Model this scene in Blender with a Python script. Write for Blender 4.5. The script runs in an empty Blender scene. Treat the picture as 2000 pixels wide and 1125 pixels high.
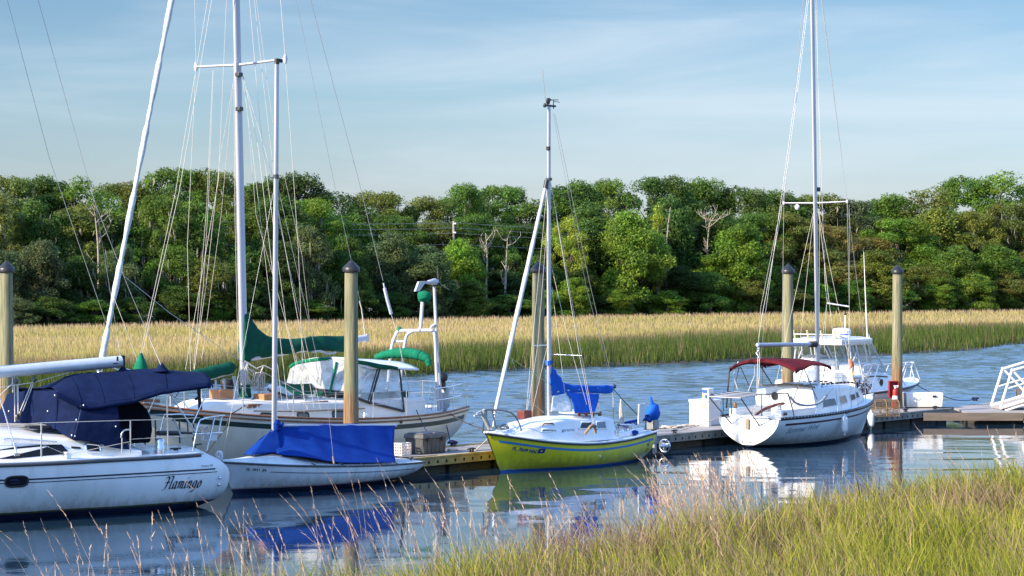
import bpy, bmesh, math, random
import numpy as np
from mathutils import Vector, Matrix, noise as mnoise
R = math.radians
sc = bpy.context.scene
COL = sc.collection
rng = np.random.default_rng(7)
random.seed(7)

# ------------------------------------------------------------------ camera
F = 4400.0          # focal length in photo pixels (photo 2000 x 1125)
HC = 4.5            # camera height above the water
HY = 543.0          # horizon row
cam = bpy.data.objects.new("camera", bpy.data.cameras.new("camera"))
COL.objects.link(cam)
cam.location = (0, 0, HC)
cam.rotation_euler = (R(90) - math.atan((562.5 - HY) / F), 0, 0)
cam.data.sensor_width = 36
cam.data.lens = F / 2000 * 36
cam.data.clip_end = 6000
cam.data.clip_start = 0.5
sc.camera = cam

def ray(px, py):
    return Vector(((px - 1000) / F, 1.0, -(py - HY) / F))

def at_z(px, py, z):
    d = F * (HC - z) / (py - HY)
    return Vector(((px - 1000) / F * d, d, z))

# ------------------------------------------------------------------ materials
MATS = {}
def nt_new(name):
    m = bpy.data.materials.new(name); m.use_nodes = True
    nt = m.node_tree
    for n in list(nt.nodes): nt.nodes.remove(n)
    out = nt.nodes.new('ShaderNodeOutputMaterial')
    b = nt.nodes.new('ShaderNodeBsdfPrincipled')
    nt.links.new(b.outputs[0], out.inputs[0])
    return m, nt, b, out

def mat(name, color, rough=0.5, metal=0.0, var=0.08, vscale=6.0, bump=0.0, bscale=30.0, stain=None, sscale=3.0,
        stretch=(1, 1, 1), spec=0.5, trans=0.0, alpha=1.0, coat=0.0, scum=None, sharp=(0.52, 0.75)):
    """procedural paint / cloth / wood: base colour with two scales of variation, optional stains and bump"""
    m, nt, b, out = nt_new(name)
    N = nt.nodes; Lk = nt.links
    tc = N.new('ShaderNodeTexCoord'); mp = N.new('ShaderNodeMapping')
    mp.inputs['Scale'].default_value = stretch
    Lk.new(tc.outputs['Object'], mp.inputs[0])
    n1 = N.new('ShaderNodeTexNoise'); n1.inputs['Scale'].default_value = vscale; n1.inputs['Detail'].default_value = 6
    Lk.new(mp.outputs[0], n1.inputs['Vector'])
    mr = N.new('ShaderNodeMapRange'); mr.inputs[1].default_value = 0.25; mr.inputs[2].default_value = 0.75
    mr.inputs[3].default_value = 1 - var * 1.6; mr.inputs[4].default_value = 1 + var
    Lk.new(n1.outputs[0], mr.inputs[0])
    mul = N.new('ShaderNodeVectorMath'); mul.operation = 'SCALE'
    mul.inputs[0].default_value = color[:3]
    Lk.new(mr.outputs[0], mul.inputs['Scale'])
    col = mul.outputs[0]
    if stain:
        n2 = N.new('ShaderNodeTexNoise'); n2.inputs['Scale'].default_value = sscale; n2.inputs['Detail'].default_value = 8
        n2.inputs['Roughness'].default_value = 0.65
        Lk.new(mp.outputs[0], n2.inputs['Vector'])
        r2 = N.new('ShaderNodeMapRange'); r2.inputs[1].default_value = sharp[0]; r2.inputs[2].default_value = sharp[1]
        r2.inputs[4].default_value = stain[3] if len(stain) > 3 else 0.5
        Lk.new(n2.outputs[0], r2.inputs[0])
        mx = N.new('ShaderNodeMix'); mx.data_type = 'RGBA'
        Lk.new(r2.outputs[0], mx.inputs['Factor']); Lk.new(col, mx.inputs['A'])
        mx.inputs['B'].default_value = (*stain[:3], 1)
        col = mx.outputs['Result']
    if scum:      # brownish tide line and dribbles just above the water
        sp = N.new('ShaderNodeSeparateXYZ'); Lk.new(tc.outputs['Object'], sp.inputs[0])
        mps = N.new('ShaderNodeMapping'); mps.inputs['Scale'].default_value = (3.5, 3.5, 0.6); Lk.new(tc.outputs['Object'], mps.inputs[0])
        ns = N.new('ShaderNodeTexNoise'); ns.inputs['Scale'].default_value = 2.5; ns.inputs['Detail'].default_value = 7; Lk.new(mps.outputs[0], ns.inputs['Vector'])
        ma = N.new('ShaderNodeMath'); ma.operation = 'MULTIPLY_ADD'; ma.inputs[1].default_value = -0.55; Lk.new(ns.outputs[0], ma.inputs[0]); Lk.new(sp.outputs['Z'], ma.inputs[2])
        rs = N.new('ShaderNodeMapRange'); rs.inputs[1].default_value = 0.06; rs.inputs[2].default_value = -0.18; rs.inputs[4].default_value = scum[3]; Lk.new(ma.outputs[0], rs.inputs[0])
        ms = N.new('ShaderNodeMix'); ms.data_type = 'RGBA'; Lk.new(rs.outputs[0], ms.inputs['Factor']); Lk.new(col, ms.inputs['A']); ms.inputs['B'].default_value = (*scum[:3], 1)
        col = ms.outputs['Result']
    Lk.new(col, b.inputs['Base Color'])
    b.inputs['Roughness'].default_value = rough
    b.inputs['Metallic'].default_value = metal
    b.inputs['Specular IOR Level'].default_value = spec
    b.inputs['Coat Weight'].default_value = coat
    b.inputs['Coat Roughness'].default_value = 0.08
    if trans: b.inputs['Transmission Weight'].default_value = trans
    if alpha < 1: b.inputs['Alpha'].default_value = alpha
    if bump:
        n3 = N.new('ShaderNodeTexNoise'); n3.inputs['Scale'].default_value = bscale; n3.inputs['Detail'].default_value = 5
        Lk.new(mp.outputs[0], n3.inputs['Vector'])
        bp = N.new('ShaderNodeBump'); bp.inputs['Strength'].default_value = bump; bp.inputs['Distance'].default_value = 0.02
        Lk.new(n3.outputs[0], bp.inputs['Height']); Lk.new(bp.outputs[0], b.inputs['Normal'])
    MATS[name] = m
    return m

def clear_vinyl(name, tint=(0.9, 0.93, 0.95), opac=0.35):
    m, nt, b, out = nt_new(name)
    N = nt.nodes; Lk = nt.links
    tr = N.new('ShaderNodeBsdfTransparent'); tr.inputs[0].default_value = (*tint, 1)
    mx = N.new('ShaderNodeMixShader')
    tc = N.new('ShaderNodeTexCoord')
    n = N.new('ShaderNodeTexNoise'); n.inputs['Scale'].default_value = 2.0; n.inputs['Detail'].default_value = 3
    n.inputs['Distortion'].default_value = 1.2
    Lk.new(tc.outputs['Object'], n.inputs['Vector'])
    mr = N.new('ShaderNodeMapRange'); mr.inputs[1].default_value = 0.35; mr.inputs[2].default_value = 0.7
    mr.inputs[3].default_value = max(0, opac - 0.15); mr.inputs[4].default_value = min(1, opac + 0.28)
    Lk.new(n.outputs[0], mr.inputs[0]); Lk.new(mr.outputs[0], mx.inputs[0])
    b.inputs['Base Color'].default_value = (0.75, 0.78, 0.8, 1); b.inputs['Roughness'].default_value = 0.12
    bp = N.new('ShaderNodeBump'); bp.inputs['Strength'].default_value = 0.35; bp.inputs['Distance'].default_value = 0.03
    Lk.new(n.outputs[0], bp.inputs['Height']); Lk.new(bp.outputs[0], b.inputs['Normal'])
    Lk.new(tr.outputs[0], mx.inputs[1]); Lk.new(b.outputs[0], mx.inputs[2])
    Lk.new(mx.outputs[0], out.inputs[0])
    MATS[name] = m
    return m

WHITE = mat('gelcoat_white', (0.80, 0.82, 0.82), 0.28, var=0.05, vscale=1.5, stain=(0.48, 0.46, 0.40, 0.42), sscale=2.4, stretch=(1.5, 1.5, 0.4), coat=0.3, scum=(0.36, 0.31, 0.20, 0.55))
WHITE2 = mat('gelcoat_old', (0.76, 0.79, 0.79), 0.38, var=0.06, vscale=1.7, stain=(0.42, 0.42, 0.36, 0.5), sscale=2.6, stretch=(1, 1, 0.35), sharp=(0.54, 0.8), scum=(0.30, 0.27, 0.18, 0.6))
CREAM = mat('hull_cream', (0.74, 0.68, 0.53), 0.35, var=0.05, vscale=1.2, stain=(0.42, 0.40, 0.32, 0.35), sscale=1.6, stretch=(1.6, 1.6, 0.4), coat=0.2, scum=(0.30, 0.27, 0.18, 0.6))
DECKC = mat('deck_cream', (0.72, 0.71, 0.66), 0.5, var=0.06, vscale=3, stain=(0.5, 0.47, 0.4, 0.3))
YELLOW = mat('hull_yellow', (0.72, 0.66, 0.016), 0.30, var=0.06, vscale=1.2, stain=(0.52, 0.47, 0.02, 0.45), sscale=1.8, stretch=(1.6, 1.6, 0.5), coat=0.4, scum=(0.22, 0.22, 0.03, 0.6))
BLUEP = mat('paint_blue', (0.03, 0.13, 0.42), 0.4, var=0.1)
NAVYP = mat('paint_navy', (0.015, 0.022, 0.06), 0.35, var=0.2, stain=(0.06, 0.07, 0.05, 0.6))
BLACK = mat('black_trim', (0.015, 0.015, 0.017), 0.45, var=0.15)
RUBBER = mat('rub_rail_grey', (0.08, 0.085, 0.09), 0.55, var=0.15)
GLASS = mat('dark_window', (0.008, 0.009, 0.012), 0.12, var=0.1, spec=0.25)
GREYGL = mat('grey_window', (0.10, 0.12, 0.14), 0.12, var=0.1, spec=0.7)
ALU = mat('mast_aluminium', (0.50, 0.51, 0.54), 0.42, metal=0.55, var=0.08, vscale=2, stretch=(1, 1, 0.2), stain=(0.45, 0.45, 0.45, 0.4), sscale=4)
MASTW = mat('mast_white_paint', (0.50, 0.52, 0.55), 0.42, var=0.06, vscale=2, stretch=(1, 1, 0.15), stain=(0.5, 0.5, 0.48, 0.4))
STEEL = mat('stainless', (0.72, 0.74, 0.76), 0.22, metal=0.85, var=0.05)
DKSTEEL = mat('dark_tube', (0.08, 0.085, 0.09), 0.35, metal=0.4, var=0.1)
WIRE = mat('rigging_wire', (0.42, 0.42, 0.42), 0.4, metal=0.5, var=0.1)
WIREW = mat('rigging_white', (0.62, 0.58, 0.51), 0.6, var=0.1, vscale=20)
ROPE = mat('rope_pale', (0.55, 0.50, 0.42), 0.9, var=0.2, vscale=40, bump=0.5, bscale=90)
ROPEB = mat('rope_navy', (0.012, 0.02, 0.09), 0.85, var=0.2, vscale=40, bump=0.5, bscale=90)
ROPED = mat('rope_dark', (0.06, 0.055, 0.05), 0.9, var=0.2, vscale=40)
NAVYC = mat('canvas_navy', (0.004, 0.012, 0.050), 0.85, var=0.14, vscale=5, bump=0.35, bscale=14, stain=(0.016, 0.020, 0.07, 0.5), spec=0.12)
BLKC = mat('canvas_black', (0.006, 0.007, 0.014), 0.9, var=0.2, bump=0.2, bscale=14, spec=0.12)
BLUEC = mat('canvas_blue', (0.004, 0.038, 0.25), 0.8, var=0.10, vscale=4, bump=0.25, bscale=12, stain=(0.003, 0.027, 0.17, 0.6), spec=0.12)
SKYC = mat('canvas_mid_blue', (0.018, 0.12, 0.56), 0.8, var=0.14, vscale=5, bump=0.4, bscale=14, stain=(0.05, 0.2, 0.6, 0.4), spec=0.12)
GREENC = mat('canvas_green', (0.006, 0.075, 0.045), 0.85, var=0.16, vscale=5, bump=0.4, bscale=14, stain=(0.012, 0.12, 0.075, 0.4), spec=0.12)
GREEN2 = mat('canvas_bright_green', (0.008, 0.16, 0.085), 0.85, var=0.14, vscale=5, bump=0.4, bscale=16, spec=0.12)
GREENP = mat('stripe_green', (0.008, 0.035, 0.028), 0.4, var=0.15)
MAROON = mat('canvas_maroon', (0.105, 0.012, 0.018), 0.85, var=0.16, vscale=5, bump=0.35, bscale=14, stain=(0.15, 0.03, 0.035, 0.4), spec=0.12)
MAROONP = mat('stripe_maroon', (0.045, 0.012, 0.014), 0.45, var=0.15)
TEAK = mat('teak', (0.24, 0.10, 0.045), 0.55, var=0.25, vscale=9, stretch=(0.6, 3, 3), bump=0.2, bscale=40)
TEAKB = mat('teak_bright', (0.46, 0.20, 0.075), 0.5, var=0.2, vscale=9, stretch=(0.6, 3, 3))
REDWD = mat('varnished_rail', (0.16, 0.045, 0.025), 0.45, var=0.2, vscale=9)
GREYWD = mat('weathered_teak', (0.30, 0.24, 0.18), 0.8, var=0.25, vscale=9, stretch=(0.4, 3, 3))
RED = mat('red_paint', (0.33, 0.02, 0.015), 0.4, var=0.1)
ORANGE = mat('orange_plastic', (0.75, 0.16, 0.02), 0.5, var=0.1)
YELP = mat('yellow_plastic', (0.75, 0.42, 0.03), 0.5, var=0.1)
PLASTW = mat('white_plastic', (0.78, 0.79, 0.78), 0.4, var=0.05, vscale=3, stain=(0.55, 0.53, 0.48, 0.3))
PLASTG = mat('grey_plastic', (0.07, 0.072, 0.074), 0.55, var=0.18, vscale=5, stain=(0.12, 0.12, 0.12, 0.5), bump=0.2)
CLOTHW = mat('sun_bleached_cloth', (0.70, 0.73, 0.72), 0.85, var=0.1, vscale=6, bump=0.4, bscale=14, stain=(0.45, 0.46, 0.42, 0.5))
FURLC = mat('furled_sail_cover', (0.54, 0.59, 0.58), 0.8, var=0.12, vscale=5, bump=0.6, bscale=10, stain=(0.33, 0.40, 0.38, 0.6), sscale=4)
INK = mat('lettering_black', (0.012, 0.012, 0.016), 0.5, var=0.05)
INKB = mat('lettering_blue', (0.012, 0.03, 0.20), 0.5, var=0.1)
TEALF = mat('lettering_faded_teal', (0.16, 0.30, 0.34), 0.6, var=0.25, vscale=12)
STRIPEB = mat('stripe_light_blue', (0.035, 0.21, 0.50), 0.45, var=0.06)
VINYL = clear_vinyl('clear_vinyl', opac=0.38)
VINYLW = clear_vinyl('sunlit_vinyl', opac=0.40)
CLEAR = clear_vinyl('clear_pane', opac=0.10)

# ------------------------------------------------------------------ mesh builder
class MB:
    def __init__(s): s.v = []; s.f = []; s.m = []; s.s = []
    def add(s, vs, fs, mat=0, smooth=False):
        o = len(s.v); s.v += [tuple(v) for v in vs]
        for f in fs:
            s.f.append(tuple(i + o for i in f)); s.m.append(mat); s.s.append(smooth)
        return o
    def box(s, c, size, rz=0.0, mat=0, rot=None, taper=1.0):
        M = rot if rot is not None else Matrix.Rotation(rz, 3, 'Z')
        vs = []
        for z in (-1, 1):
            k = taper if z > 0 else 1.0
            for x, y in ((-1, -1), (1, -1), (1, 1), (-1, 1)):
                vs.append(Vector(c) + M @ Vector((x * size[0] / 2 * k, y * size[1] / 2 * k, z * size[2] / 2)))
        s.add(vs, [(3, 2, 1, 0), (4, 5, 6, 7), (0, 1, 5, 4), (1, 2, 6, 5), (2, 3, 7, 6), (3, 0, 4, 7)], mat)
    def tube(s, pts, r, n=8, mat=0, cap=True, flat=None):
        pts = [Vector(p) for p in pts]
        rows = []
        up = None
        for i, p in enumerate(pts):
            a = pts[max(i - 1, 0)]; b = pts[min(i + 1, len(pts) - 1)]
            t = (b - a)
            if t.length < 1e-9: t = Vector((0, 0, 1))
            t.normalize()
            if up is None:
                up = Vector((0, 0, 1)) if abs(t.z) < 0.9 else Vector((1, 0, 0))
            u = t.cross(up)
            if u.length < 1e-6: u = t.cross(Vector((0.3, 1, 0.2)))
            u.normalize(); w = u.cross(t); w.normalize(); up = w
            rr = r[i] if isinstance(r, (list, tuple)) else r
            fx = flat if flat else 1.0
            rows.append([p + u * (rr * math.cos(2 * math.pi * k / n)) + w * (rr * fx * math.sin(2 * math.pi * k / n)) for k in range(n)])
        o = len(s.v)
        vs = [v for row in rows for v in row]; fs = []
        for i in range(len(rows) - 1):
            for k in range(n):
                fs.append((i * n + k, i * n + (k + 1) % n, (i + 1) * n + (k + 1) % n, (i + 1) * n + k))
        s.add(vs, fs, mat, True)
        if cap:
            s.add(rows[0], [tuple(range(n))], mat); s.add(rows[-1], [tuple(reversed(range(n)))], mat)
    def lathe(s, prof, c=(0, 0, 0), n=16, mat=0, M=None):
        rows = []
        for r, z in prof:
            row = []
            for k in range(n):
                a = 2 * math.pi * k / n
                p = Vector((r * math.cos(a), r * math.sin(a), z))
                if M is not None: p = M @ p
                row.append(Vector(c) + p)
            rows.append(row)
        vs = [v for row in rows for v in row]; fs = []
        for i in range(len(rows) - 1):
            for k in range(n):
                fs.append((i * n + k, i * n + (k + 1) % n, (i + 1) * n + (k + 1) % n, (i + 1) * n + k))
        fs2 = [tuple(reversed(range(n))), tuple((len(rows) - 1) * n + k for k in range(n))]
        o = s.add(vs, fs, mat, True); s.add(rows[0], [tuple(reversed(range(n)))], mat); s.add(rows[-1], [tuple(range(n))], mat)
    def grid(s, rows, mat=0, smooth=True, closed=False, matf=None):
        nr, nc = len(rows), len(rows[0])
        vs = [v for row in rows for v in row]
        o = len(s.v); s.v += [tuple(v) for v in vs]
        for i in range(nr - 1):
            for j in range(nc if closed else nc - 1):
                j2 = (j + 1) % nc
                s.f.append((o + i * nc + j, o + i * nc + j2, o + (i + 1) * nc + j2, o + (i + 1) * nc + j))
                s.m.append(matf(i, j) if matf else mat); s.s.append(smooth)
    def poly(s, pts, mat=0): s.add(pts, [tuple(range(len(pts)))], mat)
    def prism(s, pts, vec, mat=0):
        pts = [Vector(p) for p in pts]; vec = Vector(vec); n = len(pts)
        s.add(pts + [p + vec for p in pts], [tuple(range(n)), tuple(reversed(range(n, 2 * n)))] +
              [(i, n + i, n + (i + 1) % n, (i + 1) % n) for i in range(n)], mat)
    def build(s, name, mats, parent=None, bevel=0.0, solid=0.0, sub=0, loc=None, fixn=True):
        me = bpy.data.meshes.new(name)
        me.from_pydata(s.v, [], s.f)
        if not isinstance(mats, (list, tuple)): mats = [mats]
        for m in mats: me.materials.append(m)
        me.polygons.foreach_set('material_index', s.m)
        me.polygons.foreach_set('use_smooth', s.s)
        if fixn:
            bm = bmesh.new(); bm.from_mesh(me)
            bmesh.ops.recalc_face_normals(bm, faces=bm.faces); bm.to_mesh(me); bm.free()
        me.update()
        o = bpy.data.objects.new(name, me); COL.objects.link(o)
        if parent is not None: o.parent = parent
        if loc is not None: o.location = loc
        if sub:
            md = o.modifiers.new('sub', 'SUBSURF'); md.levels = sub; md.render_levels = sub
        if solid:
            md = o.modifiers.new('solid', 'SOLIDIFY'); md.thickness = solid; md.offset = 0
        if bevel:
            md = o.modifiers.new('bevel', 'BEVEL'); md.width = bevel; md.segments = 2; md.limit_method = 'ANGLE'
        return o

def tag(o, label=None, cat=None, group=None, kind=None):
    if label: o['label'] = label
    if cat: o['category'] = cat
    if group: o['group'] = group
    if kind: o['kind'] = kind
    return o

def empty(name, loc, rz=0.0):
    o = bpy.data.objects.new(name, None); COL.objects.link(o)
    o.location = loc; o.rotation_euler = (0, 0, rz); o.empty_display_size = 0.3
    return o

def tube_obj(name, pts, r, m, parent=None, n=8, **k):
    b = MB(); b.tube(pts, r, n); return b.build(name, m, parent, fixn=False, **k)

def wire(name, pts, parent, m=WIRE, r=0.0055):
    return tube_obj(name, pts, r * (0.85 if m is WIREW else 1.0), m, parent, n=5)

def arc(p0, p1, sag, n=10):
    p0 = Vector(p0); p1 = Vector(p1)
    return [p0.lerp(p1, t / n) + Vector((0, 0, -sag * 4 * (t / n) * (1 - t / n))) for t in range(n + 1)]

def cr(pts, n=6):
    """Catmull-Rom through the points"""
    pts = [Vector(p) for p in pts]; out = []
    for i in range(len(pts) - 1):
        p0 = pts[max(i - 1, 0)]; p1 = pts[i]; p2 = pts[i + 1]; p3 = pts[min(i + 2, len(pts) - 1)]
        for k in range(n):
            t = k / n
            out.append(0.5 * ((2 * p1) + (p2 - p0) * t + (2 * p0 - 5 * p1 + 4 * p2 - p3) * t * t + (3 * p1 - p0 - 3 * p2 + p3) * t ** 3))
    out.append(pts[-1]); return out

def patch_rows(rows, nu=5, nv=5, wob=0.0, wscale=3.0, seed=0):
    """smooth surface through a small grid of control points, with cloth-like unevenness"""
    rr = [cr(r, nv) for r in rows]
    cols = [cr([rr[i][j] for i in range(len(rr))], nu) for j in range(len(rr[0]))]
    out = [[cols[j][i] for j in range(len(cols))] for i in range(len(cols[0]))]
    if wob:
        for row in out:
            for k, p in enumerate(row):
                q = Vector((p.x, p.y, p.z)) * wscale + Vector((seed * 7.3, seed * 3.1, 0))
                w = mnoise.noise(q); w2 = mnoise.noise(q * 2.3)
                row[k] = p + Vector((0.3 * w2, 0.5 * w2, w + 0.5 * w2)) * wob
    return out

def interp(xs, ys, x):
    return float(np.interp(x, xs, ys))

def smooth_interp(xs, ys):
    """monotone-ish cubic through the samples"""
    xs = list(xs); ys = list(ys); n = len(xs)
    d = [(ys[i + 1] - ys[i]) / (xs[i + 1] - xs[i]) for i in range(n - 1)]
    m = [d[0]] + [(d[i - 1] + d[i]) / 2 for i in range(1, n - 1)] + [d[-1]]
    def f(x):
        if x <= xs[0]: return ys[0]
        if x >= xs[-1]: return ys[-1]
        i = max(k for k in range(n - 1) if xs[k] <= x)
        h = xs[i + 1] - xs[i]; t = (x - xs[i]) / h
        return ((2 * t ** 3 - 3 * t * t + 1) * ys[i] + (t ** 3 - 2 * t * t + t) * h * m[i] +
                (-2 * t ** 3 + 3 * t * t) * ys[i + 1] + (t ** 3 - t * t) * h * m[i + 1])
    return f

# ------------------------------------------------------------------ the dock line (all boats lie along it)
PHI = R(50.8)
U = Vector((math.cos(PHI), math.sin(PHI), 0)); NV = Vector((-math.sin(PHI), math.cos(PHI), 0))
P0 = Vector((-1.88, 51.6, 0))
def dk(t, o, z=0.0): return P0 + U * t + NV * o + Vector((0, 0, z))

class Frame:
    """local frame of a thing: x forward, y to port, z up; L() reads a local point off a known fore-and-aft plane"""
    def __init__(s, O, ang):
        s.O = Vector(O); s.ang = ang
        s.h = Vector((math.cos(ang), math.sin(ang), 0)); s.p = Vector((-math.sin(ang), math.cos(ang), 0))
    def L(s, px, py, yo=0.0):
        d = ray(px, py); C = Vector((0, 0, HC))
        # (C + k d - O) . p = yo
        k = (yo - (C - s.O).dot(s.p)) / d.dot(s.p)
        w = C + d * k - s.O
        return Vector((w.dot(s.h), yo, w.z))
    def Lx(s, px, py, xo):
        d = ray(px, py); C = Vector((0, 0, HC))
        k = (xo - (C - s.O).dot(s.h)) / d.dot(s.h)
        w = C + d * k - s.O
        return Vector((xo, w.dot(s.p), w.z))
    def world(s, v):
        return s.O + s.h * v[0] + s.p * v[1] + Vector((0, 0, v[2]))

# ------------------------------------------------------------------ hulls
class Hull:
    """xs(q)/xb(q): stern and bow x at height q (0 bottom .. 1 sheer); b(s) half-breadth; zs(s) sheer; zk(s) bottom"""
    def __init__(s, xs, xb, b, zs, zk, pw=2.2, pw_bow=1.1, tum=0.0, boot=0.06, pst=None):
        s.pst = pst or pw
        s.xs, s.xb, s.b, s.zs, s.zk, s.pw, s.pb, s.tum, s.boot = xs, xb, b, zs, zk, pw, pw_bow, tum, boot
    def fq(s, q, t):
        p = s.pw + (s.pb - s.pw) * max(0, (t - 0.45) / 0.55) ** 1.3 + (s.pst - s.pw) * max(0, 1 - t / 0.35)
        q = min(1.0, max(0.0, q)); v = (1 - (1 - q) ** p) ** (1 / (1 + (p - 1) * 0.35)) if q > 0 else 0.0
        return v * (1 - s.tum * q * q) / (1 - s.tum)
    def P(s, t, q, side=1, off=0.0):
        q = min(1.0, max(0.0, q))
        z = s.zk(t) + (s.zs(t) - s.zk(t)) * q
        x = s.xs(q) + (s.xb(q) - s.xs(q)) * t
        y = s.b(t) * s.fq(q, t)
        return Vector((x, side * (y + off), z))
    def tq(s, x, z):
        t, q = 0.5, 0.7
        for _ in range(12):
            q = min(1.0, max(0.0, (z - s.zk(t)) / (s.zs(t) - s.zk(t))))
            t = min(1.0, max(0.0, (x - s.xs(q)) / (s.xb(q) - s.xs(q))))
        return t, q
    def hit(s, fr, px, py, side=1):
        """hull-side point seen at a photo pixel"""
        yo = 0.8
        for _ in range(12):
            p = fr.L(px, py, side * yo); yo = 0.5 * yo + 0.5 * abs(s.on(p.x, p.z, 1, 0).y)
        return p
    def on(s, x, z, side=1, off=0.004):
        t, q = s.tq(x, z)
        return s.P(t, q, side, off)
    def sheer(s, x, side=1):
        t = min(1, max(0, (x - s.xs(1)) / (s.xb(1) - s.xs(1))))
        return s.P(t, 1.0, side)
    def mesh(s, n=48, nq=14):
        mb = MB()
        ts = [i / n for i in range(n + 1)]
        for side in (1, -1):
            rows = []
            for t in ts:
                qb = (s.boot - s.zk(t)) / (s.zs(t) - s.zk(t))
                qb = min(0.9, max(0.05, qb))
                qq = [qb * k / 4 for k in range(5)] + [qb + (1 - qb) * k / nq for k in range(1, nq + 1)]
                rows.append([s.P(t, q, side) for q in qq])
            mb.grid(rows, matf=lambda i, j: 1 if j < 4 else 0)
            if side == 1: pr = rows[0]
            else: st = rows[0]
        # stern face
        nn = len(pr)
        for k in range(nn - 1):
            a, b_, c, d = pr[k], pr[k + 1], st[k + 1], st[k]
            fs = [(0, 1, 2, 3)] if k else [(0, 1, 2)]
            vs = [a, b_, c, d] if k else [a, b_, c]
            mb.add(vs, fs, 1 if k < 4 else 0, False)
        return mb
    def deck(s, camber=0.06, n=40, m=8, drop=0.0):
        mb = MB(); rows = []; cf = camber if callable(camber) else (lambda x: c0)
        c0 = camber
        for i in range(n + 1):
            a = s.P(i / n, 1.0); camber = cf(a.x)
            rows.append([Vector((a.x, a.y * k / m, a.z - drop + camber * (1 - (k / m) ** 2))) for k in range(-m, m + 1)])
        mb.grid(rows); return mb
    def strip(s, x0, x1, zf, w, side=1, off=0.005, n=40, taper=0.0):
        mb = MB(); rows = []
        for i in range(n + 1):
            x = x0 + (x1 - x0) * i / n
            z = zf(x); ww = w
            if taper: ww = w * (1 - taper * i / n)
            rows.append([s.on(x, z - ww / 2, side, off), s.on(x, z + ww / 2, side, off)])
        mb.grid(rows); return mb
    def rail(s, r, side=1, t0=0.0, t1=1.0, n=50, out=0.0, up=0.0, flat=1.0):
        mb = MB(); mb.tube([s.P(t0 + (t1 - t0) * i / n, 1.0, side, out) + Vector((0, 0, up)) for i in range(n + 1)], r, 8, flat=flat)
        return mb
    def map_text(s, name, text, x0, z0, size, side, parent, m, dirx, slant=0.0, slope=0.0, font_scale_x=1.0, mesh=None, off=0.006):
        """flat lettering bent onto the hull side; dirx = local x direction of reading"""
        me = mesh or text_mesh(text)
        co = np.empty(len(me.vertices) * 3); me.vertices.foreach_get('co', co); co = co.reshape(-1, 3)
        for i, (u, v, w) in enumerate(co):
            u2 = (u + slant * v) * size * font_scale_x; v2 = v * size
            p = s.on(x0 + dirx * u2, z0 + v2 + slope * u2, side, off + w)
            co[i] = p
        me.vertices.foreach_set('co', co.ravel()); me.update()
        me.materials.clear(); me.materials.append(m)
        o = bpy.data.objects.new(name, me); COL.objects.link(o); o.parent = parent
        return o

def text_mesh(text, bold=False):
    cu = bpy.data.curves.new('lettering', 'FONT'); cu.body = text; cu.resolution_u = 3
    if bold: cu.offset = 0.03
    o = bpy.data.objects.new('lettering', cu); COL.objects.link(o)
    bpy.context.view_layer.update()
    dg = bpy.context.evaluated_depsgraph_get()
    me = bpy.data.meshes.new_from_object(o.evaluated_get(dg))
    bpy.data.objects.remove(o); bpy.data.curves.remove(cu)
    return me

def pen_mesh(strokes, nib=0.10, ang=40):
    """calligraphy: every stroke swept with a slanted broad nib"""
    mb = MB(); d = Vector((math.cos(R(ang)), math.sin(R(ang)), 0)) * nib / 2; k = 0
    for st in strokes:
        pts = cr([Vector((x, y, 0)) for x, y in st], 5) if len(st) > 2 else [Vector((x, y, 0)) for x, y in st]
        for a, b in zip(pts, pts[1:]):
            k += 1; w = Vector((0, 0, k * 0.00002))
            n = Vector((-(b - a).y, (b - a).x, 0))
            if n.length < 1e-6: continue
            n = n.normalized() * 0.012
            mb.add([a - d - n + w, a + d - n + w, a + d + n + w, a - d + n + w], [(0, 1, 2, 3)])
            k += 1; w = Vector((0, 0, k * 0.00002))
            mb.add([a - d + w, a + d + w, b + d + w, b - d + w], [(0, 1, 2, 3)])
    me = bpy.data.meshes.new('pen'); me.from_pydata(mb.v, [], mb.f); return me

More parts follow.
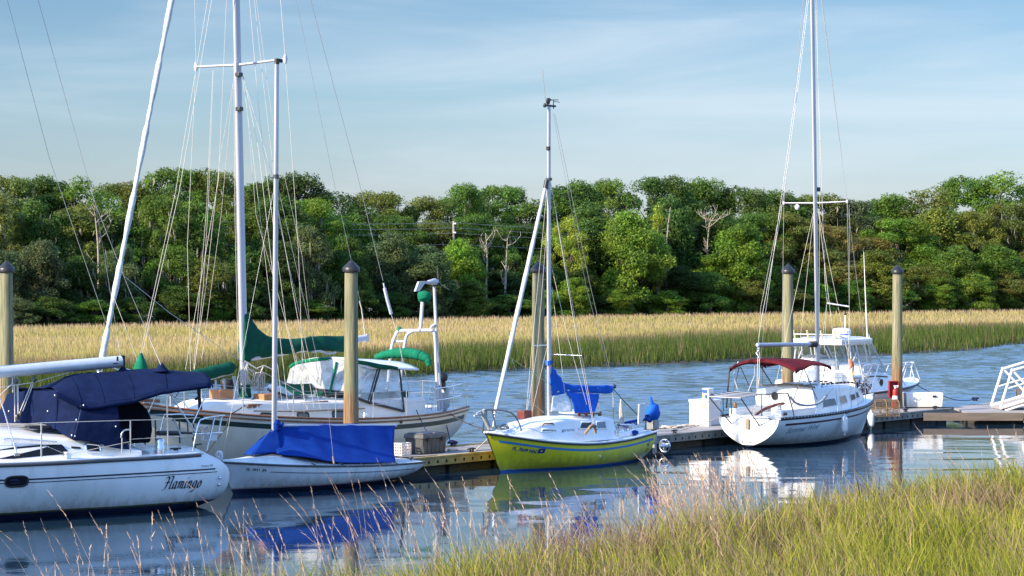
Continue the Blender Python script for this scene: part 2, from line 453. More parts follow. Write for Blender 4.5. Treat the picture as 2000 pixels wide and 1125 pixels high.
class Trunk:
    """cabin trunk: sections along x; half width w, foot z zb, top z zt, inward lean, rounded shoulder"""
    def __init__(s, xs, w, zb, zt, lean=0.12, rnd=0.10, camber=0.06, cx=0.0):
        s.xs, s.w, s.zb, s.zt, s.lean, s.rnd, s.camber = xs, w, zb, zt, lean, rnd, camber
        s.X0, s.X1 = min(xs), max(xs)
    def sec(s, x):
        o = np.argsort(s.xs); X = np.array(s.xs)[o]
        g = lambda a: float(np.interp(x, X, np.array(a)[o]))
        return g(s.w), g(s.zb), g(s.zt)
    def side(s, x, v, sd=1, off=0.0):
        w, zb, zt = s.sec(x)
        h = max(zt - zb, 1e-3); hs = h - min(s.rnd, h * 0.5)
        return Vector((x, sd * (w - s.lean * hs * v + off), zb + hs * v))
    def mesh(s, n=40):
        mb = MB(); rows = []
        for i in range(n + 1):
            x = s.X0 + (s.X1 - s.X0) * i / n
            w, zb, zt = s.sec(x); h = max(zt - zb, 1e-3); r = min(s.rnd, h * 0.5, w * 0.5)
            hs = h - r; wt = w - s.lean * hs
            half = [(w, zb), (w - s.lean * hs * 0.5, zb + hs * 0.5), (wt, zb + hs)]
            for k in range(1, 5):
                a = math.pi / 2 * k / 4
                half.append((wt - r + r * math.cos(a), zb + hs + r * math.sin(a)))
            half += [((wt - r) * 0.5, zt + s.camber * 0.75), (0.0, zt + s.camber)]
            row = [Vector((x, y, z)) for y, z in half] + [Vector((x, -y, z)) for y, z in reversed(half[:-1])]
            rows.append(row)
        mb.grid(rows)
        mb.poly(rows[0]); mb.poly(list(reversed(rows[-1])))
        return mb
    def window(s, pts, sd=1, off=0.006):
        """pts: (x, v) outline"""
        mb = MB(); mb.poly([s.side(x, v, sd, off) for x, v in pts]); return mb
    def frame(s, pts, r, sd=1, off=0.006):
        mb = MB(); P = [s.side(x, v, sd, off) for x, v in pts]; mb.tube(P + [P[0]], r, 6, cap=False); return mb

def rrect(x0, x1, v0, v1, rx, rv, n=4, skew=0.0):
    out = []
    for cx, cv, a0 in ((x1 - rx, v1 - rv, 0), (x0 + rx, v1 - rv, 90), (x0 + rx, v0 + rv, 180), (x1 - rx, v0 + rv, 270)):
        for k in range(n + 1):
            a = R(a0 + 90 * k / n)
            v = cv + rv * math.sin(a)
            out.append((cx + rx * math.cos(a) + skew * (v - v0), v))
    return out
# ------------------------------------------------------------------ sun and sky
SUN_AZ, SUN_EL = R(55), R(28)      # sun to the left of the viewer's back
sdir = Vector((-math.sin(SUN_AZ) * math.cos(SUN_EL), -math.cos(SUN_AZ) * math.cos(SUN_EL), math.sin(SUN_EL)))
sl = bpy.data.lights.new('sun', 'SUN'); sl.energy = 5.0; sl.angle = R(0.55); sl.color = (1.0, 0.83, 0.62)
so = bpy.data.objects.new('sun', sl); COL.objects.link(so)
so.rotation_euler = sdir.to_track_quat('Z', 'Y').to_euler(); so.location = (-60, -40, 60)

w = bpy.data.worlds.new("World"); sc.world = w; w.use_nodes = True
nt = w.node_tree; N = nt.nodes; Lk = nt.links
for n in list(N): N.remove(n)
out = N.new('ShaderNodeOutputWorld'); bg = N.new('ShaderNodeBackground'); Lk.new(bg.outputs[0], out.inputs[0])
sky = N.new('ShaderNodeTexSky'); sky.sky_type = 'NISHITA'; sky.sun_disc = False
sky.sun_elevation = SUN_EL
sky.sun_rotation = math.atan2(sdir.x, sdir.y)
sky.altitude = 0; sky.air_density = 1.0; sky.dust_density = 0.6; sky.ozone_density = 2.0
tc = N.new('ShaderNodeTexCoord'); sep = N.new('ShaderNodeSeparateXYZ'); Lk.new(tc.outputs['Generated'], sep.inputs[0])
# the air near the horizon: pale band, deeper blue a few degrees higher
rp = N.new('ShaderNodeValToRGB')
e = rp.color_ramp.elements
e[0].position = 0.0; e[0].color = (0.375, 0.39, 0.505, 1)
e[1].position = 1.0; e[1].color = (1.35, 1.55, 1.85, 1)  # overhead stop raised brighter than a clear sky, as added fill light
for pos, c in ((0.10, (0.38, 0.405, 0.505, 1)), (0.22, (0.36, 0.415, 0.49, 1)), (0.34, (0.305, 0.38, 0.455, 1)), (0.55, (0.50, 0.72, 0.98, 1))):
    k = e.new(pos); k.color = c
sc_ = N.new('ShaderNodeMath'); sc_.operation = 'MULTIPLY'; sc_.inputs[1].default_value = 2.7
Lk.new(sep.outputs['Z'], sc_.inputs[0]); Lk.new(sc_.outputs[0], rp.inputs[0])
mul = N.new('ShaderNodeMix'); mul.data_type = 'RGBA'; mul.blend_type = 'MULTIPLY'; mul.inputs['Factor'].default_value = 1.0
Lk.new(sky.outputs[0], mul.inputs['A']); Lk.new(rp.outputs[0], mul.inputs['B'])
# thin high cloud
mp = N.new('ShaderNodeMapping'); mp.inputs['Scale'].default_value = (1.6, 1.6, 11.0); mp.inputs['Rotation'].default_value = (0, R(-7), 0)
Lk.new(tc.outputs['Generated'], mp.inputs[0])
cn = N.new('ShaderNodeTexNoise'); cn.inputs['Scale'].default_value = 2.6; cn.inputs['Detail'].default_value = 7; cn.inputs['Roughness'].default_value = 0.55
cn.inputs['Distortion'].default_value = 0.5
Lk.new(mp.outputs[0], cn.inputs['Vector'])
cr_ = N.new('ShaderNodeMapRange'); cr_.interpolation_type = 'SMOOTHSTEP'
cr_.inputs[1].default_value = 0.36; cr_.inputs[2].default_value = 0.80; cr_.inputs[4].default_value = 0.6
Lk.new(cn.outputs[0], cr_.inputs[0])
fade = N.new('ShaderNodeMapRange'); fade.inputs[1].default_value = 0.5; fade.inputs[2].default_value = 0.15; fade.inputs[3].default_value = 0.0
Lk.new(sep.outputs['Z'], fade.inputs[0])
cm = N.new('ShaderNodeMath'); cm.operation = 'MULTIPLY'; Lk.new(cr_.outputs[0], cm.inputs[0]); Lk.new(fade.outputs[0], cm.inputs[1])
mx = N.new('ShaderNodeMix'); mx.data_type = 'RGBA'
Lk.new(cm.outputs[0], mx.inputs['Factor']); Lk.new(mul.outputs['Result'], mx.inputs['A']); mx.inputs['B'].default_value = (2.95, 3.3, 3.7, 1)
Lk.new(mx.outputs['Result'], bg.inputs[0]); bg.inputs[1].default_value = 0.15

sc.view_settings.view_transform = 'Standard'; sc.view_settings.look = 'None'
sc.view_settings.exposure = 0.85; sc.view_settings.gamma = 1.0
sc.cycles.max_bounces = 8; sc.cycles.transparent_max_bounces = 24
sc.cycles.use_adaptive_sampling = True; sc.cycles.adaptive_threshold = 0.006
sc.cycles.caustics_reflective = False; sc.cycles.caustics_refractive = False
sc.cycles.sample_clamp_indirect = 8
sc.cycles.use_denoising = True

# ------------------------------------------------------------------ shorelines
FAR = np.array([(-120, -25), (-60, 38), (-30, 74), (-14, 93), (-3.4, 107), (9.5, 120), (20, 131), (28.5, 141.0), (31.6, 145.5), (33.2, 152), (60, 182), (120, 250), (260, 420)], float)
NEAR = np.array([(-60, 8), (-14, 22.0), (-6, 26.3), (-3, 28.8), (-1, 31.4), (1.5, 34.9), (3.5, 38.0), (6.0, 41.0), (9.8, 45.2), (14, 49), (30, 58), (80, 83), (200, 120)], float)
def sd_line(P, line):
    """signed distance of points to a polyline, positive on its left"""
    best = np.full(len(P), 1e9); sg = np.ones(len(P))
    for a, b in zip(line[:-1], line[1:]):
        ab = b - a; t = np.clip(((P - a) @ ab) / (ab @ ab), 0, 1)
        q = a + t[:, None] * ab; dv = P - q; dd = np.hypot(dv[:, 0], dv[:, 1])
        cross = ab[0] * dv[:, 1] - ab[1] * dv[:, 0]
        m = dd < best
        best[m] = dd[m]; sg[m] = np.sign(cross[m])
    return best * sg
def vnoise(x, y, s, seed=0):
    """cheap smooth value noise"""
    x = x / s + seed * 17.31; y = y / s + seed * 9.73
    xi = np.floor(x).astype(np.int64); yi = np.floor(y).astype(np.int64); fx = x - xi; fy = y - yi
    fx = fx * fx * (3 - 2 * fx); fy = fy * fy * (3 - 2 * fy)
    def h(a, b):
        n = (a * 374761393 + b * 668265263 + seed * 982451653) & 0x7fffffff
        n = ((n ^ (n >> 13)) * 1274126177) & 0x7fffffff
        return (n ^ (n >> 16)) % 10007 / 10007.0
    return (h(xi, yi) * (1 - fx) + h(xi + 1, yi) * fx) * (1 - fy) + (h(xi, yi + 1) * (1 - fx) + h(xi + 1, yi + 1) * fx) * fy
def ground_h(x, y):
    P = np.stack([x, y], 1)
    df = sd_line(P, FAR) + (vnoise(x, y, 5, 1) - 0.5) * 2.2
    dn = -sd_line(P, NEAR) + (vnoise(x, y, 2.5, 2) - 0.5) * 1.4
    hf = np.clip(df / 2.5, -1, 1); hn = np.clip(dn / 2.0, -1, 1)
    h = np.maximum(hf, hn)
    z = np.where(h > 0, 0.30 * h, 1.3 * h)
    z = z + np.clip((df - 95) / 60, 0, 1) * 2.0
    return z + (vnoise(x, y, 3, 3) - 0.5) * 0.08

def np_mesh(name, verts, faces_n, faces, mats, parent=None, smooth=False, colors=None, mat_idx=None):
    me = bpy.data.meshes.new(name)
    nv = len(verts); nf = len(faces) // faces_n
    me.vertices.add(nv); me.vertices.foreach_set('co', np.ascontiguousarray(verts, np.float32).ravel())
    me.loops.add(len(faces)); me.loops.foreach_set('vertex_index', np.ascontiguousarray(faces, np.int32))
    me.polygons.add(nf)
    me.polygons.foreach_set('loop_start', np.arange(0, nf * faces_n, faces_n, dtype=np.int32))
    me.polygons.foreach_set('use_smooth', np.full(nf, smooth))
    if mat_idx is not None: me.polygons.foreach_set('material_index', mat_idx.astype(np.int32))
    if not isinstance(mats, (list, tuple)): mats = [mats]
    for m in mats: me.materials.append(m)
    if colors is not None:
        ca = me.color_attributes.new('tint', 'FLOAT_COLOR', 'POINT')
        c4 = np.ones((nv, 4), np.float32); c4[:, :3] = colors
        ca.data.foreach_set('color', c4.ravel())
    me.update(calc_edges=True); me.validate()
    o = bpy.data.objects.new(name, me); COL.objects.link(o)
    if parent is not None: o.parent = parent
    return o

# ------------------------------------------------------------------ ground (river bed, mud banks, marsh floor) as one sheet
def axis(a, b, fine0, fine1, df, dc):
    v = list(np.arange(fine0, fine1, df)); x = fine0; st = dc
    while x > a: x -= st; v.insert(0, x); st *= 1.35
    x = fine1; st = dc; v.append(fine1)
    while x < b: x += st; v.append(x); st *= 1.35
    return np.array(v)
gx = axis(-2500, 2500, -45, 75, 1.0, 2.0); gy = axis(-60, 4500, 14, 200, 1.0, 2.0)
GX, GY = np.meshgrid(gx, gy)
gz = ground_h(GX.ravel(), GY.ravel())
gv = np.stack([GX.ravel(), GY.ravel(), gz], 1)
nx, ny = len(gx), len(gy)
ii = (np.arange(ny - 1)[:, None] * nx + np.arange(nx - 1)[None]).ravel()
gf = np.stack([ii, ii + 1, ii + nx + 1, ii + nx], 1).ravel()
MUD = mat('marsh_mud', (0.10, 0.082, 0.055), 0.75, var=0.25, vscale=0.8, stain=(0.15, 0.14, 0.06, 0.6), sscale=0.25, bump=0.5, bscale=4)
tag(np_mesh('ground', gv, 4, gf, MUD, smooth=True), kind='structure')

# ------------------------------------------------------------------ water
def water_mat():
    m, nt, b, out = nt_new('creek_water'); N = nt.nodes; Lk = nt.links
    b.inputs['Base Color'].default_value = (0.012, 0.032, 0.055, 1); b.inputs['Roughness'].default_value = 0.03
    b.inputs['IOR'].default_value = 1.7
    geo = N.new('ShaderNodeNewGeometry')
    # distance from the dock line: wind reaches the open channel, the lee side of the dock stays smooth
    dot = N.new('ShaderNodeVectorMath'); dot.operation = 'DOT_PRODUCT'; dot.inputs[1].default_value = tuple(NV)
    Lk.new(geo.outputs['Position'], dot.inputs[0])
    c0 = P0.dot(NV)
    n0 = N.new('ShaderNodeTexNoise'); n0.inputs['Scale'].default_value = 0.12; n0.inputs['Detail'].default_value = 3
    Lk.new(geo.outputs['Position'], n0.inputs['Vector'])
    ad = N.new('ShaderNodeMath'); ad.operation = 'MULTIPLY_ADD'; ad.inputs[1].default_value = 5.0; Lk.new(n0.outputs[0], ad.inputs[0]); Lk.new(dot.outputs['Value'], ad.inputs[2])
    mr = N.new('ShaderNodeMapRange'); mr.interpolation_type = 'SMOOTHSTEP'
    mr.inputs[1].default_value = c0 + 2.2; mr.inputs[2].default_value = c0 + 6.5; mr.inputs[3].default_value = 0.0; mr.inputs[4].default_value = 1.0
    Lk.new(ad.outputs[0], mr.inputs[0])
    # fine ripples; the waves themselves are in the mesh
    mp = N.new('ShaderNodeMapping'); mp.inputs['Rotation'].default_value = (0, 0, R(8)); mp.inputs['Scale'].default_value = (0.8, 1.0, 1.0)
    Lk.new(geo.outputs['Position'], mp.inputs[0])
    a1 = N.new('ShaderNodeTexNoise'); a1.inputs['Scale'].default_value = 5.0; a1.inputs['Detail'].default_value = 3; a1.inputs['Roughness'].default_value = 0.6
    Lk.new(mp.outputs[0], a1.inputs['Vector'])
    b2 = N.new('ShaderNodeBump'); b2.inputs['Distance'].default_value = 0.05
    s1 = N.new('ShaderNodeMath'); s1.operation = 'MULTIPLY_ADD'; s1.inputs[1].default_value = 0.55; s1.inputs[2].default_value = 0.025; Lk.new(mr.outputs[0], s1.inputs[0]); Lk.new(s1.outputs[0], b2.inputs['Strength'])
    Lk.new(a1.outputs[0], b2.inputs['Height'])
    Lk.new(b2.outputs[0], b.inputs['Normal'])
    return m
def water_sheet():
    X0, X1, Y0, Y1 = -42.0, 62.0, 22.0, 190.0
    xs = np.arange(X0, X1 + .01, .26); ys = [Y0]
    while ys[-1] < Y1: ys.append(ys[-1] + (.11 if ys[-1] < 62 else .17))
    ys[-1] = Y1; ys = np.array(ys)
    X, Y = np.meshgrid(xs, ys); x = X.ravel(); y = Y.ravel()
    o = (x - P0.x) * NV.x + (y - P0.y) * NV.y
    wind = np.clip((o + 5 * (vnoise(x, y, 7, 31) - .3) - 2.2) / 4.5, 0, 1); wind = wind * wind * (3 - 2 * wind)
    gw = np.random.default_rng(5); z = np.zeros_like(x); zl = np.zeros_like(x)
    for k in range(44):                                   # wind ripples of the open channel
        lam = .55 * (5.0 ** gw.random()); a = R(90) + gw.normal(0, .62); kx, ky = math.cos(a) * 2 * math.pi / lam, math.sin(a) * 2 * math.pi / lam
        z += lam * .0026 * np.sin(kx * x + ky * y + gw.uniform(0, 6.28))
    for k in range(26):                                   # long low swell left in the lee of the dock
        lam = .7 * (6.0 ** gw.random()); a = R(88) + gw.normal(0, .24); kx, ky = math.cos(a) * 2 * math.pi / lam, math.sin(a) * 2 * math.pi / lam
        zl += lam * .00023 * np.sin(kx * x + ky * y + gw.uniform(0, 6.28))
    patch = .55 + .9 * vnoise(x * .35, y, 9, 33); lee = .35 + 1.3 * vnoise(x * .5, y, 3.5, 35)
    z = z * wind * patch + zl * (1 - wind) * lee
    e_ = np.minimum.reduce([(x - X0) / 3, (X1 - x) / 3, (y - Y0) / 1, (Y1 - y) / 6]); z *= np.clip(e_, 0, 1)
    nx_, ny_ = len(xs), len(ys); q = (np.arange(ny_ - 1)[:, None] * nx_ + np.arange(nx_ - 1)[None]).ravel()
    v = np.stack([x, y, z], 1); f = np.stack([q, q + 1, q + nx_ + 1, q + nx_], 1).ravel()
    n0 = len(v); A, B_ = 2500.0, 4500.0
    extra = np.array([(-A, -60, 0), (A, -60, 0), (A, Y0, 0), (-A, Y0, 0), (-A, Y1, 0), (A, Y1, 0), (A, B_, 0), (-A, B_, 0), (X0, Y0, 0), (X1, Y0, 0), (X1, Y1, 0), (X0, Y1, 0)], float)
    ef = np.array([0, 1, 2, 3, 4, 5, 6, 7, 3, 8, 11, 4, 9, 2, 5, 10]) + n0
    return np_mesh('water', np.concatenate([v, extra]), 4, np.concatenate([f, ef]), water_mat(), smooth=True)
tag(water_sheet(), kind='structure')
# ------------------------------------------------------------------ pilings
def piling_mat():
    m, nt, b, out = nt_new('piling_wood'); N = nt.nodes; Lk = nt.links
    tc = N.new('ShaderNodeTexCoord'); oi = N.new('ShaderNodeObjectInfo')
    vm = N.new('ShaderNodeVectorMath'); Lk.new(tc.outputs['Object'], vm.inputs[0])
    cmb = N.new('ShaderNodeCombineXYZ'); sc0 = N.new('ShaderNodeMath'); sc0.operation = 'MULTIPLY'; sc0.inputs[1].default_value = 40
    Lk.new(oi.outputs['Random'], sc0.inputs[0]); Lk.new(sc0.outputs[0], cmb.inputs['X']); Lk.new(cmb.outputs[0], vm.inputs[1])
    mp = N.new('ShaderNodeMapping'); mp.inputs['Scale'].default_value = (9, 9, 0.55); Lk.new(vm.outputs[0], mp.inputs[0])
    n1 = N.new('ShaderNodeTexNoise'); n1.inputs['Scale'].default_value = 2.2; n1.inputs['Detail'].default_value = 8; n1.inputs['Roughness'].default_value = 0.65
    Lk.new(mp.outputs[0], n1.inputs['Vector'])
    r1 = N.new('ShaderNodeValToRGB'); e = r1.color_ramp.elements
    e[0].position = 0.34; e[0].color = (0.105, 0.105, 0.058, 1); e[1].position = 0.64; e[1].color = (0.29, 0.255, 0.155, 1)
    k = e.new(0.5); k.color = (0.195, 0.195, 0.108, 1)
    Lk.new(n1.outputs[0], r1.inputs[0])
    # rubbed, rust-brown zone where the dock hoop rides, irregular upper edge
    sp = N.new('ShaderNodeSeparateXYZ'); Lk.new(tc.outputs['Object'], sp.inputs[0])
    n2 = N.new('ShaderNodeTexNoise'); n2.inputs['Scale'].default_value = 1.1; n2.inputs['Detail'].default_value = 5; Lk.new(mp.outputs[0], n2.inputs['Vector'])
    ma = N.new('ShaderNodeMath'); ma.operation = 'MULTIPLY_ADD'; ma.inputs[1].default_value = 2.0; Lk.new(n2.outputs[0], ma.inputs[0]); Lk.new(sp.outputs['Z'], ma.inputs[2])
    mr = N.new('ShaderNodeMapRange'); mr.inputs[1].default_value = 2.95; mr.inputs[2].default_value = 2.6; Lk.new(ma.outputs[0], mr.inputs[0])
    mx = N.new('ShaderNodeMix'); mx.data_type = 'RGBA'; Lk.new(mr.outputs[0], mx.inputs['Factor']); Lk.new(r1.outputs[0], mx.inputs['A'])
    r2 = N.new('ShaderNodeValToRGB'); e = r2.color_ramp.elements
    e[0].position = 0.35; e[0].color = (0.085, 0.058, 0.030, 1); e[1].position = 0.62; e[1].color = (0.30, 0.18, 0.085, 1)
    Lk.new(n1.outputs[0], r2.inputs[0]); Lk.new(r2.outputs[0], mx.inputs['B'])
    mr3 = N.new('ShaderNodeMapRange'); mr3.inputs[1].default_value = 0.45; mr3.inputs[2].default_value = 0.2; Lk.new(sp.outputs['Z'], mr3.inputs[0])
    mx2 = N.new('ShaderNodeMix'); mx2.data_type = 'RGBA'; Lk.new(mr3.outputs[0], mx2.inputs['Factor']); Lk.new(mx.outputs['Result'], mx2.inputs['A'])
    mx2.inputs['B'].default_value = (0.05, 0.04, 0.028, 1)
    Lk.new(mx2.outputs['Result'], b.inputs['Base Color']); b.inputs['Roughness'].default_value = 0.82
    bp = N.new('ShaderNodeBump'); bp.inputs['Strength'].default_value = 0.5; bp.inputs['Distance'].default_value = 0.02
    Lk.new(n1.outputs[0], bp.inputs['Height']); Lk.new(bp.outputs[0], b.inputs['Normal'])
    return m
PILE = piling_mat(); CAPM = mat('piling_cap', (0.020, 0.021, 0.023), 0.42, var=0.3, stain=(0.07, 0.07, 0.07, 0.5))
def piling(loc, label, lean=(0, 0)):
    e = tag(empty('dock_piling', loc), label, 'piling', 'tall timber pilings of the dock')
    b = MB(); rows = []
    for i in range(25):
        z = -1.0 + 5.70 * i / 24
        r = 0.192 - 0.0018 * i
        rows.append([Vector((r * math.cos(a) * (1 + 0.03 * mnoise.noise(Vector((math.cos(a) * 1.3 + loc[0], math.sin(a) * 1.3, z * 0.5)))) + lean[0] * z,
                             r * math.sin(a) + lean[1] * z, z)) for a in [2 * math.pi * k / 20 for k in range(20)]])
    b.grid(rows, closed=True); b.poly(rows[-1])
    b.build('post', PILE, e)
    c = MB(); c.lathe([(0.196, 4.64), (0.200, 4.66), (0.198, 4.735), (0.19, 4.745), (0.008, 4.93)], (lean[0] * 4.7, lean[1] * 4.7, 0), 20)
    c.build('cap', CAPM, e, fixn=False)
    return e
def dkx(px, o):
    """dock parameter t where the line at offset o crosses photo column px"""
    k = (px - 1000) / F; a = P0 + NV * o
    return (k * a.y - a.x) / (U.x - k * U.y)
PX = [(685.5, 'dock piling rising behind the blue covered dinghy and in front of the cream ketch', (0.001, 0)),
      (1051, 'dock piling with dark brown lower third just behind the mast of the yellow sailboat', (0.001, 0)),
      (1539, 'dock piling behind the maroon canopied white sailboat, seen left of its mast', (0.0, 0)),
      (1752, 'dock piling with the red fire extinguisher, between the motor boat bow and the crab trap', (0.003, 0))]
for px, lab, ln in PX:
    piling(dk(dkx(px, 1.55), 1.55), lab, ln)
piling(Vector((-12.12, 54.0, 0)), 'dock piling cut by the left edge of the photo, beyond the navy canopied sailboat')

# ------------------------------------------------------------------ floating dock
CONC = mat('dock_deck', (0.33, 0.31, 0.29), 0.85, var=0.16, vscale=1.6, stain=(0.20, 0.185, 0.165, 0.7), sscale=0.9, bump=0.3, bscale=25)
WALE = mat('dock_waler_yellow', (0.46, 0.33, 0.125), 0.8, var=0.22, vscale=3, stain=(0.17, 0.13, 0.06, 0.7), sscale=2.2, bump=0.3, bscale=20)
WALG = mat('dock_waler_grey', (0.29, 0.27, 0.225), 0.85, var=0.22, vscale=3, stain=(0.15, 0.14, 0.11, 0.7), sscale=2.2, bump=0.3, bscale=20)
FLOATM = mat('dock_float', (0.045, 0.040, 0.030), 0.8, var=0.4, vscale=4, stain=(0.11, 0.085, 0.035, 0.7), sscale=5)
HOLE = mat('hole_shadow', (0.008, 0.008, 0.008), 0.9)
DZ = 0.38; DW = 1.9
def dock_section(t0, t1, wal, label):
    e = tag(empty('floating_dock', dk(t0, 0), PHI), label, 'dock', 'floating dock sections')
    L = t1 - t0
    d = MB(); n = int(L / 2.4) + 1
    for i in range(n):
        a = L * i / n; b_ = L * (i + 1) / n
        d.box(((a + b_) / 2, DW / 2, DZ - 0.03), (b_ - a - 0.012, DW - 0.16, 0.06))
    d.build('deck', CONC, e, bevel=0.006)
    g = MB()
    for y in (0.04, DW - 0.04): g.box((L / 2, y, DZ + 0.004), (L, 0.10, 0.05))
    g.build('edge_board', wal, e, bevel=0.008)
    f = MB(); f.box((L / 2, 0.03, DZ - 0.105), (L, 0.05, 0.165)); f.box((L / 2, DW - 0.03, DZ - 0.105), (L, 0.05, 0.165))
    f.box((0.03, DW / 2, DZ - 0.105), (0.05, DW - 0.13, 0.16)); f.box((L - 0.03, DW / 2, DZ - 0.105), (0.05, DW - 0.13, 0.16))
    x = 0.25
    while x < L - 0.2:
        f.poly([Vector((x + 0.034 * math.cos(a), 0.002, DZ - 0.105 + 0.042 * math.sin(a))) for a in [2 * math.pi * k / 10 for k in range(10)]], 1)
        x += 0.31
    f.build('waler', [wal, HOLE], e, bevel=0.004)
    fl = MB(); x = 0.12
    while x < L - 0.3:
        w_ = min(1.5, L - x - 0.1)
        fl.box((x + w_ / 2, DW / 2, -0.06), (w_, DW - 0.28, 0.50)); x += w_ + 0.14
    fl.build('float', FLOATM, e, bevel=0.03)
    return e
dock_section(-0.9, 7.95, WALE, 'floating dock section with yellowish timber edge beside the grey storage box')
dock_section(7.98, 15.9, WALG, 'floating dock section with grey timber edge carrying the white power post')
dock_section(15.93, 24.9, WALG, 'floating dock section carrying the white dock box and the fire extinguisher')

e = tag(empty('landing_float', (0, 0, 0)), 'wide landing float of the dock under the foot of the white gangway', 'dock', 'floating dock sections')
near = [(13.25, 69.05), (24.0, 69.05)]
b = MB(); b.prism([(14.0, 69.11, DZ - 0.07), (26, 69.11, DZ - 0.07), (26, 76.0, DZ - 0.07), (16.75, 76.0, DZ - 0.07), (14.05, 71.9, DZ - 0.07)], (0, 0, 0.064)); b.build('deck', CONC, e)
b = MB(); b.box((14.15, 69.07, DZ - 0.135), (3.05, 0.07, 0.24)); b.build('skirt_board', mat('skirt_weathered_shaded', (0.17, 0.135, 0.105), 0.85, var=0.25, vscale=3, stretch=(0.3, 2, 2), bump=0.3), e, bevel=0.006)  # weathered timber, darkened further in its colour for the shadow lying on it
b = MB(); b.box((20.85, 69.03, DZ - 0.10), (10.3, 0.07, 0.20)); b.box((20.85, 69.05, DZ - 0.29), (10.3, 0.10, 0.07))
b.build('pale_waler', mat('waler_pale', (0.55, 0.50, 0.40), 0.8, var=0.15, vscale=3, bump=0.2), e, bevel=0.006)
for x in (15.95, 16.30, 16.9, 17.5, 18.1):
    b = MB(); b.lathe([(0.045, 0), (0.045, 0.05), (0.02, 0.06)], (x, 68.99, DZ - 0.10), 10, M=Matrix.Rotation(R(90), 3, 'X')); b.build('bolt', BLACK, e)
b = MB(); b.box((20, 72.6, -0.08), (11.5, 6.4, 0.5)); b.build('float', FLOATM, e, bevel=0.03)

# ------------------------------------------------------------------ gangway
def gangway():
    A = Vector((15.22, 70.2, 0.44)); dirx = Vector((1, 0.04, 0.30)).normalized()
    e = tag(empty('gangway', A), 'white painted truss gangway coming down onto the landing float at the right', 'gangway')
    GW = mat('gangway_paint', (0.76, 0.74, 0.72), 0.45, var=0.06, stain=(0.5, 0.4, 0.33, 0.4))
    for yo, nm in ((0.0, 'truss'), (1.35, 'truss')):
        b = MB(); o = Vector((0, yo, 0)); L = 14
        b.tube([o, o + dirx * L], 0.055, 8); b.tube([o + dirx * 0.15 + Vector((0, 0, -0.12)), o + dirx * L + Vector((0, 0, -0.12))], 0.035, 8)
        up = Vector((0.0, 0, 1.12))
        first = o + Vector((0.36, 0, 0.11 + 1.06))
        b.tube([o, first], 0.042, 8)
        b.tube([first, first + dirx * (L - 0.5)], 0.042, 8)
        b.tube([o + Vector((0.18, 0, 0.6)), o + Vector((0.18, 0, 0.6)) + dirx * (L - 0.5)], 0.026, 8)
        k = 0; x = 0.36
        while x < L - 1.2:
            p = o + dirx * x; q = o + dirx * (x + 0.86)
            b.tube([p + up * 1.0, q], 0.036, 8)
            b.tube([q - Vector((0.15, 0, 0)), q - Vector((0.15, 0, 0)) + up + Vector((0.30, 0, 0))], 0.036, 8)
            x += 0.9
        b.build(nm, GW, e, fixn=False)
    b = MB(); b.prism([Vector((0, 0.06, 0)), Vector((0, 1.29, 0)), Vector((0, 1.29, 0)) + dirx * 14, Vector((0, 0.06, 0)) + dirx * 14], (0, 0, -0.05)); b.build('walkway', CONC, e)
gangway()

# ------------------------------------------------------------------ things on the dock
def grey_box():
    e = tag(empty('storage_box', dk(0.97, 0.98, DZ), PHI), 'dark grey lidded plastic storage box on the dock beside the dinghy stern', 'storage box')
    b = MB(); L, W, H = 0.90, 0.62, 0.37
    b.box((0, 0, H / 2 + 0.002), (L - 0.1, W - 0.1, H), taper=1.06)
    for i in range(6):
        x = -0.36 + 0.144 * i
        for s in (-1, 1): b.box((x, s * (W / 2 - 0.045), 0.19), (0.055, 0.03, 0.34))
    for i in range(4):
        y = -0.21 + 0.14 * i
        for s in (-1, 1): b.box((s * (L / 2 - 0.045), y, 0.19), (0.03, 0.055, 0.34))
    b.build('body', PLASTG, e, bevel=0.012)
    b = MB(); b.box((0, 0, H + 0.05), (L, W, 0.10), taper=0.97); b.box((-0.21, 0, H + 0.112), (0.36, W - 0.12, 0.025)); b.box((0.21, 0, H + 0.112), (0.36, W - 0.12, 0.025))
    b.build('lid', mat('lid_grey', (0.10, 0.105, 0.11), 0.5, var=0.2, stain=(0.2, 0.2, 0.2, 0.4)), e, bevel=0.03)
    for s in (-1, 1):
        b = MB(); b.box((s * 0.25, -W / 2 - 0.005, H - 0.02), (0.09, 0.03, 0.10)); b.build('latch', BLACK, e, bevel=0.006)
grey_box()
def crate():
    e = tag(empty('milk_crate', dk(0.15, 1.02, DZ), PHI), 'small white plastic crate pierced with holes, left of the grey storage box', 'crate')
    CR = mat('crate_plastic', (0.74, 0.66, 0.60), 0.6, var=0.1)
    W, H, t = 0.32, 0.29, 0.016
    def wall(nm, c, ang):
        b = MB(); M = Matrix.Rotation(ang, 3, 'Z')
        n = 6
        for i in range(n + 1):
            x = -W / 2 + W * i / n; b.box(Vector(c) + M @ Vector((x, 0, 0)), (0.018, t, H), ang)
        for j in range(5):
            b.box(Vector(c) + Vector((0, 0, -H / 2 + 0.012 + (H - 0.024) * j / 4)), (W, t * 0.9, 0.026 if j in (0, 4) else 0.016), ang)
        b.build(nm, CR, e)
    wall('side', (0, -W / 2, H / 2 + 0.003), 0); wall('side', (0, W / 2, H / 2 + 0.003), 0)
    wall('side', (-W / 2, 0, H / 2 + 0.003), R(90)); wall('side', (W / 2, 0, H / 2 + 0.003), R(90))
    b = MB(); b.box((0, 0, 0.012), (W, W, 0.015)); b.build('bottom', CR, e)
crate()
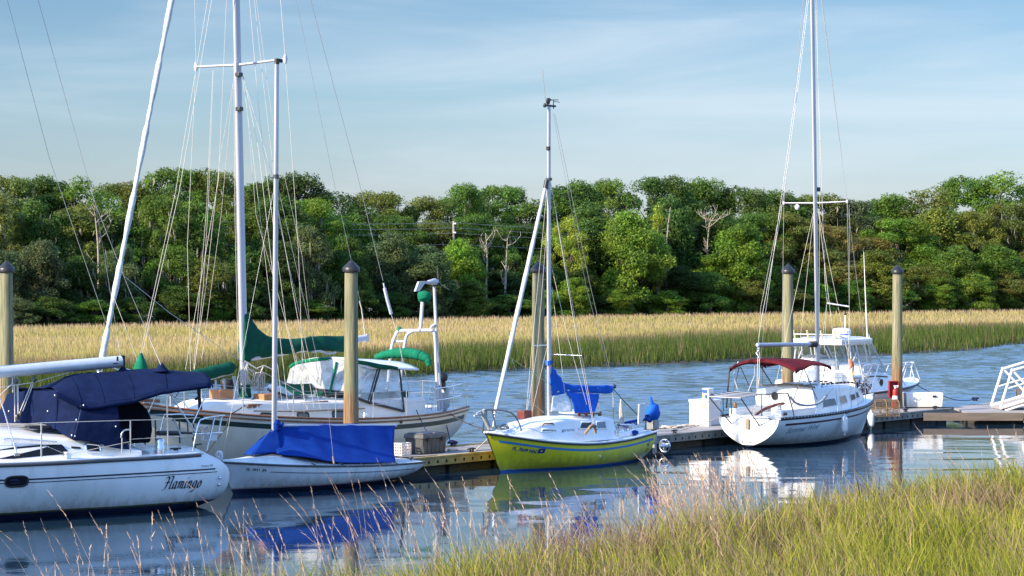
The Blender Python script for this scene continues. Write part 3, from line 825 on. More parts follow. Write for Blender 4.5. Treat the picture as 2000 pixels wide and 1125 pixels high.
def white_locker():
    t = dkx(1379, 1.35) ; e = tag(empty('dock_locker', dk(t + 0.35, 1.35, DZ), PHI), 'plain white dock locker behind the power post, left of the white sailboat transom', 'locker')
    b = MB(); b.box((0, 0.28, 0.33), (0.66, 0.60, 0.66)); b.build('body', PLASTW, e, bevel=0.02)
    b = MB(); b.box((0, 0.28, 0.69), (0.70, 0.64, 0.07)); b.build('lid', PLASTW, e, bevel=0.02)
    e2 = tag(empty('power_pedestal', dk(t - 0.02, 1.27, DZ), PHI), 'white dock power post with blue socket covers and a hanging yellow cord', 'power post')
    b = MB(); b.box((0, 0, 0.40), (0.15, 0.15, 0.80)); b.build('post', PLASTW, e2, bevel=0.015)
    b = MB(); b.box((0, 0, 0.86), (0.26, 0.22, 0.34)); b.box((0, 0, 1.04), (0.28, 0.24, 0.04)); b.build('head', PLASTW, e2, bevel=0.02)
    for y, z in ((-0.03, 0.98), (-0.03, 0.83), (0.06, 0.98)):
        b = MB(); b.box((-0.14, y, z), (0.03, 0.07, 0.10)); b.build('socket_cover', BLUEP, e2, bevel=0.008)
    b = MB(); b.box((0.02, -0.13, 0.86), (0.09, 0.04, 0.09)); b.build('outlet', BLACK, e2, bevel=0.006)
    b = MB(); b.tube(cr([(-0.16, 0.05, 0.95), (-0.20, 0.06, 0.7), (-0.17, 0.04, 0.48), (-0.14, -0.03, 0.7)], 6), 0.012, 6); b.build('cord', YELP, e2)
white_locker()
def white_dock_box():
    L, W, H = 1.20, 0.62, 0.40
    e = tag(empty('dock_box', (13.05, 71.55, DZ), R(2)), 'long white fibreglass dock box right of the rightmost piling', 'dock box')
    b = MB(); b.box((0, 0, H / 2 + 0.03), (L * 0.95, W * 0.92, H), taper=1.04); b.build('body', WHITE, e, bevel=0.02)
    b = MB(); b.box((0, 0, H + 0.055), (L, W, 0.07), taper=0.97); b.build('lid', WHITE, e, bevel=0.02)
    b = MB(); b.box((0, 0, 0.015), (L * 0.85, W * 0.7, 0.03)); b.build('plinth', BLACK, e)
    b = MB(); b.box((0.30, -W / 2 - 0.012, H - 0.02), (0.12, 0.03, 0.05)); b.build('hasp', BLACK, e)
    b = MB(); b.tube([Vector((-0.25 + 0.06 * math.cos(a), -W / 2 - 0.02, H - 0.05 + 0.06 * math.sin(a))) for a in [math.pi + math.pi * k / 8 for k in range(9)]], 0.010, 6); b.build('handle', ROPE, e)
white_dock_box()
def extinguisher():
    t = dkx(1752, 1.55); c = dk(t, 1.55); base = Vector((c.x - 0.17, c.y - 0.33, 0))
    e = tag(empty('extinguisher_cabinet', base), 'open red cabinet fixed low on the rightmost piling', 'cabinet')
    b = MB(); b.box((0, 0.10, 0.98), (0.30, 0.02, 0.52)); b.box((-0.14, 0, 0.98), (0.02, 0.2, 0.52)); b.box((0, 0, 1.25), (0.32, 0.22, 0.02)); b.box((0.14, 0, 0.98), (0.02, 0.2, 0.52)); b.box((0, 0, 0.73), (0.30, 0.2, 0.02))
    b.build('box', RED, e, bevel=0.006)
    e2 = tag(empty('fire_extinguisher', base + Vector((0.03, -0.16, DZ))), 'red fire extinguisher with white top standing by the rightmost piling', 'fire extinguisher')
    b = MB(); b.lathe([(0.075, 0.02), (0.085, 0.04), (0.085, 0.56), (0.07, 0.62), (0.03, 0.65)], n=14); b.build('cylinder', RED, e2, fixn=False)
    b = MB(); b.lathe([(0.088, 0.30), (0.088, 0.42)], n=14); b.build('label_band', PLASTW, e2)
    b = MB(); b.lathe([(0.03, 0.65), (0.03, 0.70)], n=10); b.box((0.03, 0, 0.73), (0.16, 0.03, 0.025)); b.box((0.03, 0, 0.69), (0.13, 0.03, 0.02)); b.build('valve', PLASTW, e2)
    b = MB(); b.tube(cr([(0.02, 0, 0.69), (0.12, 0, 0.68), (0.13, 0, 0.5), (0.10, 0, 0.3)], 5), 0.012, 6); b.build('hose', BLACK, e2)
extinguisher()
TRAPM = mat('trap_wire', (0.17, 0.125, 0.07), 0.7, var=0.35, vscale=9)
def crab_trap(loc, rz, label):
    e = tag(empty('crab_trap', loc, rz), label, 'crab trap', 'wire crab traps on the dock')
    L, W, H = 0.74, 0.6, 0.48
    b = MB(); prof = [(-W / 2, 0.0), (-W / 2, H * 0.55), (-W / 2 * 0.75, H * 0.9), (0, H), (W / 2 * 0.75, H * 0.9), (W / 2, H * 0.55), (W / 2, 0.0)]
    pp = cr([Vector((0, y, z)) for y, z in prof], 3)
    for x in (-L / 2, -0.02, L / 2): b.tube([p + Vector((x, 0, 0)) for p in pp] , 0.013, 6)
    for y, z in prof: b.tube([(-L / 2, y, z), (L / 2, y, z)], 0.011, 6)
    b.build('frame', mat('trap_frame', (0.24, 0.155, 0.08), 0.7, var=0.2), e)
    b = MB(); n = 16
    for i in range(n + 1): b.tube([p * 0.985 + Vector((-L / 2 + L * i / n, 0, 0)) for p in pp], 0.0035, 4, cap=False)
    for k in range(0, len(pp)): b.tube([pp[k] * 0.985 + Vector((-L / 2, 0, 0)), pp[k] * 0.985 + Vector((L / 2, 0, 0))], 0.0035, 4, cap=False)
    for x in (-L / 2, 0.05, L / 2):
        for i in range(10):
            y = -W / 2 + W * i / 9; b.tube([(x, y, 0), (x, y, H * (0.98 - 1.4 * abs(y) ** 2))], 0.0035, 4, cap=False)
        for j in range(7): b.tube([(x, -W / 2, H * 0.85 * j / 6), (x, W / 2, H * 0.85 * j / 6)], 0.0035, 4, cap=False)
    for _ in range(60):
        p = Vector((random.uniform(-.33, .33), random.uniform(-.26, .26), random.uniform(0.03, 0.3)))
        b.tube([p, p + Vector((random.uniform(-.12, .12), random.uniform(-.1, .1), random.uniform(-.08, .1)))], 0.006, 4, cap=False)
    b.build('mesh', TRAPM, e, fixn=False)
crab_trap(at_z(1731, 813, DZ) + Vector((0, 0.3, 0)), R(8), 'rusty wire crab trap at the dock edge in front of the fire extinguisher')
crab_trap(Vector((16.85, 73.6, DZ)), R(-15), 'rusty wire crab trap half hidden behind the gangway railing')
def cleat(p, label, rz=PHI):
    e = tag(empty('dock_cleat', p, rz), label, 'cleat', 'iron cleats along the dock edge')
    b = MB(); b.tube([(-0.14, 0, 0.07), (-0.07, 0, 0.085), (0.07, 0, 0.085), (0.14, 0, 0.07)], 0.018, 8); b.box((-0.045, 0, 0.035), (0.03, 0.035, 0.08)); b.box((0.045, 0, 0.035), (0.03, 0.035, 0.08))
    b.build('horns', BLACK, e); b = MB(); b.box((0, 0, 0.008), (0.18, 0.07, 0.014)); b.build('foot', BLACK, e)
cz = DZ + 0.03
cleat(dk(dkx(1769, 0.1), 0.1, cz), 'iron cleat on the dock edge right of the crab trap')
cleat(dk(dkx(1826, 0.1), 0.1, cz), 'iron cleat on the dock edge in front of the white dock box')
cleat(dk(dkx(1318, 0.1), 0.1, cz), 'iron cleat holding the white sailboat stern line, right of the yellow boat')
cleat(dk(dkx(886, 1.8), 1.8, cz), 'iron cleat wrapped in navy rope at the far dock edge behind the grey storage box')
cleat(dk(dkx(921, 0.1), 0.1, cz), 'iron cleat holding the bow line of the yellow sailboat')
cleat(Vector((15.55, 75.6, DZ)), 'iron cleat holding the navy bow line of the motor boat', R(20))
def rope_heap(p, n, rad, m, label, seed, h=0.09):
    rr = random.Random(seed); pts = []
    for i in range(n):
        a = i * 0.9 + rr.uniform(-.25, .25); r = rad * (0.45 + 0.55 * rr.random())
        pts.append(Vector((r * math.cos(a) * 1.5, r * math.sin(a), 0.015 + h * rr.random() * (1 - 0.4 * r / rad))))
    o = tube_obj('rope_coil', cr(pts, 4), 0.016, m, loc=p)
    o.rotation_euler = (0, 0, PHI)
    return tag(o, label, 'rope')
rope_heap(dk(dkx(1312, 1.6), 1.6, DZ), 40, 0.26, ROPE, 'heap of pale rope on the dock right of the outboard motor', 1)
rope_heap(dk(dkx(1344, 1.7), 1.7, DZ), 22, 0.20, ROPE, 'low tangle of pale rope on the dock at the foot of the white locker', 2, 0.05)
rope_heap(dk(dkx(1293, 1.7), 1.7, DZ), 14, 0.12, ROPE, 'small pale rope coil on the dock directly behind the outboard motor', 5, 0.05)
rope_heap(dk(dkx(884, 1.8), 1.8, cz + 0.02), 16, 0.10, ROPEB, 'navy rope wound on the far dock cleat behind the grey storage box', 3, 0.12)
rope_heap(Vector((15.55, 75.6, DZ + 0.02)), 16, 0.11, ROPEB, 'navy rope wound on the landing float cleat left of the gangway', 4, 0.12)
rope_heap(dk(dkx(884, 0.9), 0.9, DZ), 12, 0.14, ROPE, 'thin pale rope lying on the dock right of the grey storage box', 6, 0.04)

def mooring(p0, p1, sag, m, label, r=0.013):
    return tag(tube_obj('mooring_line', arc(p0, p1, sag, 12), r, m, n=6), label, 'mooring line')
# ================================================================== yellow trailer sailer
def yellow_boat():
    fr = Frame(dk(6.66, -0.88), PHI + math.pi); L = fr.L
    e = tag(empty('sailboat', fr.O, fr.ang), 'small yellow sailboat with blue sail cover and white cabin, lettered FL 7649 NN', 'sailboat')
    zs = smooth_interp([0, 0.25, 0.5, 0.75, 1], [0.69, 0.585, 0.575, 0.70, 0.945])
    zk = smooth_interp([0, 0.3, 0.6, 1], [-0.06, -0.28, -0.30, -0.12])
    bb = smooth_interp([0, 0.2, 0.45, 0.65, 0.82, 0.93, 1], [0.72, 0.85, 0.90, 0.83, 0.56, 0.26, 0.02])
    H = Hull(lambda q: 0.20 * (1 - q), lambda q: 5.08 + 0.64 * q ** 0.9, bb, zs, zk, pw=3.0, pw_bow=1.15, boot=0.045)
    H.mesh().build('hull', [YELLOW, BLUEP], e)
    H.deck(0.05).build('deck', WHITE, e)
    for s in (1, -1):
        H.rail(0.028, s, out=0.012, up=0.012).build('gunwale', WHITE, e, fixn=False)
        H.rail(0.016, s, out=0.016, up=-0.03).build('rub_rail', BLACK, e, fixn=False)
    zl = lambda x: H.sheer(x).z - 0.155
    H.strip(0.12, 5.42, zl, 0.05).build('stripe', STRIPEB, e)
    # registration, flag sticker, stern emblem
    xf = H.hit(fr, 1005, 863).x; xe = H.hit(fr, 1052, 866).x
    tm = text_mesh('FL 7649 NN', True); wd = max(v.co.x for v in tm.vertices)
    zt = lambda x: H.sheer(x).z - 0.30
    H.map_text('lettering', '', xf, zt(xf) - 0.005, (xf - xe) / wd, 1, e, INKB, -1, slant=0.12, slope=(zt(xe) - zt(xf)) / (xf - xe) - 0.02, mesh=tm)
    b = MB(); xs_ = H.hit(fr, 1055, 866).x
    def quad(x0, x1, z0, z1, off): return [H.on(x0, z0, 1, off), H.on(x1, z0, 1, off), H.on(x1, z1, 1, off), H.on(x0, z1, 1, off)]
    zz = zt(xs_) + 0.005
    b.poly(quad(xs_, xs_ - 0.17, zz - 0.015, zz + 0.095, 0.006)); b.poly(quad(xs_ - 0.06, xs_ - 0.11, zz + 0.02, zz + 0.06, 0.009), 1)
    b.build('sticker', [INKB, YELP], e, fixn=False)
    xg = H.hit(fr, 1266, 868).x; zg = H.hit(fr, 1266, 868).z
    b = MB()
    for pts in ([(0, .13), (.05, .20), (.03, .12)], [(.02, .10), (-.03, .02), (-.05, .06), (0, .11)], [(.04, .09), (.0, .02), (.02, .0), (.06, .06)]):
        b.poly([H.on(xg - x, zg + z - 0.06, 1, 0.006) for x, z in pts])
    b.build('emblem', INKB, e, fixn=False)
    H.map_text('lettering', 'Lit', xg + 0.02, zg - 0.14, 0.085, 1, e, INKB, -1, slant=0.2)
    H.map_text('lettering', 'Moment', xg + 0.09, zg - 0.20, 0.055, 1, e, INKB, -1, slant=0.2, slope=0.1)
    b = MB()
    for px, py in ((962, 851), (963, 856)): b.lathe([(0.018, 0), (0.012, 0.01)], H.on(L(px, py, 0.1).x, L(px, py, 0.1).z, 1, 0.0), 8, M=Matrix.Rotation(R(-90), 3, 'X'))
    for px, py in ((1165, 861), (1165, 867)): b.lathe([(0.014, 0), (0.010, 0.01)], H.on(L(px, py, 0.9).x, L(px, py, 0.9).z, 1, 0.0), 8, M=Matrix.Rotation(R(-90), 3, 'X'))
    b.build('bolt', BLACK, e)
    p = L(1172, 891, 0.88); b = MB(); b.lathe([(0.03, 0), (0.022, 0.02)], H.on(p.x, p.z, 1, 0.0), 10, M=Matrix.Rotation(R(-90), 3, 'X')); b.build('drain_plug', PLASTW, e)

    # cabin
    xa = L(1190, 815, 0.4).x; xm = L(1073, 808, 0.0).x; xh = L(1040, 813, 0.3).x; xq = L(1006, 838, 0.4).x
    xw = L(1090, 820, 0.5).x
    dz = lambda x: H.sheer(x).z
    X = [xa, xa + 0.12, xw, xm, xh, xq + 0.25, xq, xq - 0.02]; X = sorted(X)
    top = smooth_interp([xa, (xa + xm) / 2, xm, xh, xq], [1.08, 1.17, 1.17, 1.09, dz(xq) + 0.06])
    w = smooth_interp([xa, xm, xh, xq], [0.70, 0.74, 0.62, 0.32])
    T = Trunk(X, [w(x) for x in X], [dz(x) + 0.02 for x in X], [top(x) for x in X], lean=0.42, rnd=0.09, camber=0.06)
    T.mesh().build('cabin', WHITE, e)
    def onT(px, py, guess=0.65):
        """cabin-side coordinates (x, v) of a spot seen on the near wall"""
        yo = guess
        for _ in range(6):
            p = L(px, py, yo); wd_, zb, zt_ = T.sec(p.x); hs = (zt_ - zb) - 0.09
            v = (p.z - zb) / max(hs, .05); yo = wd_ - 0.42 * hs * v
        return p.x, v
    def win(pix, name, m, fm=None, r=0.014):
        pts = [onT(*q) for q in pix]
        if fm:
            big = []
            cx = sum(p[0] for p in pts) / len(pts); cv = sum(p[1] for p in pts) / len(pts)
            f = T.frame(pts, r, off=0.006).build('window_frame', fm, e, fixn=False)
        return T.window(pts, off=0.010).build(name, m, e)
    win([(1130, 838), (1135, 825), (1153.5, 824), (1153.5, 834), (1145, 838)], 'window', GLASS, WHITE, 0.022)
    win([(1165, 838.5), (1163.5, 824.5), (1181, 822.5), (1184, 837.5)], 'window', GREYGL, WHITE, 0.022)
    win([(1058, 843), (1058, 838.5), (1085, 838.5), (1085, 842.5)], 'window', GLASS, WHITE, 0.018)
    pts = [onT(1058, 831), onT(1061, 827), onT(1078, 826.5), onT(1080, 830)]
    b = MB(); b.tube([T.side(x, v, 1, 0.03) for x, v in pts], 0.014, 8); b.build('grab_rail', TEAK, e, fixn=False)
    x0, v0 = onT(1100, 843); tm = text_mesh('WEST WIGHT POTTER'); wd = max(v.co.x for v in tm.vertices)
    x1, v1 = onT(1123, 843)
    for v in tm.vertices:
        u, h_, _ = v.co; s_ = (x0 - x1) / wd
        v.co = T.side(x0 - u * s_, v0 + h_ * s_ * 3.6, 1, 0.008)
    tm.materials.clear(); tm.materials.append(INK); o = bpy.data.objects.new('lettering', tm); COL.objects.link(o); o.parent = e
    b = MB(); b.poly([T.side(*onT(px, py), 1, 0.008) for px, py in ((1097.5, 843.5), (1098.5, 839), (1099.5, 841), (1099.5, 845))]); b.build('emblem', INK, e, fixn=False)
    # sliding hatch, fore hatch, rails on the roof
    b = MB(); b.box(((xa + xm) / 2 - 0.25, 0, 1.27), (0.85, 0.62, 0.07)); b.build('sliding_hatch', WHITE, e, bevel=0.02)
    b = MB(); p = L(1022, 829, 0.1); b.box((p.x, 0, dz(p.x) + 0.15), (0.5, 0.5, 0.06), rot=Matrix.Rotation(R(10), 3, 'Y')); b.build('fore_hatch', WHITE, e, bevel=0.02)
    for y in (0.42, -0.42):
        b = MB(); p0 = L(1128, 811.5, y); p1 = L(1174, 806.5, y)
        z0 = top(p0.x) + 0.085; z1 = top(p1.x) + 0.10
        n = 4
        b.tube([(p0.x + (p1.x - p0.x) * k / 8, y, z0 + (z1 - z0) * k / 8) for k in range(9)], 0.018, 8)
        for k in range(n): b.box((p0.x + (p1.x - p0.x) * (k + 0.2) / (n - 0.6), y, z0 - 0.03 + (z1 - z0) * k / n), (0.10, 0.03, 0.07))
        b.build('hand_rail', REDWD, e)
    # far side red toolbox/fuel tank shows by the piling
    p = L(1031, 817, -0.35); b = MB(); b.box((p.x, -0.45, top(p.x) + 0.1), (0.30, 0.22, 0.20)); b.build('red_locker', mat('red_box', (0.12, 0.022, 0.016), 0.5, var=0.2), e, bevel=0.02)

    # cockpit
    xc = xa - 0.05
    for s in (1, -1):
        b = MB(); pts = [Vector((x, s * (0.60 - 0.05 * (xc - x)), dz(x) + 0.08)) for x in (xc, xc - 0.6, 0.35)]
        b.tube(pts, 0.05, 8, flat=1.5); b.build('coaming', WHITE, e, fixn=False)
    p0 = L(1195, 829, 0.3); p1 = L(1238, 830, 0.3); b = MB(); b.tube([p0, p1], 0.018, 8); b.build('traveller', STEEL, e, fixn=False)
    for px, py, yo, s_ in ((1205, 846, .66, .05), (1222, 843, .55, .05), (1232, 838, .5, .06), (1212, 838, .5, .05)):
        p = L(px, py, yo); b = MB(); b.lathe([(s_, -0.05), (s_ * .8, 0.03), (s_ * .9, 0.07)], p, 12); b.build('winch', STEEL, e, fixn=False)
    p = L(1240, 845, 0.64); b = MB(); b.lathe([(0.02, -0.06), (0.085, -0.03), (0.09, 0.03), (0.03, 0.06)], p, 12); b.build('line_bag', BLUEC, e, fixn=False)
    for k, (px, py) in enumerate(((1210, 836), (1217, 834), (1226, 834), (1207, 830), (1238, 826))):
        p = L(px, py, 0.25); pts = [p + Vector((0.10 * math.cos(a * 1.7 + k), 0.10 * math.sin(a), 0.05 * math.sin(a * 2.3 + k))) for a in range(7)]
        tube_obj('sheet', cr(pts, 4), 0.012, (ROPE, mat('rope_violet', (.25, .1, .3), .8), ROPE, ROPED, BLUEC)[k], e, n=5)
    b = MB(); b.tube([L(1220, 826, 0), L(1262, 818, 0)], [0.03, 0.045], 8); b.build('tiller_cover', BLUEC, e, fixn=False)
    b = MB(); q = L(1247, 808, 0.05); b.prism([L(1245, 832, .05), L(1246.5, 789, .05), L(1259, 788, .05), L(1258, 815, .05)], (0, 0.03, 0)); b.build('rudder_head', PLASTW, e, bevel=0.006)
    # outboard motor on the transom, hooded in blue cloth
    m0 = L(1273, 806, -0.05); b = MB(); prof = []
    rows = []
    for i in range(11):
        t = i / 10; a = t * math.pi
        cx = 0.30 - 0.62 * t; r = 0.19 * math.sin(a) ** 0.55 + 0.015
        rows.append([m0 + Vector((cx * 0.9, 0, 0.10 * (t - .5))) + Vector((0.05 * math.cos(k * .785), r * 0.8 * math.cos(k * 2 * math.pi / 14), r * 1.15 * math.sin(k * 2 * math.pi / 14) + 0.015 * math.sin(k * 3 + i * 2))) for k in range(14)])
    b.grid(rows, closed=True); b.poly(rows[0]); b.poly(rows[-1]); b.tube([m0 + Vector((-0.02, 0, 0.17)), m0 + Vector((0.04, 0, 0.40))], [0.06, 0.02], 8)
    ob = b.build('outboard_cover', SKYC, e)
    b = MB(); b.box(m0 + Vector((-0.06, 0, -0.30)), (0.26, 0.22, 0.25)); b.box(m0 + Vector((-0.10, 0, -0.58)), (0.14, 0.10, 0.42)); b.box(m0 + Vector((-0.12, 0, -0.86)), (0.10, 0.08, 0.35)); b.build('outboard_leg', mat('outboard_grey', (0.32, 0.34, 0.36), 0.4, metal=0.3, var=0.2), e, bevel=0.02)
    pr = L(1297, 871, -0.05); b = MB(); b.lathe([(0.05, -0.16), (0.075, 0), (0.05, 0.12), (0.01, 0.17)], pr, 12, M=Matrix.Rotation(R(90), 3, 'Y'))
    b.build('gearcase', STEEL, e, fixn=False)
    b = MB(); b.tube([pr + Vector((0.1 * 0 - 0.03, 0.16 * math.cos(a), 0.16 * math.sin(a))) for a in [2 * math.pi * k / 16 for k in range(17)]], 0.022, 6)
    for k in range(3):
        a = k * 2.09 + 0.4; b.box(pr + Vector((-0.03, 0.08 * math.cos(a), 0.08 * math.sin(a))), (0.02, 0.07, 0.13), rot=Matrix.Rotation(a + 1.57, 3, 'X'))
    b.build('propeller', STEEL, e, fixn=False)
    b = MB(); b.box((-0.10, 0, 0.62), (0.24, 0.36, 0.05)); b.box((-0.16, 0, 0.45), (0.05, 0.34, 0.36)); b.build('motor_bracket', DKSTEEL, e, bevel=0.01)
    for px in (1261, 1277):
        p = L(px, 838, .35); b = MB(); b.tube([p, p + Vector((0, 0, 0.22))], 0.018, 8); b.build('stern_post', DKSTEEL, e, fixn=False)

    # spars
    base = L(1073, 808, 0); topm = L(1072, 209, 0); topm.y = 0
    b = MB(); b.tube([Vector((base.x, 0, 1.15)), Vector((base.x + 0.02, 0, 5.0)), topm], [0.043, 0.042, 0.036], 12, flat=1.45); b.build('mast', ALU, e, fixn=False)
    mt = topm
    b = MB(); b.box(mt + Vector((-0.06, 0, 0.03)), (0.38, 0.04, 0.045)); b.lathe([(0.035, 0), (0.05, 0.05), (0.05, 0.12), (0.03, 0.15)], mt + Vector((0.03, 0, 0.06)), 10)
    b.lathe([(0.03, 0), (0.045, 0.05), (0.02, 0.10)], mt + Vector((0.16, 0, -0.02)), 10); b.build('masthead_fitting', BLACK, e)
    tube_obj('antenna', [L(1066, 203, 0), L(1059.5, 136, 0)], 0.008, WIRE, e, n=6)
    b = MB(); p = L(1081, 213, 0); b.tube([p, p + Vector((0, 0, 0.22))], 0.012, 6); v0 = L(1072, 195, 0); v1 = L(1090, 195.5, 0); b.tube([v0, v1], 0.010, 6); b.poly([v0 + Vector((0, .006, .05)), v0 + Vector((0, .006, -.05)), v0 + Vector((-0.12, .006, 0))]); b.tube([L(1081, 198, 0), L(1093, 200, 0)], 0.008, 5); b.build('wind_vane', BLACK, e)
    b = MB(); b.box(L(1072, 290, 0) + Vector((0.05, 0.02, 0)), (0.07, 0.08, 0.09)); b.build('steaming_light', BLACK, e, bevel=0.01)
    b = MB(); b.box(L(1072, 350, 0), (0.12, 0.11, 0.07)); b.build('hound_fitting', DKSTEEL, e, bevel=0.01)
    # furled headsail on the forestay
    f0 = L(967, 806, 0); f1 = L(1066, 362, 0)
    pts = [f0.lerp(f1, k / 22) for k in range(23)]
    rr = [0.036 + 0.020 * math.sin(math.pi * min(1, (k + 2) / 24)) + 0.004 * math.sin(k * 2.1) for k in range(23)]
    b = MB(); b.tube(pts, rr, 10); b.build('furled_jib', FURLC, e, fixn=False)
    b = MB(); b.tube([L(1065, 368, 0), L(1068, 352, 0)], 0.055, 8); b.build('furler_swivel', BLACK, e, fixn=False)
    b = MB(); b.lathe([(0.03, -.06), (0.075, -.05), (0.03, -0.01), (0.03, .03), (0.075, .05)], f0, 12); b.tube([f0, L(963, 833, 0)], 0.018, 6); b.build('furler_drum', STEEL, e, fixn=False)
    # boom and cover
    bo0 = L(1075, 766, 0); bo1 = L(1198, 755, 0); bo0.y = bo1.y = 0
    b = MB(); b.tube([bo0, bo1], 0.04, 10); b.build('boom', ALU, e, fixn=False)
    b = MB(); b.lathe([(0.05, -0.02), (0.055, 0.05), (0.03, 0.08)], bo1, 10, M=Matrix.Rotation(R(-90), 3, 'Y')); b.build('boom_end_cap', BLACK, e)
    tops = [(1073, 708), (1082, 722), (1092, 735), (1102, 748), (1115, 750.5), (1135, 752), (1160, 753), (1180, 752), (1195, 753)]
    bots = [(1071, 756), (1080, 775), (1092, 771), (1103, 769), (1116, 768), (1135, 767), (1160, 768), (1180, 769), (1190, 768)]
    rows = []
    for (a, b2) in zip(tops, bots):
        P = L(*a); Q = L(*b2); h = (P - Q); wd = 0.10 if a[0] > 1080 else 0.07
        row = []
        for k in range(14):
            an = 2 * math.pi * k / 14
            c = (P + Q) / 2 + h * 0.5 * math.cos(an)
            ww = wd * (0.75 + 0.25 * math.cos(an * 2)) if True else wd
            row.append(Vector((c.x, ww * math.sin(an), c.z)))
        rows.append(row)
    fine = [cr([rows[i][k] for i in range(len(rows))], 4) for k in range(14)]
    rows = [[fine[k][i] for k in range(14)] for i in range(len(fine[0]))]
    for i, row in enumerate(rows):
        for k, p in enumerate(row):
            row[k] = p + Vector((0, 1, 0.3)) * 0.035 * mnoise.noise(Vector((p.x * 4.0, p.y * 3, p.z * 9))) + Vector((0, 0.02 * math.sin(p.x * 16 + p.z * 14), 0))
    b = MB(); b.grid(rows, closed=True); b.poly(rows[0]); b.poly(rows[-1]); b.tube([L(1071, 704, 0), L(1072, 712, 0)], 0.085, 10)
    b.build('sail_cover', SKYC, e)
    # tarpaulin hung under the boom: sun-bleached fore part, blue aft part
    y0, y1 = 0.13, 0.33
    def cloth(pix, m, name, seed, d=0.0):
        rows = patch_rows([[L(px, py, yo + d) for px, py, yo in r] for r in pix], 6, 6, 0.025, 3.5, seed)
        b = MB(); b.grid(rows); return b.build(name, m, e, solid=0.008)
    cloth([[(1080, 773, .08), (1095, 771, .08), (1112, 769, .08)], [(1078, 788, .16), (1096, 788, .18), (1116, 788, .2)], [(1076, 803, .26), (1097, 804.5, .3), (1118, 805, .34)]], CLOTHW, 'tarpaulin', 1)
    cloth([[(1106, 768.5, .08), (1135, 768, .08), (1152, 769, .08), (1170, 770, .08)], [(1117, 782, .18), (1137, 785, .18), (1152, 785, .18), (1168, 785, .18)], [(1122, 806, .32), (1138, 807, .33), (1150, 806.5, .33), (1162, 804, .33)]], SKYC, 'tarpaulin', 2, 0.02)
    cloth([[(1112, 770, -.08), (1140, 769, -.08), (1168, 771, -.08)], [(1118, 788, -.22), (1140, 789, -.22), (1165, 789, -.22)], [(1122, 803, -.36), (1140, 804, -.36), (1160, 802, -.36)]], SKYC, 'tarpaulin', 3)
    wire('boom_crutch', [L(1168, 773, .1), L(1169, 803, .1)], e, STEEL, 0.014)
    # rigging
    sh = 0.82
    cp = T.side(*onT(1163, 845), 1, 0.02)
    hound = L(1072, 352, 0)
    sp1 = L(1136, 694.5, 0.75)
    for q, tgt, r_ in ((hound, L(1158, 832, .78), 0.007), (hound + Vector((0, 0, -0.05)), L(1162, 832, .80), 0.0065), (L(1072, 600, 0), L(1153, 796, .7), 0.0055), (L(1072, 700, 0), L(1104, 772, .5), .0055)):
        pass
    wire('shroud', [L(1075, 352, 0), L(1131, 690, .70), L(1159, 832, .76)], e, WIREW, 0.0075)
    wire('shroud', [L(1075, 355, 0), L(1136, 694, .72), L(1161, 832, .78)], e, WIREW, 0.0075)
    wire('shroud', [L(1077, 520, 0), L(1112, 670, .55), L(1146, 790, .7)], e, WIREW, 0.006)
    wire('shroud', [L(1078, 560, 0), L(1104, 772, .45)], e, WIREW, 0.006)
    wire('shroud', [L(1070, 355, 0), L(1039, 675, -.72), L(1027, 815, -.8)], e, WIREW, 0.0065)
    wire('shroud', [L(1070, 420, 0), L(1050, 678, -.6), L(1030, 800, -.75)], e, WIREW, 0.0065)
    wire('shroud', [L(1068, 680, 0), L(1037, 813, -.5)], e, WIREW, 0.0065)
    wire('spreader', [L(1039, 675.5, -.72), L(1069, 674, 0)], e, STEEL, 0.011)
    wire('spreader', [L(1077, 692, 0), L(1136, 694.5, .74)], e, STEEL, 0.011)
    wire('backstay', [L(1083, 222, 0), L(1112, 360, 0), L(1150, 545, 0), L(1198, 752, 0)], e, WIRE, 0.006)
    wire('topping_lift', [L(1080, 222, 0), L(1105, 352, 0), L(1145, 560, 0), L(1195, 750, 0)], e, WIRE, 0.004)
    wire('furling_line', [L(999, 700, 0), L(1063, 743, 0), L(1158, 797, 0.1), L(1199, 826, 0.2)], e, WIREW, 0.0055)
    wire('jib_sheet', [L(1000, 703, 0), L(1031, 780, 0.2), L(1062, 806, .1)], e, WIREW, 0.006)
    wire('halyard', [L(1068, 470, 0.0), L(1069, 800, 0.05)], e, WIREW, 0.006)
    b = MB(); b.tube(arc(L(1198, 760, 0), L(1250, 815, 0), 0.02, 6), 0.011, 6); b.build('mainsheet', ROPED, e, fixn=False)
    wire('mainsheet_fall', [L(1197.5, 760, 0), L(1198, 817, 0)], e, ROPE, 0.012)
    b = MB(); b.tube([L(1213, 780, 0), L(1213, 800, 0), L(1215, 828, 0)], [0.02, 0.05, 0.06], 8); b.build('line_hank', ROPE, e, fixn=False)
    # chafed rope tied round the shroud foot
    b = MB(); b.tube(cr([L(1142, 848, .80), L(1150, 838, .84), L(1160, 832, .84), L(1162, 838, .84), L(1163, 847, .84)], 4), 0.035, 8); b.tube(cr([L(1150, 836, .86), L(1158, 830, .87), L(1164, 834, .86)], 4), 0.03, 8)
    b.build('shroud_lashing', mat('rope_tan', (.36, .25, .15), .9, var=.3, vscale=20, bump=.5, bscale=60), e, fixn=False)
    # bow pulpit, anchor and roller
    py = lambda px, y, yo: L(px, y, yo)
    b = MB()
    near_ = [L(1018, 842, .52), L(1016, 832, .50), L(1008, 816, .44), L(997, 806, .36), L(980, 801.5, .22), L(958, 800.5, .06), L(950, 801, 0)]
    b.tube(cr(near_, 5), 0.017, 8)
    b.tube(cr([Vector((p.x, -p.y, p.z)) for p in near_], 5), 0.017, 8)
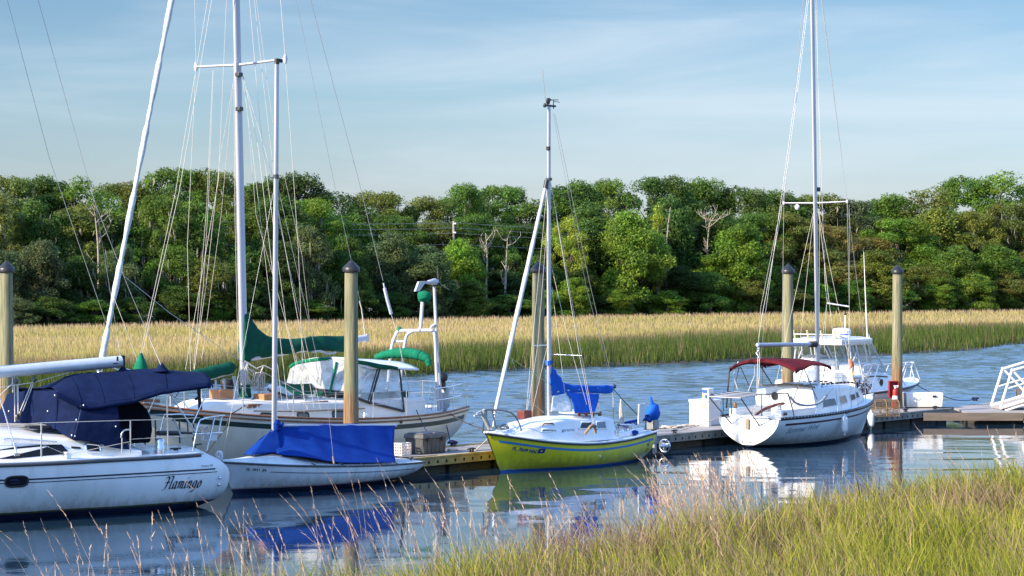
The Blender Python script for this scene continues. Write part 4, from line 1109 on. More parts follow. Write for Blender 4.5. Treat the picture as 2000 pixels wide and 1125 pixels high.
    b.tube([L(961, 801, .1), L(969, 838, .2)], 0.017, 8); b.tube([Vector((L(961, 801, .1).x, -.1, L(961, 801, .1).z)), Vector((L(969, 838, .2).x, -.2, dz(L(969, 838, .2).x)))], 0.017, 8)
    b.build('bow_pulpit', DKSTEEL, e, fixn=False)
    b = MB(); b.tube([L(955, 838, 0), L(943, 812, 0), L(939, 803, 0)], [0.05, 0.045, 0.03], 8, flat=0.6); b.tube([L(939, 803, 0), L(931, 808, 0)], 0.02, 6); b.tube([L(944, 800, 0), L(951, 820, 0), L(960, 838, .05)], 0.03, 8); b.tube([L(926, 812, 0), L(946, 809, 0)], 0.022, 6)
    b.build('anchor', mat('galvanised', (0.55, 0.55, 0.53), 0.5, metal=0.3, var=0.15), e, fixn=False)
    rr = random.Random(4); pts = [L(965 + rr.uniform(0, 30), 836 + rr.uniform(-6, 4), .12) for _ in range(14)]
    tube_obj('bow_line_coil', cr(pts, 3), 0.014, ROPE, e, n=5); pts = [L(975 + rr.uniform(0, 20), 834 + rr.uniform(-6, 4), .1) for _ in range(10)]
    tube_obj('bow_line_coil', cr(pts, 3), 0.013, DKSTEEL, e, n=5)
    mooring(fr.world(H.P(0.985, 0.97, 1)), dk(dkx(924, 0.12), 0.12, cz), 0.03, ROPE, 'pale bow line from the yellow sailboat down to the dock edge')
    return fr, H
YF, YH = yellow_boat()
# ================================================================== cream cruising ketch beyond the dock
def ketch():
    fr = Frame(dk(4.9, 3.8), PHI + math.pi); L = fr.L
    e = tag(empty('sailboat', fr.O, fr.ang), 'big cream sailboat with green stripe, green sail cover and clear cockpit enclosure', 'sailboat')
    zs = smooth_interp([0, 0.2, 0.45, 0.7, 0.88, 1], [1.22, 1.15, 1.18, 1.34, 1.55, 1.76])
    zk = smooth_interp([0, 0.25, 0.6, 0.9, 1], [0.12, -0.45, -0.6, -0.35, -0.05])
    bb = smooth_interp([0, 0.12, 0.3, 0.5, 0.7, 0.86, 0.95, 1], [0.80, 1.28, 1.60, 1.70, 1.50, 0.92, 0.42, 0.05])
    H = Hull(lambda q: 0.75 * (1 - q) ** 1.5, lambda q: 9.5 + 1.15 * q ** 0.8, bb, zs, zk, pw=2.6, pw_bow=1.2, boot=0.10)
    H.mesh().build('hull', [CREAM, NAVYP], e)
    H.deck(0.07, drop=0.09).build('deck', DECKC, e)
    dz = lambda x: H.sheer(x).z
    for s in (1, -1):
        H.rail(0.030, s, out=0.015, up=0.012, flat=0.8).build('cap_rail', TEAK, e, fixn=False)
        H.rail(0.018, s, out=0.018, up=-0.075).build('rub_strake', TEAK, e, fixn=False)
    H.strip(0.25, 9.8, lambda x: dz(x) - 0.22, 0.11).build('stripe', GREENP, e)
    H.strip(9.2, 10.25, lambda x: dz(x) - 0.14, 0.14).build('bow_panel', GREENP, e)
    # bowsprit platform
    b = MB(); p0 = H.sheer(10.3); b.prism([(9.9, .22, p0.z + .03), (9.9, -.22, p0.z + .03), (11.55, -.10, p0.z + .17), (11.55, .10, p0.z + .17)], (0, 0, 0.07)); b.build('bowsprit', TEAK, e)
    # cabin trunk
    xa = 2.0
    X = [2.0, 3.2, 4.8, 6.4, 7.6, 8.6, 9.1]
    W = [1.15, 1.18, 1.16, 1.06, 0.86, 0.60, 0.42]
    ZB = [dz(x) - 0.09 for x in X]; ZT = [1.56, 1.56, 1.57, 1.62, 1.68, 1.68, dz(9.1) + 0.0]
    T = Trunk(X, W, ZB, ZT, lean=0.15, rnd=0.08, camber=0.07); T.mesh().build('cabin', DECKC, e)
    def onT(px, py):
        yo = 1.1
        for _ in range(6):
            p = L(px, py, yo); wd_, zb, zt_ = T.sec(p.x); hs = (zt_ - zb) - 0.08; v = (p.z - zb) / hs; yo = wd_ - 0.15 * hs * v
        return p.x, v
    for x0, x1, y0, y1 in ((649, 676, 803.5, 817.5), (580.5, 603, 806, 819), (509, 531, 807, 816)):
        a = onT(x1, y1); c = onT(x0, y0)
        pts = rrect(a[0], c[0], a[1], c[1], 0.05, 0.12)
        T.frame(pts, 0.022).build('window_frame', BLACK, e, fixn=False); T.window(pts, off=0.010).build('window', GREYGL, e)
    def railbar(q, m, nm, z_up=0.0, legs=True):
        pts = [L(px, py, yo) for px, py, yo in q]; b = MB(); b.tube(pts, 0.020, 8)
        if legs:
            for k in range(5):
                p = pts[0].lerp(pts[-1], (k + 0.3) / 4.6); b.box((p.x, p.y, p.z - 0.035), (0.12, 0.03, 0.07))
        b.build(nm, m, e)
    railbar([(484, 791, .80), (531, 790, .85)], TEAK, 'hand_rail'); railbar([(577, 788, .95), (640, 784, 1.0)], TEAK, 'hand_rail')
    railbar([(496, 803, .99), (585, 803.5, 1.1), (712, 797.5, 1.18)], GREYWD, 'trim_strip', legs=False)
    # teak dorade boxes with cowls
    for px, py, yo, w_ in ((432, 782, .15, .42), (519, 790, .45, .46)):
        p = L(px, py, yo); b = MB(); b.box((p.x, yo, p.z + 0.10), (w_, 0.36, 0.30)); b.build('dorade_box', TEAKB, e, bevel=0.012)
    p = L(444, 757, -.2); b = MB(); b.lathe([(0.05, -0.35), (0.06, -0.1), (0.15, -0.02), (0.17, 0.16), (0.13, 0.2)], p, 14); b.build('vent_cowl', BLACK, e)
    p = L(533, 775, .3); b = MB(); b.lathe([(0.09, -0.14), (0.10, 0.08), (0.16, 0.16), (0.10, 0.28), (0.03, 0.30)], p, 14); b.build('vent_cowl', PLASTW, e)
    # green hatch tent and stowed gear on the coach roof
    q = [L(551, 752, .5), L(577, 771, .65), L(593, 774, .65), L(593, 751, .3)]
    b = MB(); b.poly([L(549, 752, .4), L(576, 772, .7), L(592, 769, .75), L(592, 750, .35)]); b.poly([L(592, 750, .35), L(592, 769, .75), L(613, 770, .2), L(609, 749, -.2)]); b.build('hatch_tent', GREENC, e, solid=0.012)
    for a, c in (((523, 760), (560, 774)), ((540, 776), (600, 773)), ((552, 783), (628, 776)), ((560, 778), (618, 781))):
        b = MB(); b.tube([L(*a, .35), L(*c, .35)], 0.035, 8); b.build('stowed_spar', DKSTEEL if a[1] < 775 else ALU, e, fixn=False)
    b = MB(); b.box((L(660, 781, .2).x, .2, 1.66), (0.6, 0.6, 0.06)); b.build('hatch', BLACK, e, bevel=0.01)

    # clear cockpit enclosure under a white hard top
    xf = 5.15; xk = 4.35; xe = 2.15
    zb_f, ztop = 1.66, 2.42
    nb = [L(675, 768, 1.0), L(706, 781, 1.12), L(723, 787, 1.14), L(789, 803, 1.18)]
    nt_ = [L(689, 704, .85), L(718, 706, 0.98), L(742, 719.5, 1.02), L(780, 721.5, 1.02)]
    fb = [L(559, 750, -1.0), L(615, 760, 0.0), L(673, 767, .95)]
    ft = [L(567, 716, -.92), L(622, 700.5, 0.0), L(688, 703, .82)]
    def panel(bs, ts, m, nm, seed):
        rows = []
        for k in range(5):
            t = k / 4; rows.append([a.lerp(c, t) for a, c in zip(bs, ts)])
        b = MB(); b.grid(patch_rows(rows, 4, 6, 0.03, 2.2, seed)); return b.build(nm, m, e)
    panel(fb, ft, VINYLW, 'front_window', 1)
    panel(nb[:2], nt_[:2], VINYL, 'side_window', 2); panel([nb[1], nb[2]], [nt_[1], nt_[2]], VINYL, 'side_window', 3); panel([nb[2], nb[3]], [nt_[2], nt_[3]], VINYL, 'side_window', 4)
    mir = lambda P: [Vector((p.x, -p.y, p.z)) for p in P]
    panel(mir(nb[:2]), mir(nt_[:2]), VINYL, 'side_window', 5); panel(mir(nb[2:]), mir(nt_[2:]), VINYL, 'side_window', 6)
    b = MB(); r = 0.028
    for a, c in ((nb[2], nt_[2]), (nb[3], nt_[3])): b.tube([a, c], r, 6)
    b.tube([nt_[2], nt_[3]], r, 6); b.tube([nb[0], nb[1], nb[2], nb[3]], 0.035, 6); b.tube(fb, 0.035, 6); b.tube([nb[2] + Vector((.09, 0, 0)), nt_[2] + Vector((.09, 0, 0))], 0.02, 6)
    b.build('enclosure_trim', BLACK, e, fixn=False)
    b = MB(); b.tube([L(644, 768, .55), L(657, 707, .5)], 0.03, 6); b.tube([L(586, 755, -.5), L(604, 707, -.45)], 0.03, 6); b.tube(cr([L(567, 717, -.93), L(580, 709, -.7), L(622, 702, 0), L(664, 700, .5), L(689, 703, .86)], 5), 0.045, 8); b.build('enclosure_piping', GREEN2, e, fixn=False)
    # cloth top + hard top
    tp = []
    for px, py, yo in ((567, 716, -.92), (590, 704, -.6), (622, 700, 0.0), (660, 699, .5), (690, 702, .88)): tp.append(L(px, py, yo))
    xs_ = [tp[2].x, 4.0, 3.2, xe]
    rows = []
    for i, x in enumerate(xs_):
        zc = [tp[2].z, 2.52, 2.50, 2.42][i]; yy = [0.9, 1.02, 1.05, 1.03][i]; ze = [tp[4].z, 2.36, 2.30, 2.24][i]
        rows.append([Vector((x, y * yy, zc + (ze - zc) * abs(y) ** 2.4)) for y in (-1, -.8, -.4, 0, .4, .8, 1)])
    rows[0] = [tp[0], tp[0].lerp(tp[1], .6), tp[1].lerp(tp[2], .45), tp[2], tp[2].lerp(tp[3], .75), tp[3].lerp(tp[4], .6), tp[4]]
    b = MB(); b.grid(patch_rows(rows, 5, 3)); b.build('hard_top', WHITE, e, solid=0.05)
    rows = [[L(690, 702, .90), L(718, 706, 1.03), L(742, 711, 1.07), L(764, 714, 1.07), L(777, 717, 1.05)], [L(690, 709, .90), L(718, 714, 1.04), L(742, 721, 1.08), L(764, 721, 1.08), L(777, 721, 1.05)]]
    b = MB(); b.grid(patch_rows(rows, 3, 4)); b.build('valance', GREENC, e, solid=0.015)
    # wheel and seats seen dimly through the vinyl
    b = MB(); c = Vector((2.75, 0.1, 1.75)); b.tube([c + Vector((0, .42 * math.cos(a), .42 * math.sin(a))) for a in [2 * math.pi * k / 24 for k in range(25)]], 0.02, 6)
    for k in range(6): b.tube([c, c + Vector((0, .42 * math.cos(k * 1.047), .42 * math.sin(k * 1.047)))], 0.012, 5)
    b.build('steering_wheel', STEEL, e, fixn=False)
    b = MB(); b.box((3.1, .75, 1.55), (1.5, .25, .35)); b.box((3.1, -.75, 1.55), (1.5, .25, .35)); b.build('cockpit_seat', GREENC, e, bevel=0.04)

    # stern arch, wind generator and radar
    A = MB(); r = 0.042
    yn = 0.78; yfz = -0.78
    A.tube(cr([L(757, 760, -.75), L(764, 684, -.72), L(772, 656, -.66), L(780, 646.5, -.55), L(812, 645.5, 0), L(838, 645, .62), L(847, 648, .72), L(850, 668, .76), L(852, 720, .78), L(857, 803, .8)], 5), r, 8)
    A.tube(cr([L(778, 790, -.45), L(786, 705, -.4), L(793, 660, -.3), L(800, 650, -.2), L(808, 646, -.05)], 5), r, 8)
    A.tube([L(771, 667, -.7), L(790, 667, -.38)], 0.03, 8)
    A.tube(cr([L(840, 646, .60), L(843, 638, .66), L(849, 634, .72)], 4), 0.03, 8)
    A.build('stern_arch', MASTW, e, fixn=False)
    tube_obj('generator_pole', [L(862, 800, .72), L(854, 690, .72), L(848, 560, .70)], [0.045, 0.042, 0.038], MASTW, e)
    tube_obj('radar_pole', [L(821, 644, .1), L(825, 590, .1)], 0.045, MASTW, e)
    c = L(829, 580, .1); rows = []
    for i in range(9):
        t = i / 8; rad = [0.04, .12, .155, .17, .175, .178, .175, .16, .02][i]
        rows.append([c + Vector((rad * math.cos(k * .5236) * (1 + .10 * math.sin(k * 2.1 + i)), rad * math.sin(k * .5236), -0.16 + 0.32 * t - (0.05 * math.cos(k * .5236 + 2) if i < 3 else 0))) for k in range(12)])
    b = MB(); b.grid(rows, closed=True); b.build('radar_cover', GREEN2, e)
    p = L(780, 643, -.55); b = MB(); b.lathe([(0.05, -.05), (.055, .04), (.03, .06)], p, 10); b.build('lamp_cover', GREEN2, e)
    b = MB()
    body = [L(817, 550, .7), L(828, 549, .7), L(840, 549, .7), L(850, 545, .7), L(852, 556, .7), L(838, 554, .7), L(828, 553.5, .7), L(818, 569, .7), L(810, 569, .7)]
    b.prism([p + Vector((0, -.03, 0)) for p in body], (0, 0.06, 0)); b.tube([L(836, 551.5, .7), L(849, 550, .7), L(854, 550, .7)], [0.05, 0.085, 0.05], 10); b.build('wind_generator', MASTW, e)
    b = MB(); hub = L(856, 552, .7)
    for k in range(3):
        a = R(95 + 120 * k); dv = Vector((-0.05 * 0, math.cos(a), math.sin(a))); b.tube([hub, hub + dv * 0.2, hub + dv * .42], [0.02, 0.035, 0.012], 6, flat=0.3)
    b.lathe([(0.045, -0.03), (0.04, .03), (0.01, .05)], hub, 10, M=Matrix.Rotation(R(-90), 3, 'Y')); b.build('turbine_blades', BLACK, e, fixn=False)
    # rolled green sunshade on the arch
    pts = cr([L(734, 698, -.85), L(755, 692, -.55), L(775, 690, -.25), L(800, 690, .1), L(820, 694, .4), L(834, 701, .6), L(838, 714, .66)], 5)
    b = MB(); b.tube(pts, [0.05 + 0.085 * math.sin(math.pi * min(1, (i + 3) / (len(pts) + 4))) + 0.018 * math.sin(i * 2.4) for i in range(len(pts))], 12); b.build('rolled_sunshade', GREEN2, e, fixn=False)
    # stern rail, outboard, liferaft-like board
    for z_ in (0.33, 0.62):
        b = MB(); pts = [H.P(t, 1, 1) + Vector((0, -0.05, z_)) for t in (0.18, 0.12, 0.06, 0.0)] + [H.P(t, 1, -1) + Vector((0, .05, z_)) for t in (0.0, 0.06, 0.12, 0.18)]
        b.tube(pts, 0.014, 6); b.build('stern_rail', STEEL, e, fixn=False)
    for t, s in ((0.18, 1), (0.09, 1), (0.0, 1), (0.0, -1), (0.09, -1), (0.18, -1)):
        p = H.P(t, 1, s) + Vector((0, -0.05 * s, 0)); tube_obj('stanchion', [p, p + Vector((0, 0, 0.64))], 0.014, STEEL, e, n=6)
    m0 = L(863, 738, .55); b = MB(); b.lathe([(0.06, -0.13), (0.14, -0.05), (0.16, 0.05), (0.14, 0.10), (0.05, 0.13)], m0, 14); b.box(m0 + Vector((0, 0, -0.2)), (0.14, 0.14, 0.18)); b.build('outboard_motor', BLACK, e)
    c = L(869, 776, .45); b = MB(); b.lathe([(0.05, -.30), (.12, -.24), (.125, .22), (.05, .29)], c, 12); b.build('stern_cylinder', mat('grey_vinyl', (.42, .43, .43), .5, var=.15), e, fixn=False)
    b = MB()
    for k in range(5): b.box(L(838 + 2 * k, 798 - 9.5 * k, .62), (0.10, 0.12, 0.02))
    b.tube([L(833, 802, .62), L(842, 752, .62)], 0.016, 6); b.tube([L(842, 802, .62), L(850, 752, .62)], 0.016, 6); b.build('boarding_ladder', STEEL, e, fixn=False)
    p = L(811, 786, .3); b = MB(); b.lathe([(0.14, -.14), (.15, .10), (.12, .16)], p, 12); b.build('winch_cover', GREENC, e, fixn=False)
    p = L(713, 812, 1.5); b = MB(); b.lathe([(0.07, -.06), (.08, .0), (.05, .07)], p, 10); b.build('winch', STEEL, e, fixn=False)
    p = L(772, 823, 1.45); q = H.on(p.x, p.z); b = MB(); b.lathe([(0.05, 0), (.05, .015)], q, 12, M=Matrix.Rotation(R(-90), 3, 'X')); b.build('hawse_hole', BLACK, e)

    # spars
    base = L(478, 778, 0); m1 = L(462, 0, 0); m1.y = 0; topm = m1 + (m1 - base) * 0.30
    pts = [base.lerp(topm, k / 16) for k in range(17)]
    b = MB(); b.tube(pts, [0.058 - 0.0006 * k for k in range(17)], 20, flat=2.0); b.build('mast', MASTW, e, fixn=False)
    b = MB(); b.tube([base.lerp(topm, 0.0) + Vector((0, 0, .02)), base.lerp(topm, .014), base.lerp(topm, .026)], [0.16, 0.15, 0.135], 12); b.build('mast_boot', GREENC, e, fixn=False)
    sz = L(465, 127, 0)
    ln = 1.48
    for s in (1, -1):
        tip = Vector((sz.x - 0.06, s * ln, sz.z + 0.05)); b = MB(); b.tube([Vector((sz.x, s * 0.08, sz.z)), tip], [0.055, 0.040], 8, flat=0.6); b.lathe([(0.03, -.10), (.05, 0), (.03, .10)], tip, 8); b.build('spreader', MASTW, e, fixn=False)
    for px, py, w_ in ((463, 146, .15), (464, 213, .16)):
        p = L(px, py, 0); b = MB(); b.box(p + Vector((0, 0.06, 0)), (0.14, 0.15, 0.10)); b.build('mast_fitting', DKSTEEL, e, bevel=0.02)
    f0 = L(196, 716, 0); f1 = L(337, -8, 0); f1 = f1 + (f1 - f0) * 0.25
    pts = [f0.lerp(f1, k / 48) for k in range(49)]
    b = MB(); b.tube(pts, [0.060 + 0.012 * math.sin(k * 0.9) + 0.009 * math.sin(k * 2.7) for k in range(49)], 12); b.build('furled_jib', FURLC, e, fixn=False)
    b = MB(); b.lathe([(0.05, -.12), (.13, -.10), (.06, -.02), (.06, .04), (.13, .08)], f0 + Vector((0.03, 0, -.1)), 12); b.tube([f0, f0 + (f0 - f1).normalized() * 0.55], 0.03, 6); b.build('furler_drum', STEEL, e, fixn=False)
    # main boom + cover
    bo0 = L(478, 700, 0); bo1 = L(714, 660, 0); bo0.y = bo1.y = 0
    b = MB(); b.tube([bo0, bo1], 0.085, 10); b.build('boom', MASTW, e, fixn=False)
    b = MB(); b.box(bo1 + Vector((-.03, 0, 0)), (0.09, 0.10, 0.20)); b.build('boom_end_fitting', STEEL, e, bevel=0.01)
    tops = [(474, 612), (484, 613), (496, 628), (508, 645), (525, 656), (545, 661), (570, 661), (595, 660), (605, 657), (640, 656), (672, 656)]
    bots = [(472, 708), (481, 709), (497, 704), (508, 701), (525, 698), (545, 694), (570, 691.5), (580, 688), (606, 686), (640, 686), (672, 688)]
    rows = []
    for a, c2 in zip(tops, bots):
        P = L(*a); Q = L(*c2); c = (P + Q) / 2; h = (P - Q) * 0.5
        rows.append([Vector((c.x + h.x * math.cos(t), (0.17 if a[0] > 490 else 0.14) * math.sin(t) * (0.8 - 0.25 * math.cos(t)), c.z + h.z * math.cos(t))) for t in [2 * math.pi * k / 18 for k in range(18)]])
    fine = [cr([rows[i][k] for i in range(len(rows))], 6) for k in range(18)]
    rows = [[fine[k][i] for k in range(18)] for i in range(len(fine[0]))]
    for row in rows:
        for k, p in enumerate(row):
            row[k] = p + Vector((0, 1, 0.4)) * 0.05 * mnoise.noise(Vector((p.x * 2.6, p.y * 3, p.z * 5))) + Vector((0, 0.018 * math.sin(p.x * 9 + p.z * 12), 0))
    b = MB(); b.grid(rows, closed=True); b.poly(rows[0]); b.poly(rows[-1]); b.build('sail_cover', GREENC, e)
    b = MB(); b.tube(cr([L(609, 687.5, .1), L(625, 686, .14), L(640, 691, .12), L(655, 688, .1)], 4), 0.03, 6); b.build('reef_line', WIREW, e, fixn=False)
    # staysail boom under green cover, forward of the mast
    p0 = L(459, 716, 0); p1 = L(352, 742, 0)
    pts = [p0.lerp(p1, k / 12) for k in range(13)]
    b = MB(); b.tube(pts, [.05] + [0.145 + 0.012 * math.sin(k * 1.9) for k in range(11)] + [.05], 12); b.build('staysail_cover', GREENC, e, fixn=False)
    b = MB(); b.tube([p0 + Vector((.1, 0, -.12)), p1 + Vector((0, 0, -.12))], 0.06, 8); b.build('staysail_boom', MASTW, e, fixn=False)
    for a, c2 in (((421, 742), (425, 780)), ((437, 740), (441, 782)), ((455, 735), (464, 778)), ((459, 735), (460, 778))):
        tube_obj('boom_prop', [L(*a, 0), L(*c2, .15)], 0.022, MASTW, e, n=6)
    # green bag at the foot of the inner stay
    c = L(275, 716, 0); b = MB(); rows = []
    for i, (r_, z) in enumerate(((0.16, -.25), (.155, -.05), (.12, .08), (.07, .2), (.03, .30))):
        rows.append([c + Vector((r_ * math.cos(k * .524) * (1 + .15 * math.sin(k * 3)), r_ * math.sin(k * .524) * (1 + .15 * math.cos(k * 3)), z)) for k in range(12)])
    b.grid(rows, closed=True); b.poly(rows[-1]); b.build('staysail_bag', GREEN2, e)
    # standing and running rigging
    S = lambda nm, pts, m=WIREW, r=0.0062: wire(nm, pts, e, m, r)
    up = lambda p, k=0.3: p + Vector((0, 0, 0))
    tipN = Vector((sz.x - 0.06, ln, sz.z + 0.05)); tipF = Vector((sz.x - 0.06, -ln, sz.z + 0.05))
    S('shroud', [L(545, -40, 1.2), tipN, L(583, 490, 1.5), L(594, 806, 1.62)]); S('shroud', [L(380, -40, -1.2), tipF, L(366, 480, -1.5), L(373, 760, -1.6)])
    S('lower_shroud', [L(474, 146, .1), L(530, 336, .8), L(614, 800, 1.62)]); S('lower_shroud', [L(476, 150, .1), L(505, 290, .8), L(563, 800, 1.62)])
    S('lower_shroud', [L(474, 150, .1), L(494, 300, .5), L(551, 790, 1.62)], r=0.005); S('lower_shroud', [L(485, -30, .2), L(508, 240, .7), L(560, 640, 1.3), L(600, 800, 1.55)])
    S('halyard', [L(494, -30, .2), L(512, 140, .5), L(547, 440, .9), L(626, 800, 1.5)], r=.0055); S('halyard', [L(497, -30, .2), L(533, 240, .5), L(590, 500, .9), L(607, 650, .5)], r=.005)
    S('lower_shroud', [L(458, 150, -.1), L(430, 310, -.9), L(402, 560, -1.4), L(376, 745, -1.6)]); S('lower_shroud', [L(456, 160, -.1), L(432, 420, -.9), L(394, 700, -1.4)], r=.005)
    S('inner_stay', [L(419, -30, 0), L(350, 375, 0), L(278, 690, 0)], r=.0065); S('inner_stay', [L(411, -30, 0), L(343, 375, 0), L(274, 692, 0)], r=.006)
    S('halyard', [L(444, -30, 0), L(437, 130, -.2), L(427, 350, -.3), L(362, 722, -.4)], r=.006); S('halyard', [L(416, 137, -.9), L(404, 400, -.9), L(378, 720, -.9)], r=.005)
    S('halyard', [L(417, 137, -.8), L(407, 400, -.8), L(397, 560, -.8), L(380, 720, -.8)], r=.005); S('halyard', [L(457, 120, .02), L(459, 420, .03), L(465, 700, .05)], r=.006)
    S('halyard', [L(459, 150, .12), L(462, 420, .12), L(470, 760, .15)], r=.007); S('flag_line', [L(480, 180, .1), L(500, 420, .3), L(578, 700, .9), L(601, 800, 1.4)], r=.0045)
    S('backstay', [L(590, -60, 0), L(607, 0, 0), L(700, 350, 0), L(748, 548, 0)], WIRE, .0065)
    b = MB(); b.tube([L(749, 553, 0), L(751, 563, 0)], 0.02, 6); b.tube([L(751, 563, 0), L(757, 588, 0), L(764, 613, 0)], 0.042, 10); b.build('stay_insulator', MASTW, e, fixn=False)
    S('backstay', [L(764, 613, 0), L(776, 655, 0), L(806, 795, 0)], WIREW, .010)
    S('topping_lift', [L(572, -30, 0), L(579, 0, 0), L(650, 345, 0), L(706, 600, 0), L(713, 654, 0)], WIRE, .005)
    b = MB(); b.tube([L(702, 588, 0), L(706, 602, 0), L(713, 652, 0)], 0.016, 6); b.build('lift_tail', ROPE, e, fixn=False)
    S('furling_line', [L(243, 540, .05), L(330, 610, .3), L(455, 696, .5), L(600, 772, 1.0), L(625, 776, 1.1)], WIREW, .0075)
    S('jib_sheet', [L(222, 580, .05), L(245, 640, .2), L(268, 704, .3)], WIREW, .0075)
    S('mainsheet', [L(578, 695, 0), L(610, 735, .1), L(626, 755, .2)], WIREW, .009); S('mainsheet', [L(640, 690, 0), L(627, 720, .1), L(626, 755, .2)], WIREW, .008); S('mainsheet', [L(613, 690, 0), L(619, 720, .1), L(626, 757, .2)], WIREW, .008)
    # tangle of halyard tails at the mast foot
    rr = random.Random(9)
    for k in range(11):
        x = rr.uniform(462, 512); y0 = rr.uniform(708, 730); y1 = rr.uniform(745, 785); s = rr.choice((-1, 1))
        pts = [L(rr.uniform(470, 486), y0, .12), L(x, (y0 + y1) / 2 + rr.uniform(-8, 12), .2), L(x + rr.uniform(-4, 8), y1, .2)]
        tube_obj('halyard_tail', cr(pts, 5), rr.uniform(.008, .014), WIREW if k % 3 else ROPE, e, n=5)
    for k in range(4):
        p = L(499 + 4 * k, 745, .2); pts = [p + Vector((.06 * math.cos(a * 1.26), .05 * math.sin(a), -.0 + .22 * math.sin(a * 1.26))) for a in range(9)]
        tube_obj('rope_hank', cr(pts, 3), 0.012, ROPE, e, n=5)
    S('pole_lift', [L(478, 705, .1), L(500, 720, .2), L(515, 714, .3), L(533, 722, .3)], WIREW, .02); S('pole_lift', [L(515, 714, .3), L(500, 748, .2)], WIREW, .018)
    # lifelines
    for hgt in (0.33, 0.62):
        pts = [H.P(t, 1, 1) + Vector((0, -.05, hgt)) for t in (0.18, .3, .42, .54, .66, .78, .90)]
        S('lifeline', pts, WIRE, .0045); S('lifeline', [Vector((p.x, -p.y, p.z)) for p in pts], WIRE, .0045)
    for t in (.3, .42, .54, .66, .78, .90):
        for s in (1, -1):
            p = H.P(t, 1, s) + Vector((0, -.05 * s, 0)); tube_obj('stanchion', [p, p + Vector((0, 0, .63))], 0.013, STEEL, e, n=6)
    b = MB(); p1 = H.P(.94, 1, 1); b.tube(cr([H.P(.90, 1, 1) + Vector((0, -.04, .62)), H.P(.96, 1, 1) + Vector((0, 0, .66)), Vector((11.3, .1, 2.62)), Vector((11.55, 0, 2.62)), Vector((11.3, -.1, 2.62)), H.P(.96, 1, -1) + Vector((0, 0, .66)), H.P(.90, 1, -1) + Vector((0, .04, .62))], 5), 0.016, 6); b.build('bow_pulpit', STEEL, e, fixn=False)
    # dark line led from the mast foot over the rail, anchor chain snubber
    S('shore_line', [L(498, 776, .4), L(470, 798, .9), L(452, 808, 1.5), L(440, 836, 1.74), L(400, 888, 1.7)], ROPED, .014)
    mooring(fr.world(L(813, 801, 1.35)), dk(dkx(853, 1.3), 1.3, DZ + .05), .05, ROPEB, 'navy stern line from the cream sailboat disappearing behind the grey storage box')
    mooring(fr.world(L(866, 802, .75)), dk(dkx(881, 1.8), 1.8, cz + .03), .02, ROPEB, 'navy line from the stern corner of the cream sailboat to the far dock cleat')
    mooring(fr.world(L(868, 801, .7)), YF.world(YH.P(.99, 1.0, 1) + Vector((0, 0, .05))), .06, ROPED, 'thin dark line from the cream sailboat stern across to the yellow sailboat bow')
    return fr, H
KF, KH = ketch()
